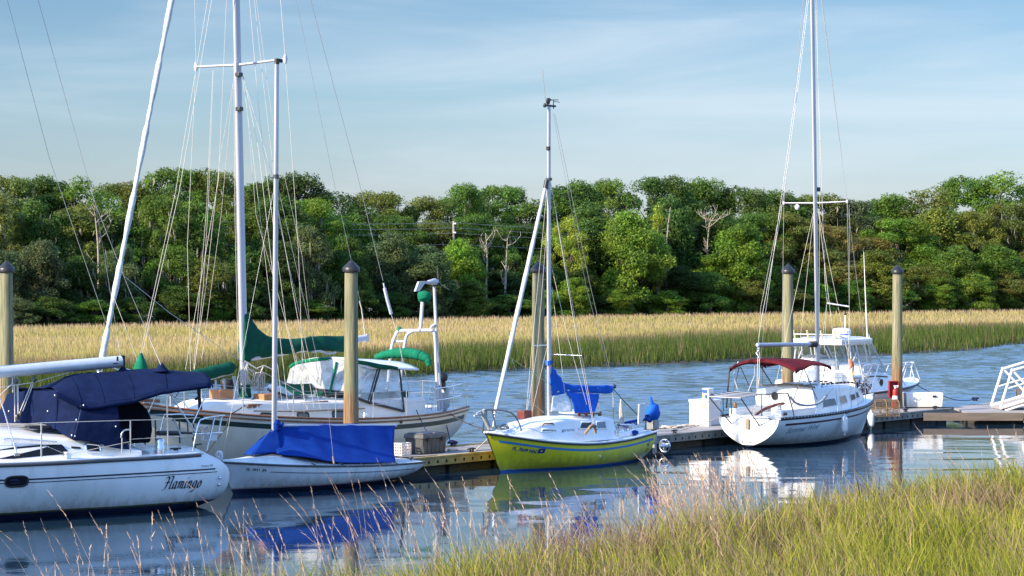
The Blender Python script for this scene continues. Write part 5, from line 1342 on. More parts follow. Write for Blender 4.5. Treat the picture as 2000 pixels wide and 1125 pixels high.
# ================================================================== white day sailer under a blue boom tent
def daysailer():
    fr = Frame((-2.46, 50.6, 0), R(48) + math.pi); L = fr.L
    e = tag(empty('sailboat', fr.O, fr.ang), 'low white open sailboat under a bright blue boom tent, lettered FL 3931 JN', 'sailboat')
    zs = smooth_interp([0, .25, .5, .75, 1], [.40, .44, .50, .58, .70])
    zk = smooth_interp([0, .2, .5, .85, 1], [.06, -.12, -.22, -.18, -.02])
    bb = smooth_interp([0, .15, .4, .65, .82, .94, 1], [.60, .80, .94, .84, .54, .22, .03])
    H = Hull(lambda q: 0.30 * (1 - q) ** 1.2 - 0.10, lambda q: 4.99 + .38 * q, bb, zs, zk, pw=2.7, pw_bow=1.3, boot=0.10)
    H.mesh().build('hull', [WHITE, NAVYP], e)
    H.deck(lambda x: .03 + .19 * math.exp(-((x - 3.75) / 1.0) ** 2), drop=0.0).build('deck', mat('deck_grime', (.66, .70, .70), .5, var=.08, vscale=4, stain=(.42, .45, .44, .5), sscale=6), e)
    dz = lambda x: H.sheer(x).z
    for s in (1, -1): H.rail(0.022, s, out=0.012, up=-.01).build('rub_rail', RUBBER, e, fixn=False)
    H.strip(.3, 4.4, lambda x: dz(x) - .135 - .006 * x, .018).build('pinstripe', mat('pin_violet', (.16, .13, .20), .5), e)
    H.strip(.1, 5.1, lambda x: .115, .022, off=.006).build('boot_line', mat('pin_rose', (.42, .26, .27), .5), e)
    x0 = H.hit(fr, 481, 916).x; x1 = H.hit(fr, 520, 917).x; tm = text_mesh('FL  3931  JN', True); wd = max(v.co.x for v in tm.vertices)
    H.map_text('lettering', '', x0, dz(x0) - .155, (x0 - x1) / wd, 1, e, INK, -1, mesh=tm, slope=(dz(x1) - dz(x0)) / (x0 - x1))
    # mast
    m0 = L(535, 884, 0); m1 = L(541, 120, 0); m0.y = m1.y = 0; zdeck = dz(m0.x) + .21
    b = MB(); b.tube([Vector((m0.x, 0, zdeck)), m0.lerp(m1, .5), m1], [.046, .044, .038], 12, flat=1.4); b.build('mast', ALU, e, fixn=False)
    b = MB(); b.tube([m1 + Vector((0, 0, -.06)), m1 + Vector((0, 0, .05))], .055, 10); b.box(m1 + Vector((-.06, 0, .02)), (.16, .05, .08)); b.build('masthead_fitting', BLACK, e)
    p = m0.lerp(m1, .70); b = MB(); b.tube([p, p + Vector((0, 0, .09))], .062, 10); b.build('hound_fitting', DKSTEEL, e, fixn=False)
    b = MB(); b.lathe([(.10, 0), (.09, .03), (.065, .05)], (m0.x, 0, zdeck - .02), 12); b.build('mast_step', STEEL, e, fixn=False)
    # boom tent: ridge over the boom, skirt lashed to the gunwale, flap forward of the mast
    R0 = L(539, 829, 0); R1 = L(655, 827.5, 0); R2 = L(771, 828.5, 0)
    def side(s, wob, seed):
        top = [R0, R0.lerp(R1, .5), R1, R1.lerp(R2, .5), R2]
        px = [(541, 888), (598, 893), (652, 902.5), (710, 904), (772.5, 903.5)]
        bot = []
        for (x, y), t in zip(px, top):
            p = L(x, y, .55 if x < 545 else .82)
            yo = (min(.86, H.sheer(p.x).y - .04) if x > 560 else .30)
            p = L(x, y, yo)
            bot.append(Vector((p.x, s * p.y, max(p.z, dz(p.x) + .02))))
        rows = []
        for k in range(6):
            t = k / 5; rows.append([a.lerp(c, t) + Vector((0, 0, -.05 * math.sin(math.pi * t))) + Vector((0, -s * .04 * math.sin(math.pi * t), 0)) for a, c in zip(top, bot)])
        g = patch_rows(rows, 6, 9, 0.0)
        for i, row in enumerate(g):
            for j, p in enumerate(row):
                u = j / len(row); v = i / len(g)
                # tension folds running from the ridge down and aft
                f = math.sin((u * 5.5 - v * 1.1) * 2 * math.pi) * .013 * math.sin(math.pi * min(1, v * 1.1)) + .008 * mnoise.noise(p * 2.2)
                row[j] = p + Vector((0, s * f, f * .4))
        return g, bot
    g1, bot = side(1, .02, 1); g2, bot2 = side(-1, .02, 2)
    b = MB(); b.grid(g1); b.grid(g2)
    fl = []
    tip = L(490, 889, .10)
    for s in (1, -1):
        rows = [[R0, R0 + Vector((.02, s * .03, -.1))], [R0.lerp(Vector((m0.x, s * .28, zdeck)), .5), R0.lerp(Vector((tip.x, s * .10, tip.z)), .5)], [Vector((m0.x + .02, s * .30, zdeck + .03)), Vector((tip.x, s * .12, tip.z))]]
        b.grid(patch_rows(rows, 6, 6, .03, 2.5, 3))
    rows = [[R0, R0 + Vector((0.01, 0.01, -.02))], [R0.lerp(Vector((tip.x, .10, tip.z)), .5), R0.lerp(Vector((tip.x, -.10, tip.z)), .5)], [Vector((tip.x, .12, tip.z)), Vector((tip.x, -.12, tip.z))]]
    b.grid(patch_rows(rows, 6, 6, .03, 2.5, 4))
    tent = b.build('boom_tent', BLUEC, e, solid=0.006)
    b = MB(); b.tube([R0 + Vector((0, 0, -.12)), R0 + Vector((0, 0, .02)), R0 + Vector((-.005, 0, .10))], [.10, .105, .075], 10); b.tube(cr([R0 + Vector((.06, .08, .04)), R0 + Vector((-.05, .12, -.02)), R0 + Vector((-.12, .08, .02))], 4), .03, 6); b.build('tent_collar', BLUEC, tent, fixn=False)
    b = MB(); b.tube([R0 + Vector((-.02, 0, -.03)), R2 + Vector((-.05, 0, -.03))], .035, 8); b.build('boom', ALU, e, fixn=False)
    for px, py in ((612, 902), (660, 905), (700, 906), (735, 907), (770, 907)):
        p = L(px, py - 4, .84); q = H.on(p.x - .12, dz(p.x) - .02, 1, .02)
        tube_obj('tie_cord', [Vector((p.x, H.sheer(p.x).y - .05, dz(p.x) + .05)), Vector((p.x - .05, H.sheer(p.x).y + .01, dz(p.x) + .015)), q], .010, BLACK, e, n=5)
    b = MB(); p = L(649, 897, .86); b.tube([p + Vector((0, 0.02, .06)), p + Vector((0, 0.05, -.09))], .02, 6); b.build('shroud_turnbuckle', GREYWD, e, fixn=False)
    wire('shroud', [m0.lerp(m1, .70), L(640, 790, .72), p + Vector((0, .03, 0))], e, WIRE, .004); q = Vector((p.x, -p.y, p.z)); wire('shroud', [m0.lerp(m1, .70), q], e, WIRE, .004)
    b = MB(); b.tube([Vector((.72, .5, dz(.6) + .14)), Vector((.0, .45, .45))], .012, 5); b.tube([Vector((.05, .30, .42)), Vector((-.02, .30, .50))], .02, 5); b.build('stern_line', BLACK, e, fixn=False)
    wire('forestay', [m0.lerp(m1, .70), Vector((5.3, 0, .74))], e, WIRE, .004)
    mooring(fr.world((.05, -.45, .46)), dk(.4, .12, cz), .02, ROPED, 'short dark stern line from the blue tented sailboat to the dock')
    return fr, H
DF, DH = daysailer()
# ================================================================== white sailboat with maroon canopy, stern towards us
def white_sloop():
    fr = Frame(dk(11.67, -1.15), PHI)
    L = lambda px, py, y=0.0: fr.L(px, py, y)
    e = tag(empty('sailboat', fr.O, fr.ang), 'white sailboat with maroon canopy over its cockpit and rounded sunlit transom', 'sailboat')
    xs0 = -0.20; LB = 6.33
    zs = smooth_interp([0, .25, .5, .75, 1], [.77, .80, .86, .96, 1.13])
    zk = smooth_interp([0, .25, .6, 1], [.03, -.28, -.32, -.05])
    bb = smooth_interp([0, .18, .42, .62, .80, .92, 1], [.94, 1.12, 1.20, 1.08, .72, .34, .03])
    H = Hull(lambda q: xs0 + .03 * q, lambda q: 5.58 + .76 * q ** .9, bb, zs, zk, pw=2.0, pw_bow=1.2, boot=0.07)
    H.mesh().build('hull', [WHITE2, NAVYP], e)
    H.deck(.06).build('deck', WHITE, e)
    dz = lambda x: H.sheer(x).z
    for s in (1, -1):
        b = MB(); rows = [[H.P(t, 1, s, .008) + Vector((0, 0, -.025)), H.P(t, 1, s, .012) + Vector((0, 0, .015)), H.P(t, 1, s, .004) + Vector((0, 0, .05)), H.P(t, 1, s, -.02) + Vector((0, 0, .05))] for t in [.012 + .985 * k / 50 for k in range(51)]]
        b.grid(rows); rl = b.build('toe_rail', BLACK, e, solid=.008)
        b = MB(); k = 0
        for k in range(46):
            t = .03 + .95 * k / 46; p = H.P(t, 1, s, .014) + Vector((0, 0, .022)); q = H.P(t + .006, 1, s, .014) + Vector((0, 0, .022))
            b.poly([p, q, q + Vector((0, 0, .018)), p + Vector((0, 0, .018))])
        b.build('rail_slots', WHITE, rl, fixn=False)
    H.strip(.12, 6.2, lambda x: dz(x) - .15, .055, side=-1, taper=.35).build('stripe', MAROONP, e); H.strip(.12, 6.2, lambda x: dz(x) - .15, .055, side=1, taper=.35).build('stripe', MAROONP, e)
    # transom fittings: rudder gudgeon plate, drains, edge line
    b = MB(); b.prism([(xs0 - .002, .05, .50), (xs0 - .002, -.05, .50), (xs0 - .002, -.05, .76), (xs0 - .002, .05, .76)], (-.04, 0, 0)); b.build('rudder_fitting', GREYWD, e, bevel=.008)
    b = MB()
    for px, py in ((1480, 852), (1465, 864), (1450, 863)):
        p = fr.Lx(px, py, xs0 - .002); b.lathe([(.018, 0), (.014, .012)], p, 10, M=Matrix.Rotation(R(-90), 3, 'Y'))
    b.build('drain', BLACK, e)
    # faded script on the quarter and the transom
    x0 = H.hit(fr, 1532, 848, -1).x; tm = text_mesh('Summer Wind'); wd = max(v.co.x for v in tm.vertices); x1 = H.hit(fr, 1594, 842, -1).x
    H.map_text('lettering', '', x0, H.hit(fr, 1532, 847, -1).z, (x1 - x0) / wd, -1, e, TEALF, 1, slant=.45, mesh=tm, slope=.06)
    tm = text_mesh('Summer Wind'); wd = max(v.co.x for v in tm.vertices)
    for v in tm.vertices:
        u, h, _ = v.co; v.co = (xs0 - .006, .62 - (u + .4 * h) * 1.2 / wd, .575 + h * 1.2 / wd)
    tm.materials.clear(); tm.materials.append(mat('lettering_ghost', (.60, .66, .66), .5, var=.15, vscale=12)); o = bpy.data.objects.new('lettering', tm); COL.objects.link(o); o.parent = e
    # cabin trunk
    X = [1.80, 2.4, 3.2, 4.2, 4.8, 5.15, 5.3]; W = [.90, .90, .86, .72, .56, .42, .34]
    ZT = [1.50, 1.52, 1.53, 1.50, 1.40, 1.20, 1.08]
    T = Trunk(X, W, [dz(x) for x in X], ZT, lean=.22, rnd=.08, camber=.06); T.mesh().build('cabin', WHITE, e)
    def onT(px, py):
        yo = -.8
        for _ in range(6):
            p = L(px, py, yo); wd_, zb, zt_ = T.sec(p.x); hs = zt_ - zb - .08; v = (p.z - zb) / hs; yo = -(wd_ - .22 * hs * v)
        return p.x, v
    def win(q, m, fm):
        pts = [onT(*p) for p in q]; T.frame(pts, .016, -1).build('window_frame', fm, e, fixn=False); T.window(pts, -1, .010).build('window', m, e)
    win([(1607, 797), (1606, 783), (1611, 780), (1629, 777), (1634, 789), (1633, 792)], GREYGL, WHITE); win([(1641, 790.5), (1638, 775), (1650, 771.5), (1655, 786)], GREYGL, WHITE)
    win([(1662, 783.5), (1659, 771), (1668, 769), (1671, 779.5)], MAROONP, WHITE); win([(1673, 779), (1670, 767), (1674, 765), (1678.5, 776)], MAROONP, WHITE)
    # companionway boards and trim, hatch
    b = MB(); b.box((1.785, .0, 1.25), (.02, .62, .55)); b.build('companionway_board', PLASTW, e, bevel=.005)
    b = MB(); b.tube([(1.76, .86, 1.545), (1.76, 0, 1.60), (1.78, -.84, 1.545)], .035, 6); b.box((2.3, .28, 1.60), (1.1, .05, .04)); b.box((2.3, -.28, 1.60), (1.1, .05, .04)); b.build('companionway_trim', GREYWD, e)
    b = MB(); b.box((2.45, 0, 1.61), (.8, .62, .05)); b.build('sliding_hatch', WHITE, e, bevel=.015)
    for y in (.52, -.52):
        b = MB(); z0 = 1.575
        for k in range(9): b.box((2.75 + .24 * k, y * (1 - .045 * max(0, k - 3)), z0 + .02 - .008 * max(0, k - 5) ** 1.6), (.13, .035, .05))
        b.build('hand_rail', MAROONP, e)
    p = L(1495, 778, .35); b = MB(); b.lathe([(.11, 0), (.11, .02)], Vector((1.775, .42, 1.28)), 14, M=Matrix.Rotation(R(-90), 3, 'Y')); b.build('bulkhead_compass', BLACK, e)
    # coamings, seats
    for s in (1, -1):
        b = MB(); b.prism([(.15, s * .62, dz(.2)), (.15, s * .84, dz(.2)), (1.8, s * .90, dz(1.8)), (1.8, s * .62, dz(1.8))], (0, 0, .22)); b.build('coaming', WHITE, e, bevel=.03)
    b = MB(); b.box((.0, 0, .80), (.30, 1.2, .10)); b.build('stern_deck', WHITE, e, bevel=.02)
    p = L(1533, 811, -.85); b = MB(); b.box(p + Vector((0, 0, .02)), (.16, .05, .05)); b.box(p + Vector((0, 0, .04)), (.05, .09, .06)); b.build('winch', BLACK, e)
    p = L(1523, 797, -.72); b = MB(); b.lathe([(.055, -.08), (.06, .0), (.045, .03), (.06, .08)], p, 12); b.build('winch', STEEL, e, fixn=False)
    b = MB(); b.tube(cr([(.0, -.05, .80), (.35, -.12, .98), (.8, -.25, 1.10), (1.05, -.35, 1.13)], 5), [.04] * 15 + [.03], 8); b.build('tiller', REDWD, e, fixn=False)
    p = L(1436, 793, .45); b = MB(); b.lathe([(.05, -.06), (.05, .08), (.03, .10)], p, 10); b.build('stern_light', TEAKB, e, fixn=False)
    # stern rail and slatted rack
    b = MB()
    P = lambda px, py, y: L(px, py, y)
    b.tube(cr([L(1551, 814, -1.03), L(1547, 795, -1.0), L(1540, 772, -.98), L(1534, 768, -.95), L(1500, 770, -.85), L(1487, 771, -.70)], 4), .016, 8)
    b.tube([L(1487, 771, -.70), L(1488, 814, -.72)], .016, 8)
    b.tube([L(1427, 768, .62), L(1429, 811, .66)], .016, 8); b.tube([L(1412, 770, .80), L(1413, 805, .82)], .014, 8)
    b.tube([L(1385, 773, .60), L(1426, 766, .70), L(1487, 771, -.70)], .014, 8)
    b.build('stern_rail', DKSTEEL, e, fixn=False)
    a0, a1, c1, c0 = L(1384, 774.5, .55), L(1447, 777.5, -.45), L(1487, 770, -.62), L(1428, 764.5, .50)
    b = MB()
    for k in range(5):
        t = k / 4; b.tube([a0.lerp(c0, t), a1.lerp(c1, t)], .018, 6)
    b.tube([a0, c0], .018, 6); b.tube([a1, c1], .018, 6); b.build('stern_rack', ALU, e, fixn=False)
    b = MB()
    for k in range(4):
        t = (k + .5) / 4; q0 = a0.lerp(c0, t) + Vector((0, 0, .012)); q1 = a1.lerp(c1, t) + Vector((0, 0, .012)); b.tube([q0, q1], .035, 4, flat=.3)
    b.build('rack_slat', DKSTEEL, e, fixn=False)
    for q0, (px, py) in ((a0, (1428, 827)), (a1, (1483, 831))):
        q = fr.Lx(px, py, xs0 - .01); tube_obj('rack_strut', [q0, q], .016, DKSTEEL, e, n=6)
    # canopy
    ys = (-1.03, -.92, -.5, 0, .5, .92, 1.03); rows = []
    for x, ze, zc in ((.45, 2.06, 2.31), (.85, 2.12, 2.33), (1.35, 2.17, 2.33), (1.9, 2.16, 2.29), (2.28, 2.10, 2.20)):
        rows.append([Vector((x + .03 * abs(y), y, zc - (zc - ze) * abs(y / 1.03) ** 3.0)) for y in ys])
    g = patch_rows(rows, 5, 5, .02, 2.5, 5)
    b = MB(); b.grid(g)
    for s in (0, -1):  # aft and fore valances
        edge = g[s]; b.grid([edge, [p + Vector(((-.03 if s == 0 else .04), 0, -.07)) for p in edge]])
    for s in (0, -1):
        edge = [r[s] for r in g]; n = len(edge)
        b.grid([edge, [p + Vector((0, (-.02 if s == 0 else .02), -.11 + .09 * math.sin(math.pi * i / (n - 1)))) for i, p in enumerate(edge)]])
    b.build('canopy', MAROON, e, solid=.012)
    fr_ = [((1.55, -.98, 1.0), (.55, -1.0, 2.05)), ((1.55, -.98, 1.0), (1.35, -1.0, 2.14)), ((1.75, -.95, 1.05), (2.2, -1.0, 2.08))]
    for s in (1, -1):
        for a, c in ((L(1548, 790, -.98), L(1568, 721, -1.01)), (L(1596, 781, -1.0), L(1571, 721, -1.01)), (L(1605, 757, -.95), L(1612, 712, -1.0))):
            a = Vector((a.x, s * -a.y if s > 0 else a.y, a.z)); c = Vector((c.x, s * -c.y if s > 0 else c.y, c.z)); tube_obj('canopy_pole', [a, c], .014, DKSTEEL, e, n=6)
    tube_obj('canopy_pole', [L(1485, 714, .6), L(1510, 754, .85)], .018, BLACK, e, n=6)
    for pts in ([L(1442, 706, .9), L(1432, 732, .95), L(1441, 762, .95)], [L(1476, 702, .3), L(1474, 720, .3), L(1474, 733, .3), L(1461, 765, .4)]):
        tube_obj('canopy_strap', pts, .010, PLASTW, e, n=5)
    tube_obj('canopy_pole', [L(1425, 718, 1.0), L(1419, 797, .95)], .022, BLACK, e, n=6)
    # spars and rigging
    m0 = Vector((3.33, 0, 1.56)); m1 = L(1586, 0, 0); m1.y = 0; m2 = m1 + (m1 - m0) * .22
    b = MB(); b.tube([m0.lerp(m2, k / 10) for k in range(11)], .044, 16, flat=1.9); b.build('mast', ALU, e, fixn=False)
    b = MB(); b.box(m2 + Vector((0, 0, .05)), (.3, .08, .10)); b.build('masthead_fitting', BLACK, e)
    sz = L(1594, 396.5, 0)
    tips = {}
    for s, (px, py) in ((-1, (1656, 390)), (1, (1527, 398))):
        tip = Vector((sz.x - .05, s * 1.02, sz.z + .02)); tips[s] = tip; b = MB(); b.tube([Vector((sz.x, s * .05, sz.z)), tip], [.04, .028], 8, flat=.6); b.lathe([(.02, -.05), (.035, 0), (.02, .05)], tip, 8); b.build('spreader', MASTW, e, fixn=False)
    p = L(1557, 404, .5); b = MB(); b.lathe([(.03, -.08), (.07, -.03), (.07, .03), (.02, .07)], p, 10); b.build('radar_reflector', PLASTW, e, fixn=False)
    p = L(1597, 370, 0); b = MB(); b.box(p, (.12, .12, .12)); b.build('steaming_light', BLACK, e, bevel=.02)
    S = lambda nm, pts, m=WIRE, r=.0065: wire(nm, pts, e, m, r)
    hd = m2 + Vector((0, 0, -.1))
    S('shroud', [hd, tips[-1], H.P(.52, 1, -1) + Vector((0, .04, 0))]); S('shroud', [hd, tips[1], H.P(.52, 1, 1) + Vector((0, -.04, 0))])
    for s in (1, -1):
        S('lower_shroud', [sz + Vector((0, s * .06, -.15)), H.P(.44, 1, s) + Vector((0, -.04 * s, 0))], WIREW); S('lower_shroud', [sz + Vector((0, s * .06, -.15)), H.P(.60, 1, s) + Vector((0, -.04 * s, 0))], WIREW)
    S('backstay', [L(1576, 0, 0) + (L(1576, 0, 0) - L(1540, 300, 0)) * .2, L(1557, 160, 0), L(1524, 400, .1), L(1494, 620, .2), L(1481, 750, .3)]); S('backstay', [L(1579, 0, 0), L(1560, 160, 0), L(1525, 420, 0), L(1488, 620, -.1), L(1478, 690, 0)])
    S('forestay', [hd + Vector((.06, 0, 0)), Vector((6.22, 0, 1.18))]); S('halyard', [m2 + Vector((.10, 0, 0)), L(1606, 400, 0), L(1612, 560, 0), L(1616, 590, -.2)], WIREW, .008)
    S('halyard', [L(1595, 0, 0.02), L(1601, 300, .03), L(1600, 690, .06)], ROPE, .006)
    q0 = L(1615, 592, -.3); q1 = L(1659, 599, -.9); b = MB(); b.tube([q0, q1], .022, 8); b.build('whisker_pole', MASTW, e, fixn=False)
    S('pole_line', [q1, L(1657, 720, -.9)], WIREW, .009); S('pole_line', [q1 + Vector((0, 0, .02)), L(1659, 400, -.9)], WIRE, .005); S('pole_line', [q0, L(1608, 650, -.3), L(1600, 690, -.1)], WIREW, .006); S('pole_line', [q0, L(1612, 650, -.3), L(1610, 690, -.3)], WIREW, .005)
    # boom with furled sail
    b0 = L(1596, 672, 0); b1 = L(1481, 674, 0); b0.y = b1.y = 0
    b = MB(); b.tube([b1, b0], .06, 10); b.lathe([(.055, 0), (.06, .04), (.03, .06)], b1, 10, M=Matrix.Rotation(R(-90), 3, 'Y')); b.build('boom', mat('boom_grey', (.46, .50, .54), .45, metal=.2, var=.08), e, fixn=False)
    b = MB(); 
    for k in range(5): b.tube([b0.lerp(b1, .03 + .025 * k) + Vector((0, .07 * math.cos(a), .07 * math.sin(a))) for a in [2 * math.pi * i / 10 for i in range(11)]], .02, 5)
    b.build('boom_lashing', ROPED, e, fixn=False)
    S('mainsheet', [b1 + Vector((.04, .02, -.05)), L(1478, 778, .1), L(1471, 812, .1)], ROPE, .014); S('mainsheet', [b1 + Vector((.04, -.02, -.05)), L(1483, 740, 0), L(1473, 810, .05)], WIREW, .012); S('topping_lift', [b1, L(1486, 600, 0), L(1526, 400, 0)], WIREW, .005)
    b = MB(); p = L(1482, 682, 0); b.lathe([(.02, -.07), (.04, 0), (.02, .07)], p, 8); b.tube([p, L(1477, 690, .05), L(1484, 700, -.05)], .012, 5); b.build('mainsheet_block', STEEL, e, fixn=False)
    # guard rails: padded lifeline, forward stanchions and pulpit
    pad = cr([L(1544, 775, -1.0), L(1556, 788, -1.06), L(1578, 792, -1.10), L(1600, 787, -1.10), L(1615, 772, -1.06)], 5)
    tube_obj('lifeline_padding', pad, .032, mat('grey_foam', (.36, .38, .40), .8, var=.15), e)
    S('lifeline', [pad[-1], L(1628, 758, -1.0)], WIREW, .010)
    for (xa, ya, xb_, yb, yo) in ((1637, 803, 1632, 758, -1.1), (1593, 808, 1599, 787, -1.12)):
        tube_obj('stanchion', [L(xa, ya, yo), L(xb_, yb, yo)], .013, STEEL, e, n=6)
    b = MB()
    for s in (1, -1):
        def Q(px, py, y): v = L(px, py, -abs(y)); v.y *= -s; return v
        b.tube(cr([Q(1691, 788, .62), Q(1690, 760, .60), Q(1686, 722, .58), Q(1690, 714, .50), Q(1706, 711, .3), Q(1718, 712, .06)], 4), .015, 8)
        b.tube([Q(1716, 714, .10), Q(1700, 766, .22)], .015, 8); b.tube([Q(1688, 740, .58), Q(1708, 738, .2)], .012, 6)
    b.build('bow_pulpit', STEEL, e, fixn=False)
    # furled jib bundle, life sling and coils by the bow rail
    p = L(1684, 745, -.45)
    rr = random.Random(12)
    for k in range(5):
        q = L(1676 + 5 * k, 748 + rr.uniform(-8, 14), -.4); pts = [q + Vector((rr.uniform(-.12, .12), rr.uniform(-.12, .12), rr.uniform(-.18, .18))) for _ in range(9)]
        tube_obj('rope_coil', cr(pts, 3), .013, ROPE if k % 2 else ROPED, e, n=5)
    b = MB(); b.tube(cr([L(1660, 702, -.75), L(1663, 712, -.76), L(1659, 724, -.77), L(1662, 735, -.77)], 5), [.03 + .03 * math.sin(i * .4) for i in range(16)], 8); b.build('life_sling', ORANGE, e, fixn=False)
    b = MB(); b.tube(cr([L(1661, 700, -.78), L(1667, 714, -.80), L(1666, 735, -.80), L(1672, 748, -.8)], 5), .022, 8); b.build('life_sling_line', YELP, e, fixn=False)
    # fenders hang from the rail and stay things of their own
    def fender(p, ln, r, label):
        f = tag(empty('fender', p), label, 'fender', 'white boat fenders')
        b = MB(); b.lathe([(.02, -ln / 2 - .06), (.025, -ln / 2), (r * .85, -ln / 2 + .04), (r, -ln / 2 + .10), (r, ln / 2 - .10), (r * .85, ln / 2 - .04), (.025, ln / 2), (.02, ln / 2 + .06)], n=14); b.build('body', PLASTW, f, fixn=False)
        return f
    q = L(1645, 829, -1.22); w = fr.world(q + Vector((0, -.08, 0))); fender(w, .46, .09, 'white fender hanging against the side of the maroon canopied sailboat')
    mooring(w + Vector((0, 0, .28)), fr.world(H.P(.60, 1, -1) + Vector((0, 0, .04))), 0, ROPED, 'thin dark line holding the fender on the maroon canopied sailboat', r=.012)
    w2 = at_z(1701, 833, .25); w2 = dk(dkx(1701, -.12), -.12, .30); fender(w2, .46, .10, 'white fender hanging on the dock edge just beyond the maroon canopied sailboat bow')
    mooring(fr.world((-.15, .88, .80)), dk(dkx(1318, .1), .1, cz + .05), .04, ROPE, 'pale stern line from the maroon canopied sailboat down to the dock cleat')
    return fr, H
WF, WH = white_sloop()
# ================================================================== white cabin motor boat beyond the dock
def motor_boat():
    fr = Frame(dk(20.7, 3.45), PHI)
    L = lambda px, py, y=0.0: fr.L(px, py, y)
    e = tag(empty('motor_boat', fr.O, fr.ang), 'white cabin motor boat with hard top and round radar dome, moored behind the dock', 'motor boat')
    sx = lambda x: x if x > 3.85 else 1.65 + (x + 1.25) * 2.2 / 5.1
    zs = smooth_interp([0, .3, .6, .85, 1], [.84, .86, .93, 1.02, 1.10]); zk = smooth_interp([0, .4, .8, 1], [-.3, -.35, -.2, .05])
    bb = smooth_interp([0, .3, .55, .75, .9, .97, 1], [1.20, 1.32, 1.32, 1.08, .62, .26, .04])
    H = Hull(lambda q: -.2 + .25 * q, lambda q: 6.7 + 1.25 * q ** .9, bb, zs, zk, pw=1.7, pw_bow=.95, boot=.07)
    H.mesh().build('hull', [WHITE, NAVYP], e); H.deck(.08).build('deck', WHITE, e)
    dz = lambda x: H.sheer(x).z
    for s in (1, -1):
        H.rail(.028, s, out=.015, up=-.03).build('rub_rail', BLACK, e, fixn=False); H.rail(.020, s, out=.01, up=.02).build('gunwale', WHITE, e, fixn=False)
    # cuddy cabin
    X = [2.3, 2.8, 3.8, 4.6, 5.4, 6.2, 6.6]; W = [1.12, 1.12, 1.08, .95, .72, .42, .28]; ZT = [1.46, 1.46, 1.47, 1.42, 1.30, 1.18, 1.09]
    T = Trunk(X, W, [dz(x) for x in X], ZT, lean=.25, rnd=.10, camber=.09); T.mesh().build('cabin', WHITE, e)
    b = MB(); b.tube([T.side(x, .98, -1, .012) for x in np.linspace(2.35, 4.7, 20)], .022, 6); b.build('cabin_trim', BLACK, e, fixn=False)
    yo = -1.1
    p = L(1721, 741, -1.02); b = MB(); c = T.side(p.x, .55, -1, .005); b.lathe([(.15, 0), (.15, .03), (.11, .035)], c, 18, M=Matrix.Rotation(R(90), 3, 'X')); pf = b.build('porthole_frame', STEEL, e, fixn=False)
    b = MB(); b.lathe([(.115, 0), (.115, .04)], c, 18, M=Matrix.Rotation(R(90), 3, 'X')); b.build('porthole_glass', GLASS, pf)
    # hard top on a tube frame, windscreen and curtains
    ht = MB(); out_ = [(-1.25, .95), (-1.25, -.95), (1.5, -1.10), (3.0, -1.0), (3.75, -.55), (3.85, 0), (3.75, .55), (3.0, 1.0), (1.5, 1.10)]
    ht.prism([(sx(x), y, 2.48 + .05 * (1 - abs(y)) - .0 * x) for x, y in out_], (0, 0, .10)); ht.box((2.65, 0, 2.60), (1.7, 1.3, .06)); ht.build('hard_top', WHITE, e, bevel=.025)
    b = MB(); b.tube([(sx(x), y, z) for x, y, z in [(-1.2, -.9, 2.44), (1.5, -1.04, 2.44), (3.0, -.94, 2.44), (3.65, -.5, 2.44), (3.72, 0, 2.46), (3.65, .5, 2.44), (3.0, .94, 2.44), (1.5, 1.04, 2.44), (-1.2, .9, 2.44), (-1.2, -.9, 2.44)]], .05, 8); b.build('top_frame', DECKC, e, fixn=False)
    tubes = []
    for s in (1, -1):
        tubes += [[(4.45, s * .92, 1.45), (3.15, s * .92, 2.45)], [(4.55, s * .88, 1.45), (3.35, s * .85, 2.46)], [(2.6, s * 1.05, 1.46), (1.75, s * 1.0, 2.45)], [(2.9, s * 1.05, 1.46), (2.35, s * 1.0, 2.45)],
                  [(1.55, s * 1.12, .95), (.55, s * 1.0, 2.45)], [(-.3, s * 1.15, .95), (-.2, s * .98, 2.45)], [(-.2, s * .98, 2.2), (-.9, s * .96, 2.45)], [(.65, s * 1.02, 2.15), (-.1, s * 1.0, 1.75)], [(2.35, s * 1.0, 1.95), (3.9, s * .98, 1.95)], [(.6, s * 1.0, 2.0), (2.1, s * 1.0, 2.0)]]
    tubes += [[(4.5, -.9, 1.47), (4.75, 0, 1.53), (4.5, .9, 1.47)], [(4.62, .0, 1.5), (3.65, 0, 2.46)], [(4.6, -.45, 1.5), (3.55, -.42, 2.46)], [(4.6, .45, 1.5), (3.55, .42, 2.46)]]
    for q in tubes: tube_obj('frame_tube', [(sx(x), y, z) for x, y, z in q], .026, MASTW, e, n=7)
    V = lambda a, c, d, f, nm='window': None
    def pane(q, nm='window', m=CLEAR): b = MB(); b.poly([(sx(x), y, z) for x, y, z in q]); b.build(nm, m, e)
    for s in (1, -1):
        pane([(4.42, s * .915, 1.48), (2.95, s * 1.04, 1.48), (2.38, s * .99, 2.42), (3.12, s * .91, 2.42)]); pane([(2.6, s * 1.04, 1.48), (1.62, s * 1.08, 1.1), (.62, s * .99, 2.42), (1.72, s * .99, 2.42)], 'side_curtain')
        pane([(4.58, s * .86, 1.49), (4.68, s * .47, 1.51), (3.58, s * .43, 2.44), (3.35, s * .83, 2.44)], 'windscreen'); pane([(4.68, s * .45, 1.51), (4.72, s * .02, 1.52), (3.66, s * .02, 2.44), (3.58, s * .41, 2.44)], 'windscreen')
        pane([(-.3, s * 1.13, 1.0), (.0, s * 1.1, 1.0), (.4, s * 1.0, 2.40), (-.2, s * .97, 2.40)], 'side_curtain')
    b = MB(); b.box((3.1, -1.0, 1.98), (1.2, .03, .06)); b.box((3.1, 1.0, 1.98), (1.2, .03, .06)); b.build('window_rail', DECKC, e)
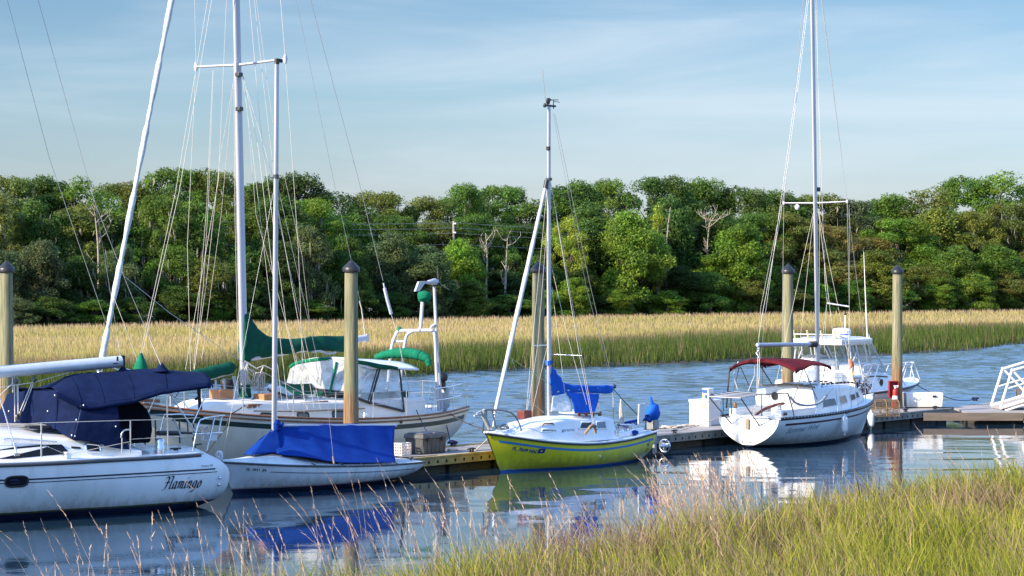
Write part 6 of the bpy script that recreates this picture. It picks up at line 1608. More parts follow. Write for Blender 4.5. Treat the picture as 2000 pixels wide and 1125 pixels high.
    # cockpit: helm seats, cooler, aft bulkhead
    b = MB(); b.box((2.35, .62, 1.25), (.45, .5, .75)); b.box((2.2, .62, 1.70), (.14, .5, .5)); b.build('helm_seat', WHITE, e, bevel=.05)
    b = MB(); b.box((1.95, -.40, 1.15), (.5, .55, .62)); b.box((1.95, -.40, 1.48), (.55, .6, .08)); b.build('cooler', PLASTW, e, bevel=.03)
    b = MB(); b.box((3.2, -.45, 1.60), (.5, .75, .35)); b.box((3.1, .4, 1.65), (.3, .6, .45)); b.build('console', PLASTW, e, bevel=.05)
    b = MB(); b.box((1.55, .55, 1.20), (.5, .95, .70)); b.box((1.55, .55, 1.57), (.56, 1.0, .06)); b.build('bait_station', WHITE, e, bevel=.04)
    b = MB(); b.box((.05, -.1, 1.10), (.4, 1.0, .5)); b.build('engine_cowling', WHITE, e, bevel=.1)
    for s in (1, -1):
        b = MB(); b.prism([(.1, s * 1.06, .8), (.1, s * 1.18, .8), (2.35, s * 1.28, .85), (2.35, s * 1.12, .85)], (0, 0, .22)); b.build('coaming', WHITE, e, bevel=.03)
    # radar, antennas, rod holders
    c = L(1644, 652, 0); c = Vector((c.x, 0, 2.62)); b = MB(); b.lathe([(.26, 0), (.30, .05), (.30, .18), (.27, .25), (.1, .28)], c, 22); rd = b.build('radar_dome', WHITE, e, fixn=False)
    b = MB(); n = 18; b.grid([[c + Vector((.303 * math.cos(R(200 + 90 * k / n)), .303 * math.sin(R(200 + 90 * k / n)), z)) for k in range(n + 1)] for z in (.055, .095)]); b.grid([[c + Vector((.303 * math.cos(R(245 + 40 * k / n)), .303 * math.sin(R(245 + 40 * k / n)), z)) for k in range(n + 1)] for z in (.14, .165)]); b.build('radar_band', BLUEP, rd, fixn=False)
    tube_obj('antenna', [L(1650, 655, 0.25), L(1651, 615, .25)], .018, PLASTW, e); p = L(1651, 613, .25); b = MB(); b.lathe([(.01, -.05), (.045, -.02), (.045, .02), (.01, .05)], p, 10); b.build('antenna_tip', BLACK, e, fixn=False)
    tube_obj('antenna', [L(1694, 661, -.75), L(1690, 570, -.75), L(1687, 492, -.75)], [.022, .016, .008], PLASTW, e); p = L(1695, 660, -.75); b = MB(); b.tube(cr([p + Vector((.05, 0, -.08)), p + Vector((.10, 0, .06)), p + Vector((.0, 0, .12)), p + Vector((-.03, 0, .0))], 4), .02, 6); b.build('antenna_mount', WHITE, e, fixn=False)
    for k in range(4):
        y = -.75 + .5 * k; b = MB(); b.tube([(1.70, y, 2.50), (1.56, y, 2.84)], .032, 8); b.build('rod_holder', mat('rod_holder_tan', (.62, .50, .28), .5), e, fixn=False)
    b = MB(); b.tube([(1.66, -.9, 2.55), (1.6, -.9, 2.72), (1.6, .9, 2.72), (1.66, .9, 2.55)], .022, 8); b.tube([(2.1, -.9, 2.56), (1.6, -.9, 2.70)], .02, 6); b.build('rod_rack', MASTW, e, fixn=False)
    # bow rail
    b = MB()
    for s in (1, -1):
        q = [Vector((5.6, s * .62, 1.58)), Vector((7.0, s * .40, 1.62)), Vector((7.75, s * .12, 1.66))]
        b.tube(cr(q + [Vector((7.85, 0, 1.66))], 4), .018, 8)
        for a in q: b.tube([a, Vector((a.x - .08 + .12 * (a.x > 7.5), H.sheer(min(a.x, 7.6)).y * s * .9, dz(min(a.x, 7.7)) + .02))], .016, 6)
        b.tube([q[2] + Vector((-.1, 0, 0)), Vector((7.3, s * .2, dz(7.3)))], .016, 6)
    b.build('bow_rail', MASTW, e, fixn=False)
    b = MB(); p = L(1697, 770, -1.3); b.lathe([(.10, -.2), (.13, 0), (.10, .2)], p + Vector((-.2, .05, .0)), 10); b.build('side_fender', MAROONP, e, fixn=False)
    mooring(fr.world((7.8, -.02, 1.0)), Vector((13.35, 71.65, DZ + .47)), .02, ROPEB, 'navy bow line of the motor boat running to the white dock box')
    mooring(Vector((13.66, 71.7, DZ + .40)), Vector((15.5, 75.55, DZ + .05)), .10, ROPEB, 'navy line sagging from the white dock box to the landing float cleat')
motor_boat()
# ================================================================== white cruiser "Flamingo" cut by the left edge
def flamingo():
    fr = Frame((-6.40, 45.0, 0), R(33) + math.pi); L = fr.L
    e = tag(empty('sailboat', fr.O, fr.ang), 'white sailboat named Flamingo with navy canvas over its cockpit, cut by the left edge', 'sailboat')
    zs = smooth_interp([0, .2, .5, .8, 1], [1.06, 1.07, 1.10, 1.25, 1.42]); zk = smooth_interp([0, .12, .35, .7, 1], [-.02, -.28, -.5, -.5, -.1])
    bb = smooth_interp([0, .05, .15, .35, .55, .75, .9, 1], [1.08, 1.22, 1.38, 1.62, 1.70, 1.35, .66, .04])
    sx = smooth_interp([0, .12, .28, .5, .75, .9, 1], [.25, -.08, -.22, -.30, -.26, -.06, .16])
    H = Hull(sx, lambda q: 8.6 + .85 * q, bb, zs, zk, pw=2.3, pw_bow=1.2, boot=.16, pst=5.0)
    H.mesh(64, 18).build('hull', [WHITE, NAVYP], e)
    H.deck(.10).build('deck', WHITE, e)
    dz = lambda x: H.sheer(x).z
    for s in (1, -1):
        H.rail(.030, s, t0=.02, out=.012, up=-.012, flat=1.2).build('rub_rail', RUBBER, e, fixn=False); H.rail(.022, s, t0=.01, out=-.01, up=.03).build('toe_rail', WHITE, e, fixn=False)
    H.strip(.04, 9.2, lambda x: dz(x) - .285, .030).build('stripe', NAVYP, e); H.strip(.0, 9.2, lambda x: dz(x) - .345, .016).build('stripe', NAVYP, e)
    H.strip(.55, 9.0, lambda x: .155, .035, off=.006).build('boot_stripe', mat('boot_olive', (.10, .10, .05), .5, var=.3), e)
    # name in a black broken script
    g = []
    def letter(x0, sts): 
        for st in sts: g.append([(x0 + x, y) for x, y in st])
    sl = .42
    letter(0, [[(.05, -.10), (.16, -.04), (.24, .10), (.30, .62), (.28, .86)], [(.02, .80), (.14, .92), (.30, .84), (.46, .94), (.60, .90)], [(.10, .46), (.28, .50), (.44, .47)]])
    letter(.52, [[(.10, .92), (.08, .12), (.14, 0), (.22, .06)]])
    letter(.80, [[(.28, .50), (.16, .54), (.05, .40), (.05, .12), (.12, .0), (.24, .12), (.28, .5)], [(.28, .50), (.28, .08), (.33, .0), (.40, .06)]])
    letter(1.24, [[(.02, .44), (.08, .52), (.08, .02)], [(.08, .42), (.20, .54), (.26, .46), (.26, .02)], [(.26, .42), (.38, .54), (.44, .46), (.44, .08), (.49, 0), (.55, .06)]])
    letter(1.84, [[(.02, .44), (.08, .52), (.08, .08), (.13, .0), (.19, .06)], [(.13, .74), (.20, .84)]])
    letter(2.10, [[(.02, .44), (.08, .52), (.08, .02)], [(.08, .42), (.20, .54), (.27, .46), (.27, .08), (.32, 0), (.38, .06)]])
    letter(2.56, [[(.28, .50), (.16, .54), (.05, .40), (.05, .14), (.12, .02), (.24, .12)], [(.28, .52), (.28, -.12), (.20, -.28), (.04, -.26)]])
    letter(3.00, [[(.16, .54), (.05, .40), (.05, .14), (.14, .0), (.26, .12), (.28, .38), (.16, .54), (.24, .58)]])
    me = pen_mesh(g, .125, 35)
    x0 = H.hit(fr, 316, 957); x1 = H.hit(fr, 390, 946); w_ = (x0.x - x1.x) / 3.35
    H.map_text('lettering', '', x0.x, x0.z + .02, w_, 1, e, INK, -1, slant=sl, mesh=me, slope=-.03, off=.007)
    tm = text_mesh('Catalina 320'); wd = max(v.co.x for v in tm.vertices); a = L(393, 910, 1.25); c = L(416, 906.5, 1.2)
    H.map_text('lettering', '', a.x, dz(a.x) - .235, (a.x - c.x) / wd, 1, e, INK, -1, slant=.25, mesh=tm)
    # oval port in the hull
    p = L(27, 939.5, 1.55); x_, z_ = p.x, p.z
    ring = [(x_ + .22 * math.copysign(abs(math.cos(t)) ** .6, math.cos(t)), z_ + .095 * math.copysign(abs(math.sin(t)) ** .7, math.sin(t))) for t in [2 * math.pi * k / 28 for k in range(28)]]
    P = [H.on(x, z, 1, .012) for x, z in ring]; b = MB(); b.tube(P + [P[0]], .018, 6, cap=False); pf = b.build('port_frame', BLACK, e, fixn=False)
    b = MB(); b.poly([H.on(x, z, 1, .008) for x, z in ring]); b.build('port_glass', GLASS, pf)
    for px, py in ((424, 933), (423, 946)):
        p = L(px, py, 1.05); q = H.on(p.x, p.z, 1, 0); b = MB(); b.lathe([(.03, -.01), (.03, .03), (.015, .05)], q, 10, M=Matrix.Rotation(R(-75), 3, 'X')); b.build('exhaust_outlet', STEEL, e, fixn=False)
    # coach roof
    X = [1.55, 2.4, 3.0, 3.6, 4.4, 5.5, 6.8, 7.6]; W = [1.10, 1.16, 1.16, 1.14, 1.10, .98, .65, .35]
    ZT = [1.20, 1.40, 1.48, 1.54, 1.62, 1.62, 1.50, 1.33]
    T = Trunk(X, W, [dz(x) for x in X], ZT, lean=.28, rnd=.10, camber=.10); T.mesh(50).build('cabin', WHITE, e)
    def onT(px, py):
        yo = 1.1
        for _ in range(8):
            p = L(px, py, yo); wd_, zb, zt_ = T.sec(p.x); hs = max(zt_ - zb - .10, .05); v = min(1.3, max(-.2, (p.z - zb) / hs)); yo = wd_ - .28 * hs * v
        return p.x, v
    q = [onT(137, 886), onT(120, 868), onT(80, 868.5), onT(28, 873), onT(0, 878)]
    x_f = q[-1][0]; pts = q + [(x_f + .9, .45), (x_f + 1.3, .22), (x_f + .9, .12), (x_f, .10)]
    T.window(pts, 1, .008).build('window', GLASS, e)
    a = onT(168, 882); c = onT(195, 869.5); pts = rrect(c[0], a[0], a[1], c[1], .05, .15); T.frame(pts, .026).build('window_frame', STEEL, e, fixn=False); T.window(pts, 1, .012).build('window', GLASS, e)
    a = onT(139, 876); c = onT(157, 873); b = MB(); b.poly([T.side(x, v, 1, .008) for x, v in ((a[0], a[1]), (c[0], a[1]), (c[0], c[1]), (a[0], c[1]))]); b.build('vent_grille', BLACK, e, fixn=False)
    pts = [onT(5, 862), onT(8, 857.5), onT(30, 856), onT(100, 854), onT(106, 858)]
    b = MB(); b.tube(cr([T.side(x, min(v, 1.05), 1, .05) for x, v in pts], 4), .014, 8); b.build('hand_rail', STEEL, e, fixn=False)
    b = MB(); pp = L(68, 848, .45); b.box((pp.x, .45, 1.68), (.42, .5, .05)); b.build('deck_hatch', BLACK, e, bevel=.012)
    b = MB(); pp = L(131, 884, 1.25); b.lathe([(.07, -.07), (.075, .0), (.055, .03), (.08, .08)], (pp.x, 1.25, dz(pp.x) + .09), 14); b.build('winch', STEEL, e, fixn=False)
    b = MB(); pp = L(312, 870, .95); b.lathe([(.09, -.16), (.10, .0), (.085, .02), (.10, .10), (.05, .14)], pp, 14); b.build('winch', STEEL, e, fixn=False)
    b = MB(); pp = L(30, 831, .3)
    for k in range(4): b.tube([L(0, 828 + 1.4 * k, .4), L(75, 829 + 1.5 * k, .5), L(103, 833 + k, .55)], .014, 5)
    b.build('halyard', ROPE, e, fixn=False)
    # dodger: sunlit front, corner and side panels
    F_b = [L(-18, 832, -1.0), L(45, 834, -.1), L(108, 838, .80)]; F_t = [L(14, 771, -.85), L(52, 764, -.1), L(112, 764, .62)]
    C_b = [F_b[2], L(141, 859, 1.16)]; C_t = [F_t[2], L(159, 789, 1.04)]
    S_b = [C_b[1], L(190, 866, 1.2), L(238, 877, 1.22)]; S_t = [C_t[1], L(192, 789, 1.08), L(227, 784, 1.1)]
    def panel(bs, ts, nm, seed, bulge=.05):
        rows = []
        for k in range(5):
            t = k / 4; rows.append([a.lerp(c, t) + Vector((.0, bulge * math.sin(math.pi * t), 0)) for a, c in zip(bs, ts)])
        b = MB(); b.grid(patch_rows(rows, 5, 8, .022, 3.0, seed)); return b.build(nm, NAVYC, dod, solid=.008)
    topn = [F_t[0], F_t[1], F_t[2], C_t[1]]
    rows = [topn, [Vector((2.2, -1.08, 2.02)), Vector((2.2, -.2, 2.36)), Vector((2.2, .7, 2.25)), S_t[1]], [Vector((1.9, -1.1, 2.05)), Vector((1.9, -.2, 2.42)), Vector((1.9, .7, 2.3)), S_t[2]]]
    b = MB(); b.grid(patch_rows(rows, 5, 6, .02, 3, 8)); dod = b.build('dodger', NAVYC, e, solid=.008)
    panel(F_b, F_t, 'dodger_panel', 1); panel(C_b, C_t, 'dodger_panel', 2, .02); panel(S_b, S_t, 'dodger_panel', 3)
    panel([Vector((p.x, -p.y, p.z)) for p in S_b], [Vector((p.x, -p.y, p.z)) for p in S_t], 'dodger_panel', 4)
    b = MB()
    for px, py, yo in ((68, 767, .0), (107, 772, .66), (112, 773, .66), (93, 803, .5), (98, 803.5, .52), (149, 820, 1.12), (156, 795, 1.08), (163, 791.5, 1.1), (140, 850, 1.18), (146, 852, 1.18), (226, 833, 1.2), (208, 793, 1.12), (17, 803, -.6), (21, 802, -.6)):
        b.lathe([(.0, -.018), (.014, -.01), (.014, .01), (.0, .018)], L(px, py, yo + .03), 8)
    b.build('dodger_snap', PLASTW, dod, fixn=False)
    b = MB(); b.poly([L(236, 877, 1.23), L(236, 834, 1.21), L(244, 850, 1.22), L(253, 878, 1.24)]); b.poly([L(195, 862, 1.22), L(236, 866, 1.22), L(236, 877, 1.23), L(205, 872, 1.23)]); b.build('weather_cloth', NAVYC, e, solid=.01)
    # bimini
    st = [((108, 767, 1.0), (97, 757.5, 0)), ((158, 789, 1.1), (132, 735, 0)), ((204, 788, 1.14), (176, 727, 0)), ((262, 776, 1.14), (240, 723, 0)), ((325, 759.5, 1.12), (309, 720.5, 0)), ((411, 749, 1.08), (396, 729, 0))]
    rows = []
    for n_, c_ in st:
        p = L(*n_); c = L(*c_)
        row = []
        for y in (-1, -.86, -.5, 0, .5, .86, 1):
            k = abs(y) ** 1.6; row.append(Vector((c.x + (p.x - c.x) * k, y * p.y, c.z + (p.z - c.z) * k)))
        rows.append(row)
    gg = patch_rows(rows, 6, 5, .03, 2.4, 11); b = MB(); b.grid(gg)
    for s in (0, -1):
        edge = [r[s] for r in gg]; b.grid([edge, [p + Vector((0, .03 if s else -.03, -.09)) for p in edge]])
    b.grid([gg[-1], [p + Vector((-.05, 0, -.10)) for p in gg[-1]]])
    bim = b.build('bimini', NAVYC, e, solid=.010)
    b = MB()
    for r in (6, 12, 18, 24): b.tube([p + Vector((0, 0, .012)) for p in gg[r]], .007, 5)
    b.build('canvas_seam', NAVYC, bim, fixn=False)
    for px, py in ((240, 719, ), (315, 713)):
        p = L(px, py, .0 if px < 300 else .35); b = MB(); b.lathe([(.16, -.12), (.07, -.02), (.03, .04)], p, 10); b.build('stay_boot', NAVYC, bim)
    for a, c in (((325, 762, 1.1), (328, 882, 1.15)), ((327, 763, 1.1), (384, 848, 1.05)), ((411, 752, 1.05), (377, 826, 1.05)), ((354, 757, -.9), (342, 776, -.9)), ((333, 770, 1.0), (345, 778, -.2))):
        tube_obj('bimini_pole', [L(*a), L(*c)], .014, STEEL, e, n=6)
    for a, c in (((325, 762, -1.1), (328, 882, -1.15)), ((411, 752, -1.05), (377, 826, -1.05))):
        A = L(a[0], a[1], 1.1); B_ = L(c[0], c[1], 1.1); tube_obj('bimini_pole', [Vector((A.x, -1.1, A.z)), Vector((B_.x, -1.12, B_.z))], .014, STEEL, e, n=6)
    # covered wheel and pedestal
    out_ = [(228, 784), (262, 777), (276, 787), (289, 800), (297, 818), (299, 840), (295, 865), (232, 868)]
    b = MB(); b.prism([L(px, py, .30) for px, py in out_], (0, -.35, 0)); b.build('wheel_cover', BLKC, e, bevel=.05)
    # outboard motor stowed dark post on the rail, bracket
    b = MB(); b.tube([L(388, 755, -.4), L(389, 775, -.4), L(391, 800, -.4)], [.05, .035, .045], 8); b.tube([L(381, 780, -.4), L(389, 776, -.4)], .03, 6); b.build('rail_outboard', BLACK, e, fixn=False)
    # boom and mainsheet
    b0 = Vector((5.2, 0, 2.64)); b1 = L(236, 706, 0); b1.y = 0
    b = MB(); b.tube([b1, b0], .115, 12, flat=1.0); b.build('boom', mat('boom_painted', (.56, .62, .66), .4, metal=.2, var=.06), e, fixn=False)
    b = MB(); b.box(b1 + Vector((-.03, 0, 0)), (.07, .12, .24)); b.box(b1 + Vector((.12, .118, .06)), (.04, .01, .09)); b.box(b1 + Vector((.16, .118, -.03)), (.10, .01, .02)); b.build('boom_end_fitting', BLACK, e, bevel=.01)
    S = lambda nm, pts, m=WIREW, r=.009: wire(nm, pts, e, m, r)
    for a, c in (((24, 737), (25, 766)), ((28, 737), (29, 824)), ((33, 737), (35, 822)), ((35, 740), (36, 820)), ((66, 738), (38, 806)), ((68, 742), (43, 806))): S('mainsheet', [L(*a, .02), L(*c, .1)], WIREW, .012)
    for px, py, yo in ((31, 745, .04), (66, 741, .04), (33, 815, .1), (40, 808, .1)):
        b = MB(); b.lathe([(.02, -.06), (.045, -.03), (.045, .03), (.02, .06)], L(px, py, yo), 10); b.build('mainsheet_block', DKSTEEL, e, fixn=False)
    S('vang_line', [L(0, 757, .1), L(70, 746, .05), L(153, 722.5, .02)], WIREW, .010); S('vang_line', [L(0, 772, .2), L(25, 748, .06)], WIREW, .012)
    S('shroud', [L(-8, 755, 1.3), L(10, 810, 1.35), L(33, 886, 1.42)], STEEL, .012); b = MB(); p = L(33, 888, 1.42); b.tube([L(27, 866, 1.40), L(31, 880, 1.42)], .022, 6); b.box(p, (.10, .03, .05)); b.build('turnbuckle', STEEL, e, fixn=False)
    # stanchions, lifelines, gate, pushpit
    yb = lambda x: H.sheer(x).y - .05
    def post(px, py, py2, r=.015):
        p = L(px, py, 1.4); x = p.x
        for _ in range(3): p = L(px, py, yb(p.x))
        t = L(px, py2, p.y); tube_obj('stanchion', [p, t], r, STEEL, e, n=8); return p, t
    s1 = post(80.5, 893, 826); s2 = post(254.5, 885, 821)
    b = MB(); q = post(238, 884, 855)
    p = L(236, 884, 1.3); b.tube(cr([L(236, 855, 1.3), L(238, 846, 1.3), L(244, 840, 1.3), L(254, 839, 1.3)], 4), .016, 8); b.build('gate_rail', STEEL, e, fixn=False)
    far = [Vector((9.0, .5, 2.05)), Vector((7.0, 1.1, 1.9))]
    S('lifeline', far + [Vector((5.4, 1.42, 1.74)), s1[1], s2[1], L(303, 820, 1.2), L(390, 816, 1.12)], WIREW, .008)
    S('lifeline', [v + Vector((0, 0, -.3)) for v in far] + [Vector((5.4, 1.42, 1.42)), s1[1].lerp(s1[0], .62), L(130, 888, 1.35)], WIREW, .007); S('lifeline', [L(130, 888, 1.35), s2[0].lerp(s2[1], .35)], WIREW, .006); S('lifeline', [s2[0].lerp(s2[1], .42), L(303, 855, 1.2), L(388, 851, 1.1)], WIREW, .007)
    for x in (5.4, 7.0): tube_obj('stanchion', [Vector((x, yb(x), dz(x))), Vector((x, yb(x), dz(x) + .64))], .015, STEEL, e, n=8)
    for x in (1.2, 3.4, 5.4, 7.0): tube_obj('stanchion', [Vector((x, -yb(x), dz(x))), Vector((x, -yb(x), dz(x) + .64))], .015, STEEL, e, n=8)
    b = MB(); tb = .017
    near_ = [L(376, 881, 1.14), L(388, 826, 1.10), L(396, 819, 1.02), L(408, 815.5, .80), L(438, 811.5, -.10)]
    b.tube(cr(near_, 5), tb, 8); b.tube([L(387, 848, 1.08), L(434, 845, -.05)], tb, 8); b.tube([L(403, 880, .95), L(419, 814, .45)], tb, 8); b.tube([L(427, 844, .05), L(433, 813, .0)], tb, 8)
    b.tube([L(375, 847, 1.1), L(388, 848, 1.08)], tb, 8)
    for s in (1,):
        b.tube([Vector((.25, -1.12, 1.08)), Vector((.10, -1.08, 1.72)), Vector((-.05, -.7, 1.74)), Vector((-.1, -.1, 1.75))], tb, 8); b.tube([Vector((.7, -1.2, 1.08)), Vector((.65, -1.18, 1.72)), Vector((.10, -1.08, 1.72))], tb, 8)
    b.build('pushpit', STEEL, e, fixn=False)
    for a, c in (((303, 820, -.2), (304, 866, -.2)), ((350, 822, -.6), (351, 866, -.6)), ((366, 822, -.8), (367, 848, -.8)), ((378, 828, -.9), (379, 868, -.9))): tube_obj('rail_post', [L(*a), L(*c)], .016, DKSTEEL, e, n=6)
    b = MB(); b.tube([L(308, 846, -.3), L(350, 846, -.55)], .05, 8); b.tube([L(350, 845, -.55), L(405, 847, -.9)], .025, 8); b.build('stowed_pole', BLACK, e, fixn=False)
    tube_obj('boat_hook', [L(340, 820, -.5), L(360, 868, -.2)], .016, PLASTW, e); b = MB(); b.tube([L(376, 855, .2), L(379, 866, .2), L(382, 875, .2)], .018, 6); b.tube([L(382, 869, .2), L(393, 867, .2)], .018, 6); b.build('ladder_bracket', DKSTEEL, e, fixn=False)
    b = MB(); p = L(411, 855, .2); b.box(p, (.20, .25, .14)); b.build('stern_seat', PLASTW, e, bevel=.03); b = MB(); p = L(395, 860, .4); b.tube([p, p + Vector((0, 0, .22))], .035, 8); b.box(p + Vector((0, 0, .25)), (.2, .18, .08)); b.build('rail_light', STEEL, e, bevel=.01)
    b = MB(); p = L(343, 876, 1.0); b.box(p, (.22, .03, .03)); b.box(p + Vector((0, 0, -.02)), (.08, .04, .04)); b.build('cleat', BLACK, e)
    # backstay (split), topping lift, and the mast outside the frame
    S('topping_lift', [L(-12, -100, 0), L(15, 0, 0), L(97, 310, 0), L(205, 625, 0), L(236, 694, 0)], WIRE, .0055); S('backstay', [L(45, -100, 0), L(75, 0, 0), L(161, 310, 0), L(187, 400, 0)], WIRE, .006)
    S('backstay', [L(187, 400, 0), L(214, 560, -.3), L(229, 655, -.5)], WIRE, .005); S('backstay', [L(229, 655, -.5), L(235, 693, -.55)], WIREW, .011); S('backstay', [L(187, 400, 0), L(252, 565, .25), L(291, 658, .4)], WIRE, .005); S('backstay', [L(291, 658, .4), L(314, 712, .45)], WIREW, .012)
    m0 = Vector((5.25, 0, 1.7)); mt = Vector((5.1, 0, 14.0)); b = MB(); b.tube([m0, mt], .085, 12, flat=.7); b.build('mast', ALU, e, fixn=False)
    S('backstay', [L(45, -100, 0), Vector((5.0, 0, 13.8))], WIRE, .006); S('topping_lift', [L(-12, -100, 0), Vector((4.9, 0, 13.8))], WIRE, .0055); S('forestay', [Vector((5.2, 0, 13.6)), Vector((9.4, 0, 1.5))], WIRE, .006)
    for s in (1, -1): S('shroud', [Vector((5.1, 0, 13.8)), Vector((5.1, s * 1.1, 7.5)), Vector((5.2, s * 1.6, 1.15))], WIRE, .006)
    # brass-and-white deck fitting under the counter of the neighbour: chain snubber block
    p = L(430, 893, -.5); b = MB(); b.tube([p + Vector((0, .12 * math.cos(a) * .8, .12 * math.sin(a) * .8)) for a in [2 * math.pi * k / 14 for k in range(15)]], .018, 6)
    for k in range(3): b.tube([p + Vector((0, .1 * math.cos(k * 1.05), .1 * math.sin(k * 1.05))), p - Vector((0, .1 * math.cos(k * 1.05), .1 * math.sin(k * 1.05)))], .012, 5)
    b.tube([p + Vector((-.05, -.2, .03)), p + Vector((-.2, -.45, .03))], .07, 8); b.build('stern_reel', PLASTW, e, fixn=False)
    return fr, H
flamingo()
# ================================================================== the wood beyond the marsh
def leaf_mat(name, moss=False):
    m, nt, b, out = nt_new(name); N = nt.nodes; Lk = nt.links
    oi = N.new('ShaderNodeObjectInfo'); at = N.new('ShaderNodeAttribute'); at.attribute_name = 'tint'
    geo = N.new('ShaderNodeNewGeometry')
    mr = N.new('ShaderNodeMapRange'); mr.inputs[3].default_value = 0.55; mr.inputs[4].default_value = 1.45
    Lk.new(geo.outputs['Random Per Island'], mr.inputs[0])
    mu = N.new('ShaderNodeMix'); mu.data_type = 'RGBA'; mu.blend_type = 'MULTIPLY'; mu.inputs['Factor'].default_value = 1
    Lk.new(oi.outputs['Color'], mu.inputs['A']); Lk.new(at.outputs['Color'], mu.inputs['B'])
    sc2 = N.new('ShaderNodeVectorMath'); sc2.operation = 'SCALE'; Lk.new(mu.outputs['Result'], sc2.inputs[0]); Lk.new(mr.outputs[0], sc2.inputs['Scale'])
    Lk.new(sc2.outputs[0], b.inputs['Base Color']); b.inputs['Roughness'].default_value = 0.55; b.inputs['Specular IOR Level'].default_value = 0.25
    tr = N.new('ShaderNodeBsdfTranslucent'); Lk.new(sc2.outputs[0], tr.inputs[0])
    mx = N.new('ShaderNodeMixShader'); mx.inputs[0].default_value = 0.48
    Lk.new(b.outputs[0], mx.inputs[1]); Lk.new(tr.outputs[0], mx.inputs[2]); Lk.new(mx.outputs[0], out.inputs[0])
    return m
LEAF = leaf_mat('leaves'); MOSSM = mat('spanish_moss', (0.20, 0.195, 0.15), 0.9, var=0.3, vscale=2)
BARK = mat('bark', (0.15, 0.125, 0.10), 0.85, var=0.3, vscale=3, stretch=(2, 2, .5), bump=0.4, bscale=6)
DEADB = mat('dead_wood', (0.36, 0.31, 0.25), 0.8, var=0.2, vscale=3, stretch=(2, 2, .5))

def crown_proto(seed, W, H, z0, style):
    """unit-metre crown: leaf clumps along the shell of a lobed dome; returns mesh arrays and clump centres"""
    g = np.random.default_rng(seed)
    ncl = {'oak': 105, 'bush': 80, 'airy': 60, 'slim': 46}[style]
    cen = []
    lob = [(g.uniform(0, 2 * np.pi), g.uniform(.15, .95), g.uniform(.45, .75)) for _ in range(6)]
    tries = 0
    while len(cen) < ncl and tries < 20000:
        tries += 1
        a = g.uniform(0, 2 * np.pi); u = g.uniform(0.0, 1.0)
        # profile of the crown
        if style == 'slim': prof = 0.55 * np.sin(np.pi * (0.12 + 0.86 * u)) ** .8
        elif style == 'bush': prof = np.sqrt(max(0, 1 - (u * .98) ** 2.4)) * (0.86 + .14 * np.sin(u * 7 + a))
        else: prof = np.sqrt(max(0, 1 - ((u - .38) / .64) ** 2)) if u > .38 else 0.72 + .28 * np.sin(np.pi / 2 * u / .38)
        k = 1.0
        for la, lz, lw in lob:
            k += 0.28 * np.exp(-((np.angle(np.exp(1j * (a - la)))) / .55) ** 2 - ((u - lz) / .22) ** 2) - .05
        r = prof * k * (g.uniform(0.0, 1) ** .32)
        p = np.array([np.cos(a) * r * W / 2, np.sin(a) * r * W / 2, z0 + (H - z0) * u])
        dmin = 0.55 if style != 'airy' else .8
        if cen and min(np.linalg.norm((np.array(cen) - p) * [1, 1, 1.3], axis=1)) < dmin: continue
        cen.append(p)
    cen = np.array(cen)
    vs = []; tints = []
    nl = {'oak': 430, 'bush': 430, 'airy': 300, 'slim': 300}[style]
    for c in cen:
        R0 = g.uniform(.55, 1.15) * (1.0 if style != 'slim' else .7)
        n = int(nl * (R0 / .85) ** 1.6)
        dv = g.normal(size=(n, 3)); dv /= np.linalg.norm(dv, axis=1)[:, None]
        rad = R0 * (g.uniform(.35, 1, n) ** .5)
        wob = 1 + .35 * np.sin(dv[:, 0] * 5 + c[0]) * np.sin(dv[:, 1] * 5 + c[1] * 2)
        pos = c + dv * (rad * wob)[:, None] * np.array([1.1, 1.1, .72]) - np.array([0, 0, .12]) * (rad ** 2)[:, None]
        nr = dv * .7 + g.normal(size=(n, 3)) * .55 + np.array([0, 0, .35]); nr /= np.linalg.norm(nr, axis=1)[:, None]
        t = np.cross(nr, g.normal(size=(n, 3))); t /= np.linalg.norm(t, axis=1)[:, None]
        bt = np.cross(nr, t)
        s = g.uniform(.055, .115, n)[:, None]
        q = np.stack([pos - t * s * 1.25, pos - bt * s * .62, pos + t * s * 1.25, pos + bt * s * .62], 1)
        vs.append(q.reshape(-1, 3))
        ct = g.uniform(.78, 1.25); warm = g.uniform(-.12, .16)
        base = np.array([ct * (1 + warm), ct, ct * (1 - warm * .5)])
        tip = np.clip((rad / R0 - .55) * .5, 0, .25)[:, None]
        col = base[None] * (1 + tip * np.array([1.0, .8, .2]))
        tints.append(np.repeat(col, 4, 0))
    v = np.concatenate(vs); c4 = np.concatenate(tints)
    return v, c4, cen

def crown_mesh(name, v, c):
    f = np.arange(len(v), dtype=np.int32)
    o = np_mesh(name, v, 4, f, LEAF, colors=c); me = o.data; bpy.data.objects.remove(o); return me
def trunk_mesh(name, cen, H, seed, m=None, r0=.26):
    g = random.Random(seed); b = MB()
    top = Vector((g.uniform(-.4, .4), g.uniform(-.4, .4), H * .55))
    tr = cr([Vector((0, 0, -.6)), Vector((g.uniform(-.15, .15), 0, H * .2)), Vector((g.uniform(-.4, .4), g.uniform(-.3, .3), H * .38)), top], 4)
    b.tube(tr, [r0 * 1.5 * (1 - .62 * i / len(tr)) for i in range(len(tr))], 9)
    idx = list(range(len(cen))); g.shuffle(idx)
    for i in idx[:16]:
        c = Vector(cen[i]); k = min(len(tr) - 1, max(4, int(len(tr) * min(.95, max(.3, (c.z * .6) / (H * .55)))))); s = tr[k]
        mid = s.lerp(c, .5) + Vector((g.uniform(-.3, .3), g.uniform(-.3, .3), g.uniform(.0, .5)))
        pts = cr([s, mid, c + Vector((0, 0, .15))], 4); b.tube(pts, [r0 * .42 * (1 - .85 * j / (len(pts) - 1)) for j in range(len(pts))], 6)
    o = b.build(name, m or BARK, None, fixn=False); me = o.data; bpy.data.objects.remove(o); return me
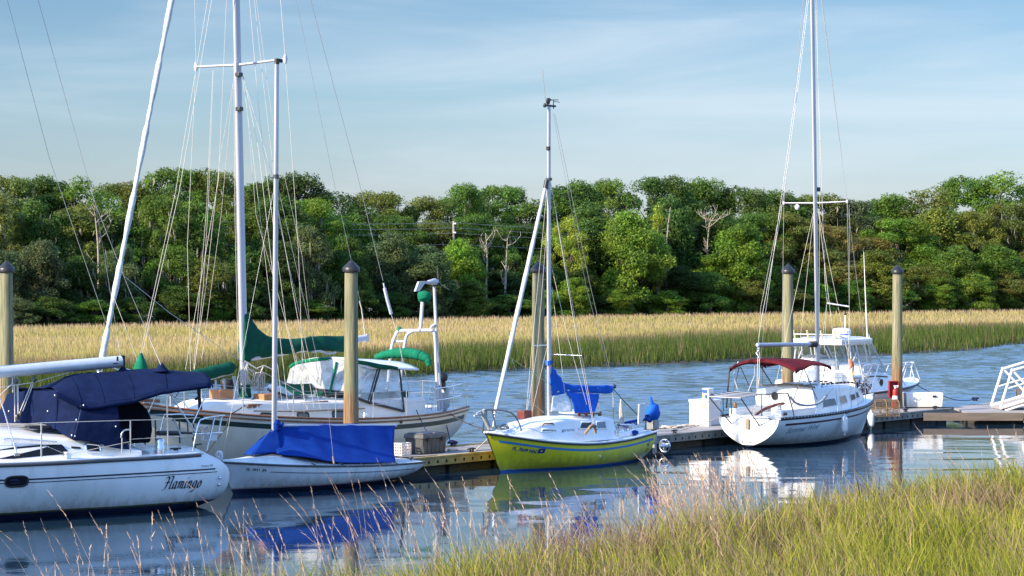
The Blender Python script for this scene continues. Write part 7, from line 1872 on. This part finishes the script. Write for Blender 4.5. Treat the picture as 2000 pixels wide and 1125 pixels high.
def moss_mesh(name, cen, seed, n=170):
    g = np.random.default_rng(seed); b = MB()
    low = [c for c in cen]
    for _ in range(n):
        c = low[g.integers(len(low))]; d = g.normal(size=3) * .5; p = Vector(c) + Vector((d[0], d[1], -abs(d[2]) - .1)); ln = g.uniform(.5, 1.5); w = g.uniform(.05, .13); a = g.uniform(0, 6.28)
        t = Vector((math.cos(a) * w, math.sin(a) * w, 0)); q = p + Vector((g.uniform(-.1, .1), g.uniform(-.1, .1), -ln * .5)); r = p + Vector((g.uniform(-.15, .15), g.uniform(-.15, .15), -ln))
        b.add([p - t * .5, p + t * .5, q + t, q - t * .7, r], [(0, 1, 2, 3), (3, 2, 4)])
    o = b.build(name, MOSSM, None, fixn=False); me = o.data; bpy.data.objects.remove(o); return me

PROT = {}
for i, (nm, W, Hh, z0, st) in enumerate((('oak_a', 10, 12.5, 2.2, 'oak'), ('oak_b', 9, 12.5, 3.0, 'oak'), ('oak_c', 11, 12.5, 1.8, 'oak'), ('bush_a', 8, 8, .2, 'bush'), ('bush_b', 9, 8, .1, 'bush'), ('bush_c', 7.5, 9, .2, 'bush'), ('airy_a', 7.5, 12, 3.0, 'airy'), ('slim_a', 5.5, 10, 2.0, 'slim'))):
    v, c, cen = crown_proto(100 + i, W, Hh, z0, st)
    PROT[nm] = (crown_mesh('crown', v, c), trunk_mesh('trunk', cen, Hh, 200 + i), moss_mesh('spanish_moss', cen, 300 + i), W, Hh)

EDGE = np.array([(-92, 138), (-43, 190), (-20, 214), (0, 236), (34, 265), (66, 289), (115, 325)], float)
def wood_at(px, off):
    """spot in the wood: where column px crosses the line OFF metres behind the wood's edge"""
    k = (px - 1000) / F
    for a, b_ in zip(EDGE[:-1], EDGE[1:]):
        d = (b_ - a) / np.linalg.norm(b_ - a); n = np.array([-d[1], d[0]])
        A = a + n * off; B_ = b_ + n * off
        den = (B_ - A)[0] - k * (B_ - A)[1]
        t = (k * A[1] - A[0]) / den
        if -0.02 <= t <= 1.02:
            p = A + (B_ - A) * t; return float(p[0]), float(p[1])
    return float(k * 200), 200.0
SKY = np.array([(-60, 345), (0, 345), (45, 352), (95, 342), (150, 350), (210, 360), (260, 360), (300, 345), (335, 324), (400, 330), (440, 345), (485, 360), (520, 350), (570, 338), (620, 346), (660, 374), (700, 380), (760, 378), (810, 383), (860, 384), (900, 362), (955, 354), (1000, 378), (1040, 402), (1065, 384), (1100, 360), (1150, 346), (1200, 350), (1250, 348), (1300, 348), (1380, 350), (1440, 362), (1500, 372), (1560, 380), (1610, 381), (1660, 394), (1690, 398), (1720, 385), (1760, 380), (1800, 370), (1850, 362), (1890, 345), (1940, 335), (2000, 345), (2080, 345)], float)
G_ = dict(dark=(.050, .098, .020), deep=(.068, .130, .024), mid=(.100, .185, .028), bright=(.145, .260, .032), olive=(.125, .165, .034), lime=(.235, .320, .038), rust=(.180, .165, .044), grey=(.100, .140, .056), yell=(.165, .212, .036))
NAMEC = dict(dark='very dark green', deep='deep green', mid='mid green', bright='bright green', olive='olive green', lime='yellow lime green', rust='rusty brown green', grey='grey green', yell='yellowish green')
LAND = [(-200, 60, 'above the leftmost piling'), (60, 140, 'just right of the leftmost piling'), (140, 215, 'left of the big furled sail'), (215, 300, 'behind the big furled sail'), (300, 380, 'behind the cream sailboat left spreader'), (380, 450, 'just left of the tallest white mast'), (450, 500, 'directly behind the tallest white mast'), (500, 560, 'behind the blue tented sailboat mast'), (560, 640, 'left of the piling beside the blue tent'), (640, 725, 'behind the piling beside the blue tent'), (725, 800, 'behind the white backstay insulator'), (800, 870, 'behind the wind generator'), (870, 960, 'beside the utility pole'), (960, 1030, 'beside the bare dead trunks'), (1030, 1090, 'behind the yellow sailboat mast'), (1090, 1160, 'just right of the yellow sailboat mast'), (1160, 1260, 'above the yellow sailboat boom end'), (1260, 1340, 'above the covered outboard motor'), (1340, 1420, 'above the white power post'), (1420, 1500, 'above the maroon canopy'), (1500, 1570, 'behind the piling above the maroon canopy'), (1570, 1630, 'behind the maroon canopied boat mast'), (1630, 1710, 'behind the motor boat whip antenna'), (1710, 1790, 'behind the rightmost piling'), (1790, 1860, 'just right of the rightmost piling'), (1860, 1930, 'left above the gangway'), (1930, 2300, 'above the gangway at the right edge')]
ROWN = {0: 'low {} tree at the marsh edge', 1: '{} tree halfway up the wood', 2: 'tall {} tree on the skyline'}
used = {}
def tree(px, ytop, wpx, off, col, proto, row, moss=False):
    crn, trk, mss, W, Hh = PROT[proto]
    x, y = wood_at(px, off); z0 = float(ground_h(np.array([x]), np.array([y]))[0])
    ztop = HC + (HY - ytop) * y / F
    sz = (ztop - z0) / (Hh * 1.03); sw = wpx * y / F / (W * 1.08)
    phrase = [p for a, b_, p in LAND if a <= px < b_][0]
    lab = ROWN[row].format(NAMEC[col]) + ' ' + phrase
    key = lab; used[key] = used.get(key, 0) + 1
    e = tag(empty('tree', (x, y, z0), random.uniform(0, 6.28)), lab, 'tree', 'trees of the wood beyond the marsh')
    e.scale = (sw, sw, sz)
    jj = random.uniform(.88, 1.12); j = [jj * random.uniform(.94, 1.06) for _ in range(3)]
    for nm, me in (('crown', crn), ('trunk', trk)) + ((('spanish_moss', mss),) if moss else ()):
        o = bpy.data.objects.new(nm, me); COL.objects.link(o); o.parent = e
        if nm == 'spanish_moss': o['kind'] = 'stuff'
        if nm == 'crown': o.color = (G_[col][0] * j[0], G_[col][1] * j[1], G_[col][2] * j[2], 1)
    return e
sky_y = lambda px: interp(SKY[:, 0], SKY[:, 1], px)
rt = random.Random(21)
# skyline row
row2 = [(15, 'olive'), (95, 'deep'), (165, 'mid'), (235, 'olive'), (340, 'mid'), (412, 'olive'), (478, 'mid'), (528, 'deep'), (588, 'dark'), (672, 'dark'), (745, 'olive'), (828, 'olive'), (905, 'mid'), (978, 'mid'), (1045, 'deep'), (1118, 'deep'), (1190, 'mid'), (1285, 'deep'), (1375, 'mid'), (1445, 'deep'), (1525, 'deep'), (1590, 'olive'), (1660, 'grey'), (1735, 'mid'), (1810, 'olive'), (1885, 'mid'), (1955, 'bright'), (2040, 'olive')]
for px, col in row2:
    tree(px, sky_y(px) - 2 + rt.uniform(-3, 5), rt.uniform(185, 235), rt.uniform(13, 20), col, rt.choice(['oak_a', 'oak_b', 'oak_c', 'oak_a', 'airy_a']), 2, moss=rt.random() < .3)
row1 = [(-20, 'olive'), (70, 'deep'), (150, 'olive'), (225, 'mid'), (310, 'mid'), (385, 'mid'), (465, 'mid'), (540, 'deep'), (600, 'bright'), (680, 'mid'), (765, 'deep'), (850, 'olive'), (925, 'deep'), (1000, 'deep'), (1075, 'deep'), (1150, 'deep'), (1222, 'deep'), (1310, 'deep'), (1400, 'deep'), (1475, 'mid'), (1545, 'olive'), (1610, 'rust'), (1680, 'rust'), (1750, 'bright'), (1825, 'yell'), (1900, 'yell'), (1970, 'olive'), (2050, 'olive')]
for px, col in row1:
    s = sky_y(px); tree(px, s + rt.uniform(38, 70), rt.uniform(175, 215), rt.uniform(6, 10), col, rt.choice(['oak_a', 'oak_b', 'oak_c', 'bush_c']), 1, moss=(px < 900 or px > 1500) and rt.random() < .55)
row0 = [(5, 'grey', 490), (80, 'grey', 470), (155, 'dark', 500), (235, 'grey', 485), (340, 'mid', 480), (410, 'olive', 500), (475, 'deep', 480), (535, 'dark', 470), (600, 'grey', 440), (680, 'deep', 460), (762, 'grey', 455), (835, 'grey', 480), (895, 'bright', 468), (985, 'dark', 530), (1050, 'deep', 500), (1125, 'dark', 520), (1230, 'bright', 414), (1330, 'dark', 520), (1400, 'bright', 500), (1450, 'bright', 440), (1520, 'mid', 520), (1590, 'deep', 525), (1650, 'rust', 510), (1715, 'yell', 490), (1800, 'olive', 520), (1870, 'mid', 480), (1945, 'mid', 480), (2030, 'mid', 490)]
for px, col, yt in row0:
    tree(px, yt, {1230: 205, 1450: 195}.get(px, rt.uniform(140, 180)), rt.uniform(.5, 3.0), col, rt.choice(['bush_a', 'bush_b', 'bush_c']), 0, moss=px < 800 and rt.random() < .6)
for a_, b_, ph in LAND:
    a2, b2 = max(a_, -10), min(b_, 2010)
    px = (a2 + b2) / 2 + rt.uniform(-8, 8); col = rt.choice(['deep', 'grey', 'deep', 'mid']) if px < 880 else rt.choice(['mid', 'bright', 'mid', 'olive'])
    x, y = wood_at(px, rt.uniform(-1.5, -.3)); z0 = float(ground_h(np.array([x]), np.array([y]))[0]); hpx = rt.uniform(44, 82); wpx = rt.uniform(95, 135)
    e = tag(empty('shrub', (x, y, z0), rt.uniform(0, 6.28)), NAMEC[col] + ' shrub edging the wood ' + ph, 'shrub', 'shrubs at the foot of the wood')
    pr = PROT[rt.choice(['bush_a', 'bush_b'])]; e.scale = (wpx * y / F / 8.5, wpx * y / F / 8.5, hpx * y / F / 8)
    for nm, me in (('foliage', pr[0]), ('stem', pr[1])):
        o = bpy.data.objects.new(nm, me); COL.objects.link(o); o.parent = e
        if nm == 'foliage': o.color = (*[c * rt.uniform(.9, 1.1) for c in G_[col]], 1)
tree(1285, 398, 78, 2.0, 'lime', 'slim_a', 1); tree(1110, 425, 105, 2.5, 'lime', 'airy_a', 1)

# bare dead trees, dry crown
def dead_tree(px, ytop, off, label, seed, spread=1.0, fine=5):
    g = random.Random(seed); x, y = wood_at(px, off); z0 = float(ground_h(np.array([x]), np.array([y]))[0]); H = HC + (HY - ytop) * y / F - z0
    e = tag(empty('dead_tree', (x, y, z0)), label, 'dead tree', 'bare dead trees in the wood')
    b = MB(); pts = cr([Vector((0, 0, -.4)), Vector((g.uniform(-.2, .2), 0, H * .35)), Vector((g.uniform(-.3, .3), 0, H * .7)), Vector((g.uniform(-.5, .5), 0, H))], 5)
    b.tube(pts, [.17 * (1 - .85 * i / len(pts)) for i in range(len(pts))], 7); b.build('trunk', DEADB, e, fixn=False)
    for k in range(fine + 4):
        s = pts[int(len(pts) * g.uniform(.35, .92))]; a = g.uniform(0, 6.28); ln = g.uniform(.8, 2.2) * spread
        m_ = s + Vector((math.cos(a) * ln * .5, math.sin(a) * ln * .5, g.uniform(.1, .7))); t = m_ + Vector((math.cos(a + .4) * ln * .5, math.sin(a + .4) * ln * .5, g.uniform(.3, 1.1)))
        c = MB(); q = cr([s, m_, t], 4); c.tube(q, [.05 * (1 - .8 * i / len(q)) for i in range(len(q))], 5)
        for _ in range(fine): 
            w0 = q[g.randint(2, len(q) - 1)]; c.tube([w0, w0 + Vector((g.uniform(-.5, .5), g.uniform(-.5, .5), g.uniform(.1, .7))) * spread], [.03, .01], 4)
        c.build('limb', DEADB, e, fixn=False)
dead_tree(951, 455, 1.0, 'bare dead tree leaning left of the taller dead trunk, right of the utility pole', 3, .7, 4)
dead_tree(986, 465, .5, 'bare dead tree with broken white limbs, between utility pole and yellow sailboat mast', 5, .8, 4)
dead_tree(1385, 425, 4.5, 'dry leafless tree with a fan of pale twigs above the white power post', 7, 1.1, 9)
dead_tree(193, 415, 4.0, 'bare twisted dead tree among moss, left of the big furled sail', 9, .8, 6)
dead_tree(1302, 405, 4.0, 'bare white stems rising beside the slim lime tree', 11, .6, 3)

# utility pole and its wires
x, y = wood_at(886, 5.0); gz_ = 0.3; zt = HC + (HY - 432) * y / F
e = tag(empty('utility_pole', (x, y, gz_)), 'pale wooden utility pole standing among the trees above the wind generator', 'utility pole')
b = MB(); b.tube([(0, 0, -.5), (0, 0, zt - gz_)], [.17, .12], 10); b.build('pole', DEADB, e, fixn=False)
for z in (-.25, -1.2): b = MB(); b.box((.12, -.1, zt - gz_ + z), (.30, .12, .16)); b.build('insulator', PLASTW, e, bevel=.02)
ed = Vector((EDGE[4] - EDGE[2]).tolist() + [0]).normalized()
for k, z in enumerate((-.15, -.7, -1.25, -2.4)):
    pole = Vector((.12, -.1, zt - gz_ + z))
    for nm_, v in (('cable', -ed), ('cable', ed)):
        tube_obj('cable', arc(pole, pole + v * 38 + Vector((0, 0, -.2)), .35, 10), .016, WIRE, e, n=4)
# ================================================================== marsh grasses
def blade_mat(name, transl=0.35):
    m, nt, b, out = nt_new(name); N = nt.nodes; Lk = nt.links
    at = N.new('ShaderNodeAttribute'); at.attribute_name = 'tint'
    Lk.new(at.outputs['Color'], b.inputs['Base Color']); b.inputs['Roughness'].default_value = 0.6; b.inputs['Specular IOR Level'].default_value = 0.2
    tr = N.new('ShaderNodeBsdfTranslucent'); Lk.new(at.outputs['Color'], tr.inputs[0])
    mx = N.new('ShaderNodeMixShader'); mx.inputs[0].default_value = transl
    Lk.new(b.outputs[0], mx.inputs[1]); Lk.new(tr.outputs[0], mx.inputs[2]); Lk.new(mx.outputs[0], out.inputs[0]); return m
BLADE = blade_mat('grass_blades')
gr = np.random.default_rng(11)

def mixc(a, b_, t): return a * (1 - t[:, None]) + b_ * t[:, None]
# ---- far marsh: single tapering blades, tall green fringe on the creek bank, straw-coloured flat behind
def far_marsh():
    n = 560000
    px = gr.uniform(-260, 2260, n); q = gr.uniform(1 / 345, 1 / 80, n); d = 1 / q
    x = (px - 1000) / F * d; y = d
    P = np.stack([x, y], 1)
    s = sd_line(P, FAR) + (vnoise(x, y, 5, 1) - 0.5) * 2.2
    we = sd_line(P, EDGE)
    ok = (s > 0.15) & (we < 3.0)
    x, y, s, we, d = x[ok], y[ok], s[ok], we[ok], d[ok]; n = len(x)
    fw = 6 + 12 * np.clip((x + 14) / 24, 0, 1); fringe = np.clip(1 - (s - fw * .35) / (fw * .5), 0, 1)
    keep = gr.uniform(0, 1, n) < (0.6 + .4 * fringe); x, y, s, we, d, fringe, fw = x[keep], y[keep], s[keep], we[keep], d[keep], fringe[keep], fw[keep]; n = len(x)
    z0 = ground_h(x, y)
    big = vnoise(x, y, 9, 5); sm = vnoise(x, y, 1.3, 6); str_ = vnoise(x * .35 + y * .2, y, 5, 7)
    h = (0.34 + .16 * sm) + fringe * (0.40 + .30 * sm) * (.62 + .8 * vnoise(x, y, 6, 15)) * np.clip(s / 1.2, .45, 1); h *= gr.uniform(.6, 1.2, n)
    wd = (0.016 + .012 * gr.uniform(0, 1, n)) * (d / 120) * 1.25
    a = gr.uniform(0, np.pi, n); lean = gr.normal(0, .16, (n, 2)) * h[:, None] + np.array([-.05, 0]) * h[:, None]
    bx = np.cos(a) * wd; by = np.sin(a) * wd * .6
    v = np.empty((n, 3, 3)); v[:, 0] = np.stack([x - bx, y - by, z0 - .02], 1); v[:, 1] = np.stack([x + bx, y + by, z0 - .02], 1); v[:, 2] = np.stack([x + lean[:, 0], y + lean[:, 1], z0 + h], 1)
    C = lambda *c: np.array(c)
    g1, g2, straw, pink, brown, yg = C(.062, .100, .018), C(.140, .180, .032), C(.50, .385, .17), C(.50, .36, .24), C(.19, .125, .085), C(.38, .345, .09)
    wfar = np.clip((-we - 2) / 26, 0, 1)                      # 0 at the wood, 1 towards the creek
    t_g = np.clip((str_ - .25) * 2.6, 0, 1)
    base = mixc(np.tile(straw, (n, 1)), yg, t_g * .75)
    base = mixc(base, pink, np.clip(1 - wfar * 1.6, 0, 1) * .85)
    base = mixc(base, pink, (gr.uniform(0, 1, n) < .25) * np.ones(n) * .35)
    fr = np.clip(1 - (s - fw * .8 - 8 * (big - .5)) / 15.0, 0, 1)
    grn = mixc(np.tile(g1, (n, 1)), g2, gr.uniform(0, 1, n) * sm)
    isb = gr.uniform(0, 1, n) < np.clip(.06 + .75 * (s - fw * .28) / (fw * .45), .05, .70)
    grn = np.where(isb[:, None], mixc(np.tile(brown, (n, 1)), pink, gr.uniform(0, .2, n)), grn)
    col = mixc(base, grn, fr) * gr.uniform(.92, 1.07, n)[:, None]
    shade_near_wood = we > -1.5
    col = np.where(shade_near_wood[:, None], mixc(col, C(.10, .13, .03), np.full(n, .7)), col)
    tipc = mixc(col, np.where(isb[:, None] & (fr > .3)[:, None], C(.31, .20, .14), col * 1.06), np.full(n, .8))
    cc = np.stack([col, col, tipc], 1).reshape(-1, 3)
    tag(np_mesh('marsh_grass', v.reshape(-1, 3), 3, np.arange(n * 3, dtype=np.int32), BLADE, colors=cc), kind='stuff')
far_marsh()

def strips(x, y, z, h, w, lean, col, tip, curve, seg=3, root=.55):
    """curved tapering ribbons"""
    n = len(x); a = gr.uniform(0, np.pi, n); bx = np.cos(a) * w; by = np.sin(a) * w
    V = np.empty((n, seg * 2 + 1, 3)); Cc = np.empty((n, seg * 2 + 1, 3))
    for k in range(seg + 1):
        t = k / seg; off = lean * (t ** curve)[..., None] if np.ndim(curve) else lean * (t ** curve)
        cx = x + off[:, 0]; cy = y + off[:, 1]; cz = z + h * t * (1 - .12 * t)
        tw = (1 - t) ** .7; c = mixc(col * root, tip, np.full(n, t ** .8))  # root darkens the foot colour: painted shade in the gaps between blades
        if k < seg:
            V[:, 2 * k] = np.stack([cx - bx * tw, cy - by * tw, cz], 1); V[:, 2 * k + 1] = np.stack([cx + bx * tw, cy + by * tw, cz], 1); Cc[:, 2 * k] = c; Cc[:, 2 * k + 1] = c
        else: V[:, 2 * k] = np.stack([cx, cy, cz], 1); Cc[:, 2 * k] = c
    nv = seg * 2 + 1; base = np.arange(n)[:, None] * nv; F_ = []
    for k in range(seg - 1):
        o = 2 * k; F_ += [base + np.array([[o, o + 1, o + 3]]), base + np.array([[o, o + 3, o + 2]])]
    o = 2 * (seg - 1); F_.append(base + np.array([[o, o + 1, o + 2]]))
    return V.reshape(-1, 3), np.concatenate(F_, 0).ravel().astype(np.int32), Cc.reshape(-1, 3)

def near_marsh():
    n = 230000
    x = gr.uniform(-12, 16, n); y = gr.uniform(19, 50, n)
    P = np.stack([x, y], 1); s = -sd_line(P, NEAR) + (vnoise(x, y, 2.5, 2) - .5) * 1.4
    px = 1000 + x / y * F; top = HY + (HC - 2.2) / y * F
    ok = (s > -.05) & (px > -250) & (px < 2250) & (top < 1190) & (gr.uniform(0, 1, n) < (26 / y) ** .8)
    ok &= (gr.uniform(0, 1, n) < np.clip(s / 1.0 + .25, 0, 1))
    x, y, s = x[ok], y[ok], s[ok]; n = len(x); print('near blades', n)
    z = ground_h(x, y); big = vnoise(x, y, 2.2, 8); sm = vnoise(x, y, .7, 9)
    h = (.62 + .40 * sm + .18 * big) * np.clip(.6 + s * .35, .6, 1) * gr.uniform(.5, 1.25, n)
    dead = gr.uniform(0, 1, n) < np.clip(.48 + 1.25 * (big - .45) - .035 * (x - 3), .10, .92)
    C = lambda *c: np.array(c)
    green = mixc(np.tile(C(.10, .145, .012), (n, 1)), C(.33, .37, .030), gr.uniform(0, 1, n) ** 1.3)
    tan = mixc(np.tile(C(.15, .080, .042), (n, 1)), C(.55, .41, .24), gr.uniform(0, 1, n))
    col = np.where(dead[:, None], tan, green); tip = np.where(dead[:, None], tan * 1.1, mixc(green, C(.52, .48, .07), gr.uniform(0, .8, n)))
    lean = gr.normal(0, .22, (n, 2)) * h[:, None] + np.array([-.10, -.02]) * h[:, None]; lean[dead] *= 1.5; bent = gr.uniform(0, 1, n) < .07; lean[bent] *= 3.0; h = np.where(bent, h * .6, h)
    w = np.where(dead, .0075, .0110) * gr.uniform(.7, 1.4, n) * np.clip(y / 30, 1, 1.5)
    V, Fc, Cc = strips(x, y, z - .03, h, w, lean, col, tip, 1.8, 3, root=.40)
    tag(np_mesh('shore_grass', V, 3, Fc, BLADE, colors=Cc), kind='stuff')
    # tall dry flowering stalks leaning left, thick with seed towards the tip
    m = 6800; x = gr.uniform(-9, 11, m); y = gr.uniform(22, 48, m); P = np.stack([x, y], 1); s = -sd_line(P, NEAR)
    px = 1000 + x / y * F
    dens = np.where(s > 0, .12, np.where(s > -1.2, .35, 0)) * np.clip(1 - s / 5, .12, 1)
    dens += np.where((px > 1290) & (px < 1480) & (s < 1.6) & (s > -.9), .9, 0)
    dens += np.where((px < 980) & (s > -6.0) & (s <= 0) & (vnoise(x, y, 1.6, 12) > .50), .26, 0) * np.where(px < 480, .45, 1.0)
    dens *= np.where(px > 1500, .35, 1)
    ok = gr.uniform(0, 1, m) < dens; x, y, s = x[ok], y[ok], s[ok]
    ex = 150; pe = gr.normal(1395, 55, ex); de = gr.uniform(35.6, 38.2, ex); x = np.concatenate([x, (pe - 1000) / F * de]); y = np.concatenate([y, de]); s = np.concatenate([s, np.full(ex, .5)]); m = len(x); print('stalks', m)
    z = np.maximum(ground_h(x, y), -.5); h = gr.uniform(1.15, 1.9, m) * np.where(s < -1, 1.15, 1); lean = np.stack([-np.abs(gr.normal(.26, .16, m)) * h + .08, gr.normal(-.02, .12, m) * h], 1)
    C = lambda *c: np.array(c); col = mixc(np.tile(C(.36, .23, .14), (m, 1)), C(.66, .48, .34), gr.uniform(0, 1, m))
    V, Fc, Cc = strips(x, y, z, h, np.full(m, .0052), lean, col, col * 1.15, 1.5, 5, root=.8)
    # seed heads: short slivers hugging the top third
    k = 9; xi = np.repeat(x, k); yi = np.repeat(y, k); t = np.tile(np.linspace(.70, .97, k), m); hi = np.repeat(h, k); li = np.repeat(lean, k, 0)
    sx_ = xi + li[:, 0] * t ** 1.5; sy_ = yi + li[:, 1] * t ** 1.5; szz = np.repeat(z, k) + hi * t * (1 - .12 * t)
    V2, F2, C2 = strips(sx_, sy_, szz, gr.uniform(.05, .10, m * k), np.full(m * k, .0075), li * .07 + gr.normal(0, .012, (m * k, 2)), np.repeat(col, k, 0) * 1.05, np.repeat(col, k, 0) * 1.3, 1.0, 2, root=1.0)
    tag(np_mesh('seed_stalks', np.concatenate([V, V2]), 3, np.concatenate([Fc, F2 + len(V)]), BLADE, colors=np.concatenate([Cc, C2])), kind='stuff')
near_marsh()
